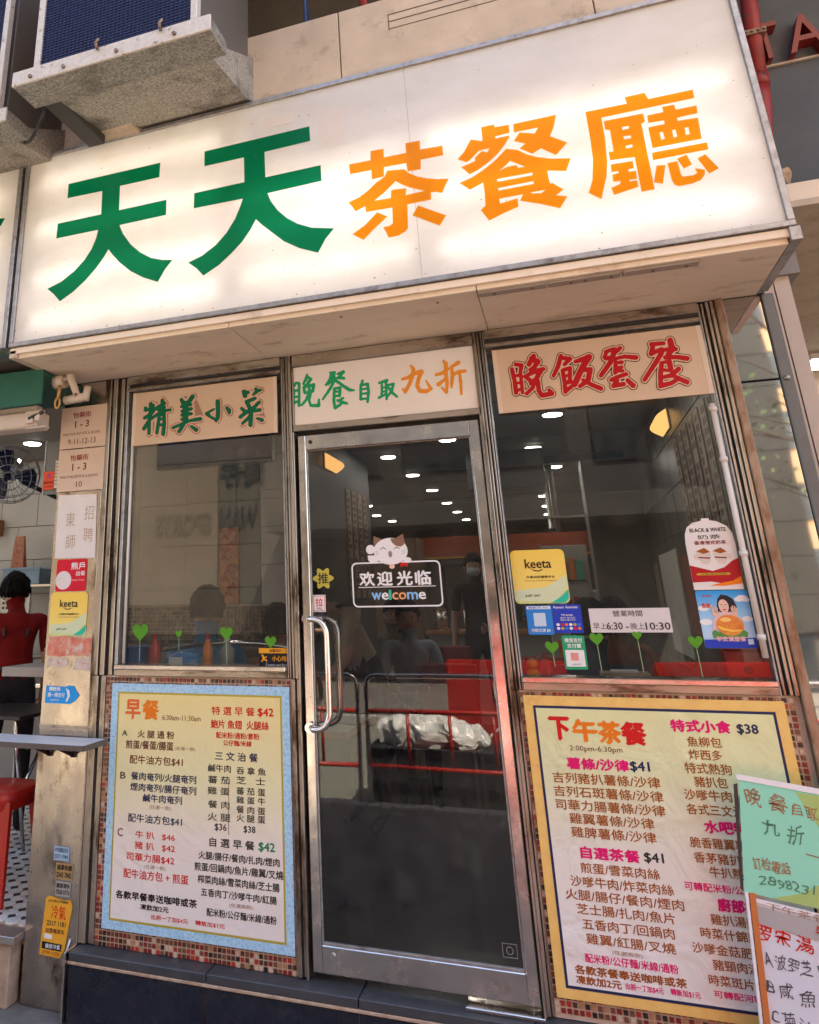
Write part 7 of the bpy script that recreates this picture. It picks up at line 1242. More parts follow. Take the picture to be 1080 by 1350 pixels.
# amber wall lamps
AM = emis('amber_diffuser', (1, .52, .16), WARM)
def wall_lamp(x, y, s, label):
    t = thing('wall_lamp', (x, y, 2.55), label, 'lamp', 'amber wall lamps')
    bobj('back_plate', (x-.004, x+.004, y-.17, y+.17, 2.60, 2.73), PLASTIC_W, t)
    b = bmesh.new(); n = 8
    pr = [(x+s*(.006+.07*math.sin(math.pi*k/n)), 2.605+.12*k/n) for k in range(n+1)]
    A = [b.verts.new((px, y-.16, pz)) for px, pz in pr]; B = [b.verts.new((px, y+.16, pz)) for px, pz in pr]
    for k in range(n): b.faces.new((A[k], A[k+1], B[k+1], B[k]))
    b.faces.new(A); b.faces.new(B[::-1]); obj('shade', b, AM, t)
wall_lamp(1.28, 2.05, -1, 'amber wall lamp seen at the top of the right window')
wall_lamp(-1.125, 2.55, 1, 'amber wall lamp seen at the top left of the door glass')
# air conditioner cassette and ceiling trims
bobj('ceiling_duct', (-.6, 1.2, 4.2, 4.26, 2.80, 2.857), DARKFR, None); tag(bpy.data.objects['ceiling_duct'], 'dark slot along the cafe ceiling', 'vent')
for y in (1.8, 3.1, 5.4, 7.0): 
    tag(bobj('ceiling_joint', (-1.1, 1.28, y, y+.012, 2.852, 2.858), DARKFR, None, 0), kind='structure')
# television over the left window, hanging picture, menu strips
tv = thing('television', (-1.5, 1.2, 2.45), 'large black television high behind the left window', 'television')
b = box(-1.93, -1.10, 1.12, 1.18, 2.46, 2.84, .004); obj('housing', b, mat('tv_housing', (.010, .010, .018), .35), tv)
bobj('screen', (-1.915, -1.115, 1.114, 1.119, 2.475, 2.83), mat('tv_glass', (.008, .010, .022), .08), tv, 0)
bobj('wall_arm', (-1.55, -1.48, 1.18, 1.50, 2.6, 2.7), DARKFR, tv)
pc = thing('chilli_calendar', (-1.56, 1.49, 1.60), 'tall red and brown hanging picture on the grey pane', 'picture')
bobj('backing', (-1.625, -1.49, 1.482, 1.499, 1.60, 2.09), mat('picture_brown', (.22, .035, .01), .5, col2=(.55, .20, .04), nscale=22), pc)
for k in range(9):
    z = 1.66+k*.045; x = -1.56+.03*math.sin(k*2.1)
    g = bmesh.new(); tubem(g, [(x-.03, 1.478, z), (x, 1.472, z+.02), (x+.03, 1.478, z-.008)], [.004, .011, .003], 8); obj('red_pepper', g, mat('pepper', (.42, .03, .015), .3), pc)
def strips(x, y0, n, dy, s, group, lab):
    for i in range(n):
        t = thing('menu_strip', (x, y0+i*dy, 1.5), lab+', '+('nearest the glass', 'second from the glass', 'third from the glass', 'fourth from the glass', 'fifth from the glass', 'sixth from the glass', 'farthest from the glass')[i], 'menu', group)
        bobj('paper', (x, x+.004, y0+i*dy, y0+i*dy+dy*.7, 1.62, 2.52), mat('strip_paper', (.36, .28, .20), .6), t, 0)
        g = bmesh.new()
        for k in range(15):
            z = 2.46-k*.055
            for q in range(2):
                yy = y0+i*dy+dy*(.12+.26*q)
                if random.random() < .85: bx(g, x-.0015 if s < 0 else x+.0041, x-.0002 if s < 0 else x+.0055, yy, yy+dy*.15, z, z+.035)
        tag(obj('lettering', g, INK['brown'], t), kind='stuff')
strips(1.279, .55, 7, .20, -1, 'menu strips on the right wall', 'tall cream menu strip of brown lettering on the right wall')
strips(-1.127, 3.0, 4, .20, 1, 'menu strips on the left side wall', 'tall menu strip of lettering on the side wall behind the door')
# pilaster, counter, shelves, red fascia at the back
tag(bobj('pilaster', (.82, 1.284, 4.2, 4.9, .27, 2.86), mat('pilaster_grey', (.17, .15, .13), .5, col2=(.13, .115, .10), nscale=3), None, .003), 'grey pilaster seen through the right window', 'pillar')
rf = thing('counter_canopy', (-.6, 8, 2.1), 'orange-red canopy over the cafe counter at the back', 'canopy')
bobj('board', (-1.3, 1.28, 7.6, 7.7, 2.10, 2.40), mat('canopy_red', (.32, .06, .02), .5), rf); bobj('trim', (-1.3, 1.28, 7.585, 7.599, 2.11, 2.13), INK['gold'], rf)
ct = thing('service_counter', (0, 6.2, .27), 'pale counter with an orange edge at the back of the cafe', 'counter')
bobj('front', (-1.0, 1.25, 6.0, 6.08, .27, 1.20), mat('counter_front', (.30, .27, .23), .4), ct); bobj('worktop', (-1.03, 1.27, 5.94, 6.6, 1.2, 1.24), mat('counter_edge', (.42, .17, .05), .3), ct, .003)
for k in range(6):
    x = -.9+k*.36
    t = thing('steel_container', (x, 6.3, 1.24), ('first', 'second', 'third', 'fourth', 'fifth', 'sixth')[k]+' steel container from the left on the back counter', 'container', 'steel containers on the counter')
    g = bmesh.new(); h = .22+.09*(k % 3); tubem(g, [(x, 6.3, 1.242), (x, 6.3, 1.24+h)], .085, 14); obj('drum', g, STEEL, t, smooth=False)
    g = bmesh.new(); tubem(g, [(x, 6.3, 1.241+h), (x, 6.3, 1.262+h), (x, 6.3, 1.285+h)], [.088, .03, .015], 14); obj('lid', g, CHROME, t)
bc = thing('brown_cupboard', (-1.4, 6, 1.5), 'tall brown cupboard behind the welcoming cat', 'cupboard')
bobj('carcass', (-1.70, -1.08, 6.1, 6.6, .27, 2.30), mat('cupboard_brown', (.24, .15, .09), .5, col2=(.19, .11, .065), nscale=4), bc); bobj('door', (-1.66, -1.40, 6.08, 6.099, .4, 2.25), mat('cupboard_brown', (.2, .1, .1)), bc); bobj('door', (-1.38, -1.12, 6.08, 6.099, .4, 2.25), mat('cupboard_brown', (.2, .1, .1)), bc)
sf2 = thing('back_shelves', (.2, 9, .3), 'dark shelves with boxes and jars against the back wall', 'shelves')
for z in (.9, 1.3, 1.7, 2.05): bobj('shelf_board', (-1.2, 1.2, 8.6, 9.0, z, z+.03), DARKFR, sf2)
for x in (-1.2, 0, 1.17): bobj('upright', (x, x+.03, 8.62, 8.98, .27, 2.3), DARKFR, sf2)
for k in range(15):
    z = (.93, 1.33, 1.73)[k % 3]; x = -1.1+k*.15; h = .1+.17*random.random()
    tag(bobj('storage_box', (x, x+.08, 8.7, 8.9, z, z+h), mat('box_%d' % (k % 5), ((.5, .45, .38), (.25, .08, .05), (.10, .14, .2), (.4, .28, .12), (.08, .08, .08))[k % 5], .5), None), ('cream', 'dark red', 'navy', 'tan', 'black')[k % 5]+' box on the '+('lowest', 'middle', 'upper')[k % 3]+' back shelf of the cafe', 'box', 'boxes on the back shelves')
def table(x0, x1, y0, y1, label):
    t = thing('dining_table', ((x0+x1)/2, (y0+y1)/2, .27), label, 'table', 'cafe tables')
    bobj('tabletop', (x0, x1, y0, y1, 1.01, 1.035), mat('laminate_grey', (.34, .31, .28), .3), t, .004); bobj('edge_band', (x0-.004, x1+.004, y0-.006, y0-.0005, 1.008, 1.037), WOOD, t, .001)
    bobj('edge_band', (x1+.0005, x1+.006, y0, y1, 1.008, 1.037), WOOD, t, .001)
    bobj('column', ((x0+x1)/2-.04, (x0+x1)/2+.04, (y0+y1)/2-.04, (y0+y1)/2+.04, .30, 1.009), DARKFR, t); bobj('foot', ((x0+x1)/2-.2, (x0+x1)/2+.2, (y0+y1)/2-.2, (y0+y1)/2+.2, .27, .30), DARKFR, t)
table(-1.12, -.50, .42, 1.00, 'grey-topped table with brown edge just behind the door handles')
table(.45, 1.20, 1.2, 1.9, 'table behind the right window')
table(-1.10, -.45, 3.0, 3.7, 'farther table behind the door')
bq = thing('banquette', (-1.62, 1.35, .27), 'brown cushioned bench along the dado behind the left window', 'bench')
bobj('back_cushion', (-2.6, -1.16, 1.36, 1.49, .9, 1.36), mat('brown_vinyl', (.10, .055, .035), .35), bq, .03); bobj('seat', (-2.6, -1.16, .95, 1.355, .27, .74), mat('brown_vinyl', (.1, .1, .1)), bq, .03)
g = bmesh.new(); tubem(g, arc((-1.9, .5, 1.30), (-1.1, .5, 1.50), (-.66, .5, 1.36), 10), .012, 8)
tag(obj('chair_rail', g, CHROME), 'steel rail of a chair back behind the left window', 'rail')
tagm = mat('chair_red', (.32, .03, .02), .4)
def chair(x, y, label):
    t = thing('dining_chair', (x, y, .27), label, 'chair', 'red dining chairs')
    bobj('seat', (x-.2, x+.2, y-.2, y+.2, .70, .745), tagm, t, .01); bobj('backrest', (x-.2, x+.2, y+.17, y+.2, .80, 1.18), tagm, t, .01)
    for dx in (-.18, .18):
        for dy in (-.18, .18): bobj('leg', (x+dx-.012, x+dx+.012, y+dy-.012, y+dy+.012, .272, .70), CHROME, t, 0)
        bobj('back_post', (x+dx-.012, x+dx+.012, y+.185, y+.205, .745, 1.15), CHROME, t, 0)
for x, y, lab in ((-.30, 2.2, 'red dining chair in the aisle behind the door'), (.35, 2.9, 'red dining chair left of the diner in rust'), (-.55, 4.1, 'red dining chair at the far table behind the door'), (.95, 3.2, 'red dining chair beside the grey pilaster')): chair(x, y, lab)
for x, y, z, lab in ((-.72, .66, 1.035, 'near the door handles'), (-.9, .8, 1.035, 'on the same table, farther left'), (.7, 1.5, 1.035, 'behind the opening hours plate'), (-.7, 3.3, 1.035, 'on the farther table')):
    t = thing('drinking_glass', (x, y, z), 'pale tea glass '+lab, 'glass', 'tea glasses on the cafe tables'); g = bmesh.new(); tubem(g, [(x, y, z), (x, y, z+.11)], [.026, .034], 12); obj('glass_body', g, mat('milk_tea', (.36, .20, .10), .2), t)
t = thing('wall_mirror_panel', (1.27, 3.2, 1.2), 'white notice board on the right wall deep in the cafe', 'board'); bobj('board', (1.272, 1.284, 2.6, 3.6, 1.2, 1.9), PAPER, t, .002)
t = thing('drinks_cabinet', (.9, 5.5, .27), 'white drinks cabinet beside the pilaster', 'cabinet')
bobj('cabinet_body', (.35, .80, 5.3, 5.85, .27, 2.1), mat('cabinet_white', (.42, .40, .37), .4), t, .006)
for k in range(4):
    bobj('cabinet_shelf', (.39, .76, 5.288, 5.299, .6+k*.38, .615+k*.38), DARKFR, t, 0)
    for q in range(5): bobj('bottle', (.405+q*.07, .45+q*.07, 5.28, 5.299, .616+k*.38, .80+k*.38+.03*(q % 2)), (INK['red'], INK['orange'], INK['teal'], INK['white'], INK['rust'])[(q+k) % 5], t, .001)
t = thing('kitchen_rack', (.1, 6.7, .27), 'black equipment rack full of pots left of the drinks cabinet', 'rack')
for z in (1.3, 1.6, 1.9): bobj('rack_shelf', (-.35, .33, 6.62, 6.95, z, z+.02), DARKFR, t, 0)
for x in (-.35, .31): bobj('rack_post', (x, x+.02, 6.62, 6.64, .27, 2.2), CHROME, t, 0)
for k in range(9):
    x = -.28+(k % 3)*.23; z = 1.322+(k//3)*.3; g = bmesh.new(); tubem(g, [(x, 6.78, z), (x, 6.78, z+.14+.03*(k % 2))], [.07, .075], 12); obj('pot', g, (STEEL, BLACK, CHROME)[k % 3], t)
t = thing('vent_duct', (.55, 4.4, 2.2), 'silver ventilation duct rising in front of the drinks cabinet', 'duct'); g = bmesh.new()
tubem(g, [(.52, 4.6, 2.2+.03*k) for k in range(22)], [.05+.006*(k % 2) for k in range(22)], 12); obj('duct_body', g, STEEL, t)
tag(bobj('hanging_rail', (-.2, .82, 4.15, 4.17, 2.28, 2.30), CHROME, None, 0), 'thin steel rail hanging across the cafe in front of the pilaster', 'rail')
tag(bobj('extractor_hood', (-.15, .5, 3.55, 4.0, 2.50, 2.84), mat('hood_black', (.03, .028, .026), .35), None, .01), 'black box hood hanging from the ceiling behind the right window', 'hood')
for k in range(5):
    tag(bobj('wall_poster', (1.2795, 1.2835, 2.15+k*.42, 2.5+k*.42, 1.35, 1.85+.06*(k % 2)), mat('wposter_%d' % (k % 3), ((.30, .06, .03), (.42, .34, .24), (.22, .12, .06))[k % 3], .5), None, 0), ('first', 'second', 'third', 'fourth', 'fifth')[k]+' faded poster low on the right wall, counted from the glass', 'poster', 'faded posters on the right wall')
# things on the inner sills
def bottle(x, y, z, r, h, m, capm, label, group=None):
    t = thing('sauce_bottle', (x, y, z), label, 'bottle', group)
    g = bmesh.new(); tubem(g, [(x, y, z), (x, y, z+.004), (x, y, z+h*.6), (x, y, z+h*.78), (x, y, z+h*.86)], [r*.9, r, r, r*.45, r*.4], 14); obj('bottle_body', g, m, t, smooth=True)
    g = bmesh.new(); tubem(g, [(x, y, z+h*.86), (x, y, z+h)], r*.45, 10); obj('cap', g, capm, t)
sl = tag(bobj('window_counter', (-2.2, -.65, .08, .34, 1.28, 1.325), mat('sill_grey', (.30, .26, .22), .4), None, .003), 'grey counter along the inside of the left window', 'counter')
RS = mat('red_sauce', (.55, .035, .01), .25); OS = mat('orange_sauce', (.70, .18, .01), .25)
bottle(-1.375, .17, 1.325, .030, .15, RS, RED, 'red sauce bottle behind the largest green heart', 'sauce bottles in the left window')
bottle(-1.09, .17, 1.325, .024, .15, OS, RED, 'orange and red sauce bottle behind the left window, right of the diner', 'sauce bottles in the left window')
bottle(-1.02, .24, 1.325, .035, .13, mat('clear_jar', (.30, .27, .24), .2), PLASTIC_W, 'pale jar behind the left window beside the orange bottle')
t = tag(bobj('blue_bin', (-1.56, -1.42, .10, .30, 1.326, 1.42), mat('blue_plastic', (.02, .07, .22), .4), None, .006), 'dark blue bin in the left corner of the left window', 'bin')
t = thing('blue_tray', (-1.22, .2, 1.325), 'bright blue rounded bag on the sill of the left window', 'bag')
b = bmesh.new(); bmesh.ops.create_uvsphere(b, u_segments=20, v_segments=12, radius=1, matrix=Matrix.Translation((-1.23, .20, 1.33))@Matrix.Diagonal((.11, .07, .07, 1)))
for v in b.verts: v.co.z = max(v.co.z, 1.3255)+.004*math.sin(v.co.x*80)
obj('bag_body', b, mat('sky_blue_vinyl', (.03, .26, .55), .3, col2=(.10, .16, .24), nscale=16), t, smooth=True)
bobj('bag_label', (-1.27, -1.20, .118, .126, 1.345, 1.375), PLASTIC_W, t)
sr = tag(bobj('window_counter', (.30, 1.24, .08, .32, 1.22, 1.27), mat('sill_grey', (.3, .3, .3)), None, .003), 'grey counter along the inside of the right window', 'counter')
t = thing('red_tin', (1.12, .15, 1.27), 'bright red box in the lower right corner of the right window', 'box')
bobj('tin_body', (1.055, 1.205, .09, .20, 1.271, 1.42), mat('bright_red', (.60, .02, .012), .3), t, .006); bobj('tin_lid', (1.05, 1.21, .085, .205, 1.4205, 1.436), mat('bright_red', (.6, 0, 0)), t, .004)
g = bmesh.new(); tubem(g, [(1.12, .088, 1.352), (1.12, .0895, 1.352)], .014, 12); obj('dark_knob', g, BLACK, t)
t = thing('tissue_box', (.72, .2, 1.27), 'low pale tissue box on the inner sill of the right window', 'box')
bobj('box_body', (.62, .80, .14, .26, 1.271, 1.33), mat('tan_card', (.34, .22, .13), .6), t, .003); bobj('paper_slot', (.66, .76, .17, .23, 1.3305, 1.338), PAPER, t)
bottle(.42, .18, 1.27, .026, .13, RS, RED, 'red sauce bottle at the lower left of the right window')
t = thing('cat_figurine', (.395, .14, 1.27), 'small gold and red cat figurine at the lower left of the right window', 'figurine')
b = bmesh.new(); bmesh.ops.create_uvsphere(b, u_segments=14, v_segments=10, radius=1, matrix=Matrix.Translation((.37, .14, 1.31))@Matrix.Diagonal((.028, .024, .04, 1))); obj('figure_body', b, INK['gold'], t, smooth=True)
b = bmesh.new(); bmesh.ops.create_uvsphere(b, u_segments=14, v_segments=10, radius=.022, matrix=Matrix.Translation((.37, .135, 1.362))); obj('figure_head', b, INK['gold'], t, smooth=True)
for s in (-1, 1): g = bmesh.new(); tubem(g, [(.37+s*.013, .135, 1.374), (.37+s*.017, .135, 1.394)], [.008, .001], 6); obj('figure_ear', g, INK['red'], t)

# ================================================================== OPEN SHOP ON THE LEFT
sn = thing('sunshade', (-2.3, -.2, 2.55), 'green folding sunshade over the open shop with cream hinged arms', 'awning')
bobj('green_valance', (-4.2, -1.80, -.30, -.285, 2.575, 2.76), mat('green_canvas', (.015, .12, .075), .6, col2=(.012, .09, .06), nscale=8), sn, .002)
bobj('green_roof', (-4.2, -1.80, -.284, .28, 2.72, 2.745), mat('green_canvas', (0, 0, 0)), sn, .002)
bobj('roll_cassette', (-4.2, -1.865, -.24, -.13, 2.475, 2.560), mat('cream_metal', (.62, .52, .43), .45, col2=(.54, .44, .36), nscale=6), sn, .008)
bobj('cassette_top', (-4.2, -1.90, -.20, -.15, 2.5605, 2.600), mat('cream_metal', (0, 0, 0)), sn, .004)
CM = mat('cream_metal', (0, 0, 0))
def arm(x, z, y, s):
    a = thing('hinge_arm', wloc(sn), None, None); a.location = (0, 0, 0); a.parent = sn
    g = bmesh.new(); tubem(g, [(x-.045, y, z), (x+.015, y, z)], .034, 18); obj('drum', g, CM, a)
    g = bmesh.new(); tubem(g, [(x-.05, y, z), (x-.046, y, z)], .024, 14); obj('drum_cap', g, RUST, a)
    g = bmesh.new(); tubem(g, [(x+.016, y-.01, z+.01), (x+.06, y-.02, z+.015), (x+.115, y-.03, z-.10)], [.020, .022, .016], 10); obj('link', g, CM, a)
    g = bmesh.new(); tubem(g, [(x+.03, y-.01, z-.105), (x+.16, y-.02, z-.100)], .022, 10); obj('cross_bar', g, CM, a)
    g = bmesh.new(); tubem(g, [(x+.155, y-.02, z-.12), (x+.165, y-.02, z-.05)], .018, 10); obj('end_lug', g, CM, a)
    for p in ((x+.115, z-.09), (x+.04, z+.012)):
        g = bmesh.new(); tubem(g, [(p[0], y-.04, p[1]), (p[0], y-.05, p[1])], .008, 8); obj('bolt', g, RUST, a)
arm(-1.735, 2.70, -.22, 1)
a = thing('rope_hook', wloc(sn), None, None); a.location = (0, 0, 0); a.parent = sn
g = bmesh.new(); tubem(g, [(-1.722, -.26, 2.67), (-1.727, -.26, 2.60)], .009, 8); tubem(g, [Vector((-1.73+.014*math.sin(q), -.26, 2.578+.026*math.cos(q))) for q in (2*math.pi*k/14 for k in range(15))], .006, 8)
obj('hook', g, mat('brass_hook', (.50, .28, .08), .4, .4), a, smooth=True)
a = thing('roller_bracket', wloc(sn), None, None); a.location = (0, 0, 0); a.parent = sn
for d in ((-1.93, -1.83, -.25, -.22, 2.535, 2.56), (-1.915, -1.875, -.26, -.23, 2.49, 2.534), (-1.865, -1.835, -.26, -.24, 2.50, 2.55), (-1.925, -1.80, -.25, -.21, 2.465, 2.4745)): bobj('bracket_piece', d, CM, a, .003)
g = bmesh.new(); tubem(g, [(-1.90, -.255, 2.515), (-1.82, -.25, 2.545)], .010, 8); obj('pin', g, DARKFR, a)
# mirror/pane edge, red and white notices hanging by the pillar
t = thing('glass_panel', (-1.95, .05, 2.19), 'narrow grey glass panel hanging beside the number plates', 'panel')
bobj('pane', (-1.985, -1.885, .02, .028, 2.17, 2.455), mat('grey_glass', (.16, .17, .165), .15), t); bobj('edge', (-1.992, -1.986, .015, .03, 2.17, 2.46), ALU, t)
t = sheet('notice', [(-1.988, 2.195), (-1.918, 2.197), (-1.916, 2.290), (-1.986, 2.290)], .012, flatmat('notice_orange', (.72, .09, .03)), 'small orange-red notice beside the number plates', 'notice')
text('火', -1.965, -1.938, 2.268, .030, .0112, INK['cobalt'], t, bold=.03); text('嚴禁吸煙', -1.982, -1.922, 2.232, .014, .0112, INK['crimson'], t, bold=.03); text('NO SMOKING', -1.982, -1.922, 2.212, .010, .0112, INK['crimson'], t)
t = sheet('notice', [(-1.914, 2.20), (-1.884, 2.20), (-1.884, 2.345), (-1.914, 2.345)], .010, PAPER, 'narrow white list notice between the orange notice and the pillar', 'notice')
for k in range(7): text('價目表 $', -1.912, -1.886, 2.33-k*.018, .008, .0092, INK['grey'], t)
# fan
fn = thing('wall_fan', (-3.1, 1.0, 2.4), 'steel wall fan with a dark blue guard in the open shop', 'fan')
C0 = Vector((-3.02, 1.0, 2.50)); ax = Vector((.45, -.75, -.42)).normalized()
u1 = ax.orthogonal().normalized(); u2 = ax.cross(u1)
g = bmesh.new(); tubem(g, [C0-ax*.20, C0-ax*.02], [.055, .062], 16); obj('motor', g, CHROME, fn, smooth=False)
g = bmesh.new()
for R_, dd in ((.20, .02), (.20, .06), (.15, .085), (.09, .10), (.04, .105)):
    tubem(g, [C0+ax*dd+(u1*math.cos(q)+u2*math.sin(q))*R_ for q in (2*math.pi*k/28 for k in range(29))], .004, 6)
for k in range(22):
    q = 2*math.pi*k/22; d = u1*math.cos(q)+u2*math.sin(q); tubem(g, [C0+d*.03-ax*.01, C0+ax*.02+d*.20, C0+ax*.06+d*.20, C0+ax*.105+d*.03], .0022, 5)
obj('guard', g, mat('guard_grey', (.22, .24, .28), .35, .6), fn)
for k in range(3):
    g = bmesh.new(); q0 = 2*math.pi*k/3; P = []
    for r_, w_ in ((.03, .25), (.10, .55), (.17, .50), (.185, .2)):
        for e in (-1, 1):
            q = q0+e*w_; P.append(g.verts.new(C0+ax*(.045+.018*e)+(u1*math.cos(q)+u2*math.sin(q))*r_))
    for i in range(3): g.faces.new((P[2*i], P[2*i+1], P[2*i+3], P[2*i+2]))
    bmesh.ops.solidify(g, geom=g.faces[:], thickness=.002); obj('blade', g, mat('blade_blue', (.02, .03, .10), .3), fn)
g = bmesh.new(); tubem(g, [C0-ax*.15, C0-ax*.15+Vector((-.05, .3, -.1)), Vector((-3.1, 2.29, 2.30))], .018, 8); obj('wall_arm', g, DARKFR, fn)
# shelf things on the back wall
bsh = tag(bobj('wall_shelf', (-5, -3.25, 2.02, 2.29, 1.755, 1.775), STEEL, None), 'steel wall shelf in the open shop', 'shelf')
bs = thing('blue_basket', (-3.6, 2.1, 1.775), 'pale blue plastic basket on the shelf of the open shop', 'basket')
for d in ((-3.86, -3.50, 2.03, 2.035, 1.776, 1.90), (-3.86, -3.50, 2.255, 2.26, 1.776, 1.90), (-3.865, -3.86, 2.03, 2.26, 1.776, 1.90), (-3.50, -3.495, 2.03, 2.26, 1.776, 1.90), (-3.86, -3.50, 2.036, 2.254, 1.776, 1.78)):
    bobj('side', d, mat('pale_blue_plastic', (.22, .33, .46), .4), bs, .001)
for d in ((-3.88, -3.48, 2.015, 2.0295, 1.895, 1.91),): bobj('rim', d, mat('pale_blue_plastic', (0, 0, 0)), bs)
bt = thing('sauce_packet', (-3.8, 2.15, 1.91), 'tall red printed packet standing in the blue basket', 'packet')
b = bmesh.new(); v = [(-3.83, 2.06), (-3.68, 2.06), (-3.68, 2.12), (-3.83, 2.12)]
A = [b.verts.new((x, y, 1.79)) for x, y in v]; B = [b.verts.new((x*.985-.055, y, 2.17)) for x, y in [(-3.81, 2.08), (-3.72, 2.08), (-3.72, 2.10), (-3.81, 2.10)]]
b.faces.new(A); b.faces.new(B)
for k in range(4): b.faces.new((A[k], A[(k+1) % 4], B[(k+1) % 4], B[k]))
obj('packet_body', b, mat('packet_red', (.28, .03, .02), .4, col2=(.42, .22, .12), nscale=30), bt)
wc = thing('white_crate', (-3.6, 1.8, 1.2), 'white slatted plastic crate below the basket', 'crate')
for x in (-3.78, -3.50): bobj('upright', (x, x+.03, 1.9, 1.93, .27, 1.70), PLASTIC_W, wc)
bobj('top_panel', (-3.749, -3.501, 1.9, 1.92, 1.56, 1.70), PLASTIC_W, wc, .004)
for i in range(6):
    for j in range(3): bobj('slot', (-3.73+i*.036, -3.71+i*.036, 1.897, 1.8995, 1.585+j*.036, 1.605+j*.036), DARKFR, wc, 0)
bobj('shelf_plate', (-3.749, -3.501, 1.9, 2.2, 1.2, 1.22), PLASTIC_W, wc)
cf = thing('framed_certificate', (-3.05, 2.29, 2.05), 'framed certificate on the tiled wall of the open shop', 'picture')
bobj('frame', (-3.42, -3.16, 2.28, 2.299, 2.05, 2.42), ALU, cf, .003); bobj('paper', (-3.395, -3.185, 2.275, 2.2795, 2.075, 2.395), mat('certificate', (.42, .38, .31), .6, col2=(.30, .26, .21), nscale=16), cf, 0)
for k in range(6): bobj('print_line', (-3.35+.01*(k % 2), -3.23, 2.2735, 2.2748, 2.12+k*.04, 2.13+k*.04), INK['grey'], cf, 0)
t = thing('brown_box', (-3.9, 2.2, 2.2), 'small brown box fixed to the tiled wall at the left edge', 'box'); bobj('box_body', (-4.35, -4.12, 2.2, 2.298, 2.20, 2.34), WOOD, t, .004)
t = thing('storage_boxes', (-3.1, 1.9, .9), 'brown and white carton at counter height behind the woman in red', 'carton'); bobj('carton', (-3.35, -2.80, 1.95, 2.28, 1.05, 1.35), mat('carton_brown', (.30, .16, .08), .7), t, .004); bobj('carton_label', (-3.2, -3.0, 1.945, 1.9495, 1.12, 1.28), PAPER, t, 0)
t = thing('prep_counter', (-3.5, 2.0, .27), 'dark counter along the wall of the open shop', 'counter'); bobj('worktop', (-6, -2.78, 1.85, 2.29, 1.02, 1.045), STEEL, t, .003)
for x in (-5, -3.9, -2.85): bobj('leg', (x, x+.04, 1.88, 1.92, .27, 1.019), STEEL, t)
bobj('cross_rail', (-4.96, -2.81, 1.89, 1.91, .62, .645), STEEL, t)
# folding table with dark frame by the step
ft = thing('folding_table', (-2.5, .75, .27), 'dark folding table with steel legs behind the red stool', 'table')
bobj('tabletop', (-3.2, -2.35, .45, .95, 1.02, 1.04), mat('table_dark', (.03, .025, .022), .4), ft, .003)
for a, b_ in (((-2.42, .50, 1.019), (-2.60, .90, .27)), ((-2.42, .90, 1.019), (-2.55, .50, .27)), ((-3.1, .50, 1.019), (-3.15, .90, .27)), ((-3.1, .90, 1.019), (-3.15, .50, .27))):
    g = bmesh.new(); tubem(g, [a, b_], .011, 8); obj('leg', g, CHROME, ft, smooth=True)
# red stool
st = thing('plastic_stool', (-2.30, .32, .27), 'red plastic stool standing on the tiled floor of the open shop', 'stool')
sx, sy = -2.305, .30
g = bmesh.new(); n = 20
rows = [(.150, .745), (.158, .738), (.160, .70), (.150, .66)]
R_ = []
for r, z in rows: R_.append([g.verts.new((sx+r*math.copysign(abs(math.cos(a))**.6, math.cos(a)), sy+r*math.copysign(abs(math.sin(a))**.6, math.sin(a)), z)) for a in (2*math.pi*k/n for k in range(n))])
g.faces.new(R_[0])
for A, B in zip(R_[:-1], R_[1:]):
    for k in range(n): g.faces.new((A[k], A[(k+1) % n], B[(k+1) % n], B[k]))
obj('seat', g, RED, st, smooth=True)
for ax_, ay_ in ((-1, -1), (1, -1), (1, 1), (-1, 1)):
    g = bmesh.new(); a = Vector((sx+ax_*.115, sy+ay_*.115, .70)); b = Vector((sx+ax_*.155, sy+ay_*.155, .27))
    w = .036; A = [g.verts.new(a+Vector(p)) for p in ((-w, -.012, 0), (w, -.012, 0), (w, .012, 0), (-w, .012, 0))]; B = [g.verts.new(b+Vector(p)*.8) for p in ((-w*.75, -.012, 0), (w*.75, -.012, 0), (w*.75, .012, 0), (-w*.75, .012, 0))]
    g.faces.new(A); g.faces.new(B[::-1])
    for k in range(4): g.faces.new((A[k], A[(k+1) % 4], B[(k+1) % 4], B[k]))
    obj('leg', g, RED, st)

# ================================================================== STREET BEHIND THE CAMERA (seen mirrored in glass and steel)
def railing(x0, x1, label):
    y = -3.62; t = thing('street_railing', ((x0+x1)/2, y, 0), label, 'railing', 'railings along the kerb')
    g = bmesh.new(); tubem(g, [Vector((x0, y, .005)), Vector((x0, y, .86))]+arc((x0, y, .88), (x0, y, .98), (x0+.10, y, .98), 6)+arc((x1-.10, y, .98), (x1, y, .98), (x1, y, .88), 6)+[Vector((x1, y, .005))], .020, 12); obj('hoop', g, CHROME, t, smooth=True)
    for z in (.70, .27):
        g = bmesh.new(); tubem(g, [(x0+.021, y, z), (x1-.021, y, z)], .019, 10); obj('rail', g, RED, t, smooth=True)
    n = int((x1-x0)/.30)
    for k in range(1, n):
        x = x0+(x1-x0)*k/n; g = bmesh.new(); tubem(g, [(x, y, .29), (x, y, .682)], .014, 8); obj('bar', g, RED, t, smooth=True)
for x0, x1, lab in ((-4.0, -2.65, 'third railing section left of the door reflection'), (-2.6, -1.28, 'railing section mirrored at the left of the door'), (-1.20, .55, 'railing section mirrored in the middle of the door glass'), (.62, 1.9, 'railing section mirrored in the right window'), (1.95, 3.3, 'railing section mirrored in the polished pillar')):
    railing(x0, x1, lab)
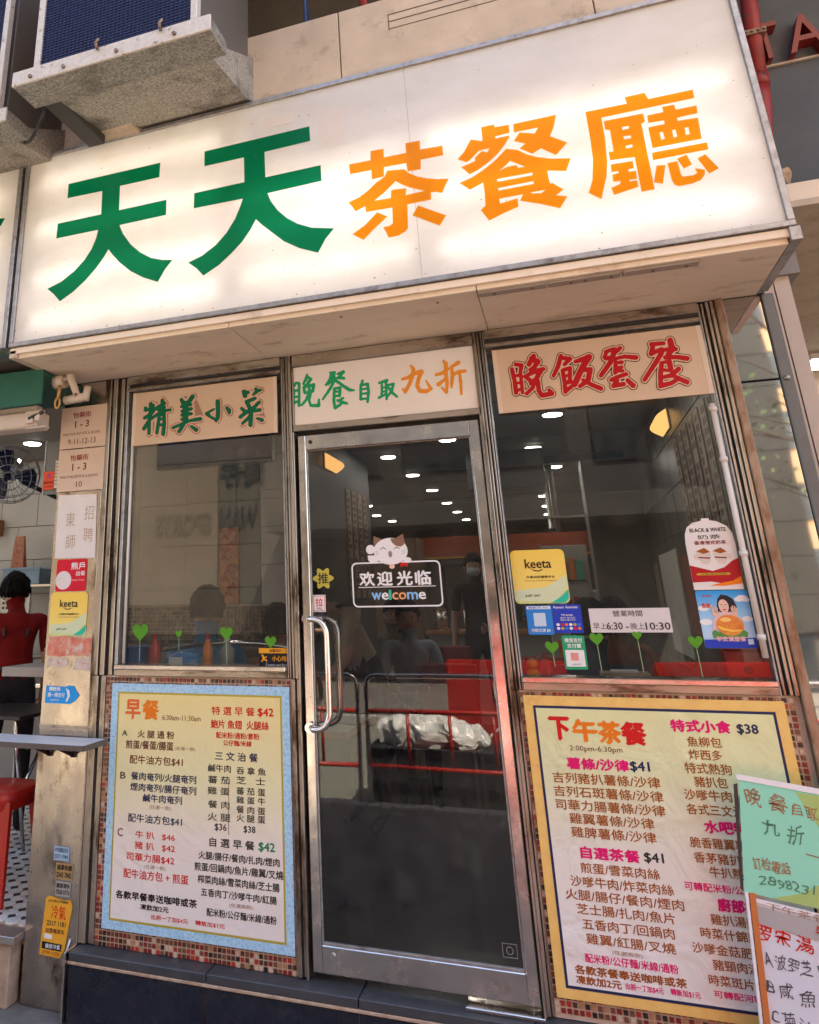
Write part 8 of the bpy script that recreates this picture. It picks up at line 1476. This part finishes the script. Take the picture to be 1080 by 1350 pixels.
def barrier(x, label, y=-4.75):
    t = thing('water_barrier', (x, y, -.12), label, 'barrier', 'red plastic water barriers')
    b = bmesh.new(); prof = [(-.24, -.12), (.24, -.12), (.20, .12), (.11, .30), (.10, 1.02), (-.10, 1.02), (-.11, .30), (-.20, .12)]
    A = [b.verts.new((x-.55, y+p[0], p[1])) for p in prof]; B = [b.verts.new((x+.55, y+p[0], p[1])) for p in prof]
    b.faces.new(A); b.faces.new(B[::-1])
    for k in range(8): b.faces.new((A[k], A[(k+1) % 8], B[(k+1) % 8], B[k]))
    bmesh.ops.bevel(b, geom=b.edges[:], offset=.02, segments=2, affect='EDGES'); obj('shell', b, mat('barrier_red', (.50, .02, .015), .4, col2=(.36, .015, .012), nscale=6), t)
    bobj('white_plate', (x-.12, x+.06, y+.118, y+.124, .70, .84), PAPER, t, .002); bobj('groove', (x+.22, x+.30, y+.112, y+.120, .3, .9), flatmat('barrier_shadow', (.12, .01, .01)), t, 0)  # darker red strip laid on the face paints a groove's shade
for k, x in enumerate((-.1, 1.75, 3.3)): barrier(x, ['red water barrier mirrored in the middle of the door', 'second red water barrier behind the railings', 'third red water barrier, mirrored in the polished pillar', 'fourth red water barrier along the road', 'last red water barrier along the road'][k])
bgt = thing('black_crate', (-.85, -4.15, -.12), 'black crate with a white bag on it, mirrored in the door', 'crate'); bobj('crate_body', (-1.3, .05, -4.4, -3.95, -.12, .36), mat('crate_black', (.02, .02, .024), .5), bgt, .01)
t = thing('white_bag', (-.85, -4.1, .36), 'crumpled white plastic bag lying on the black crate', 'bag')
b = bmesh.new(); bmesh.ops.create_icosphere(b, subdivisions=4, radius=1, matrix=Matrix.Translation((-.72, -4.15, .42))@Matrix.Diagonal((.50, .2, .13, 1)))
for v in b.verts:
    c = v.co; v.co += Vector((math.sin(c.z*30+c.y*20), math.sin(c.x*24+c.z*17), math.sin(c.x*19+c.y*33)+.5*math.sin(c.x*51)))*.026+Vector((0, math.sin(c.x*70+c.z*60), math.sin(c.x*83+c.y*47)))*.010; v.co.z = max(v.co.z, .362)
    v.co.z += -.10*(v.co.x+.35) if v.co.z > .38 else 0
    v.co.z = max(v.co.z, .362)
obj('bag_body', b, mat('white_film', (.72, .70, .68), .35), t, smooth=False)
g = bmesh.new(); tubem(g, arc((-.28, -4.12, .40), (-.10, -4.1, .62), (-.06, -4.12, .42), 8), .014, 6); obj('handle_loop', g, mat('white_film', (.7, .7, .7)), t, smooth=True)
# opposite side: stone-panelled building with raised letters, dark glass building, grey tiled building
PB = mat('stone_panel', (.12, .095, .072), .55, col2=(.10, .08, .062), nscale=1.2)
def panelled(nm, x0, x1, pm, pw, ph, m, lab, h):
    t = thing(nm, ((x0+x1)/2, -12.5, 0), lab, 'building')
    bobj('core', (x0, x1, -26, -12.56, -.1, h), mat('panel_joint', (.08, .075, .07), .8), t, 0)
    b = box(.008, pw-.008, -.05, 0, .008, ph-.008, .004); me = None
    nx = int((x1-x0)/pw+.5)
    for i in range(nx):
        for j in range(int((h-.9)/ph)):
            if me is None: o = obj('stone_panel', b, m, None, origin=(0, 0, 0)); me = o.data
            else: o = bpy.data.objects.new('stone_panel', me); COL.objects.link(o)
            o.parent = t; o.location = Vector((x1-(i+1)*pw, -12.50, .9+j*ph))-t.location
    bobj('window_band', (x0+.3, x1-.3, -12.545, -12.53, 0, .88), mat('dark_window', (.03, .035, .04), .1), t, 0)
    return t
ob = panelled('panel_building', -30, -5.0, None, 1.25, .95, PB, 'beige stone-panelled building with raised dark letters, mirrored in the left window', 13)
gb = panelled('tiled_building', 3.3, 4.7, None, .70, .62, mat('grey_panel', (.05, .047, .043), .45, col2=(.04, .038, .034), nscale=1.5), 'narrow grey tiled building across the street, mirrored in the polished pillar', 12)
db = thing('dark_building', (-.8, -12.5, 0), 'dark recessed building across the street, mirrored in the door and right window', 'building')
bobj('core', (-4.99, 3.29, -26, -13.4, -.1, 11), mat('dark_granite', (.035, .032, .03), .5, col2=(.05, .045, .04), nscale=2), db, 0)
bobj('canopy_slab', (-4.99, 3.29, -13.39, -11.2, 2.9, 3.3), mat('dark_canopy', (.05, .045, .04), .7), db, .01)
for j in range(3):
    for i in range(4): bobj('window', (-4.5+i*2, -3.0+i*2, -13.395, -13.35, 4.2+j*2.2, 5.6+j*2.2), mat('dark_window', (0, 0, 0)), db, .01)
for i in range(4): bobj('shutter', (-4.6+i*2, -3.0+i*2, -13.395, -13.36, .1, 2.6), mat('shutter_grey', (.13, .12, .11), .5), db, .01)
LM = mat('letter_dark', (.045, .045, .045), .4)
def bletters(s, x0, x1, z, h):
    # letters face the cafe (+y), so they are mirrored about x before they are built
    me = text_mesh(s, -x1, -x0, z, h, 0, .03)
    for v in me.vertices: v.co.x = -v.co.x
    b = bmesh.new(); b.from_mesh(me); bpy.data.meshes.remove(me)
    bmesh.ops.translate(b, vec=(0, -12.49, 0), verts=b.verts[:]); r = bmesh.ops.extrude_face_region(b, geom=b.faces[:])
    bmesh.ops.translate(b, vec=(0, .05, 0), verts=[e for e in r['geom'] if isinstance(e, bmesh.types.BMVert)])
    obj('raised_letters', b, LM, ob)
bletters('WAN', -6.6, -5.7, 3.40, .42); bletters('SPORTS', -8.25, -6.85, 3.32, .42); bletters('CLUB', -9.9, -8.7, 3.25, .42); bletters('灣仔', -6.6, -5.5, 4.4, .5)
# far sunlit building at the end of the gap, tree in between
fb = thing('sunlit_building', (14, -30, 0), 'sunlit orange tower beyond the gap, mirrored in the pillar', 'building')
bobj('tower', (5.2, 24, -40, -28, -.1, 30), mat('sunny_render', (.62, .42, .26), .7, col2=(.55, .34, .2), nscale=.6), fb, 0)
for i in range(9):
    for j in range(12):
        bobj('window', (6+i*2, 7+i*2, -28.0, -27.96, 1.5+j*2.4, 2.9+j*2.4), mat('tower_glass', (.08, .10, .12), .15), fb, 0)
tr = thing('street_tree', (4.6, -9.6, 0), 'street tree across the road, mirrored in the polished pillar', 'tree')
g = bmesh.new(); tubem(g, [(4.6, -9.6, 0), (4.55, -9.6, 2.0), (4.75, -9.55, 3.6), (4.5, -9.6, 5.2)], [.13, .10, .08, .04], 10); obj('trunk', g, mat('bark', (.08, .06, .045), .9), tr, smooth=True)
g = bmesh.new(); tips = []
for k in range(22):
    a = random.uniform(0, 6.28); z = random.uniform(2.6, 5.0); L = random.uniform(.7, 1.7); p = Vector((4.62, -9.6, z)); q = p+Vector((math.cos(a)*L, math.sin(a)*L, random.uniform(.2, 1.0)))
    mdl = (p+q)/2+Vector((0, 0, -.1)); tubem(g, [p, mdl, q], [.03, .02, .008], 6); tips += [q, (q+mdl)/2]
obj('branches', g, mat('bark', (0, 0, 0)), tr, smooth=True)
g = bmesh.new()
for q in tips:
    for k in range(10):
        c = q+Vector((random.gauss(0, .28), random.gauss(0, .28), random.gauss(0, .22))); s = random.uniform(.03, .06)
        n = Vector((random.gauss(0, 1), random.gauss(0, 1), random.gauss(0, 1))).normalized(); a = n.orthogonal().normalized(); b2 = n.cross(a)
        f = g.faces.new([g.verts.new(c+a*s), g.verts.new(c+b2*s*.5), g.verts.new(c-a*s), g.verts.new(c-b2*s*.5)]); f.material_index = random.randint(0, 1)
tag(obj('foliage', g, [mat('leaf_a', (.05, .09, .02), .6), mat('leaf_b', (.08, .12, .03), .6)], tr), kind='stuff')
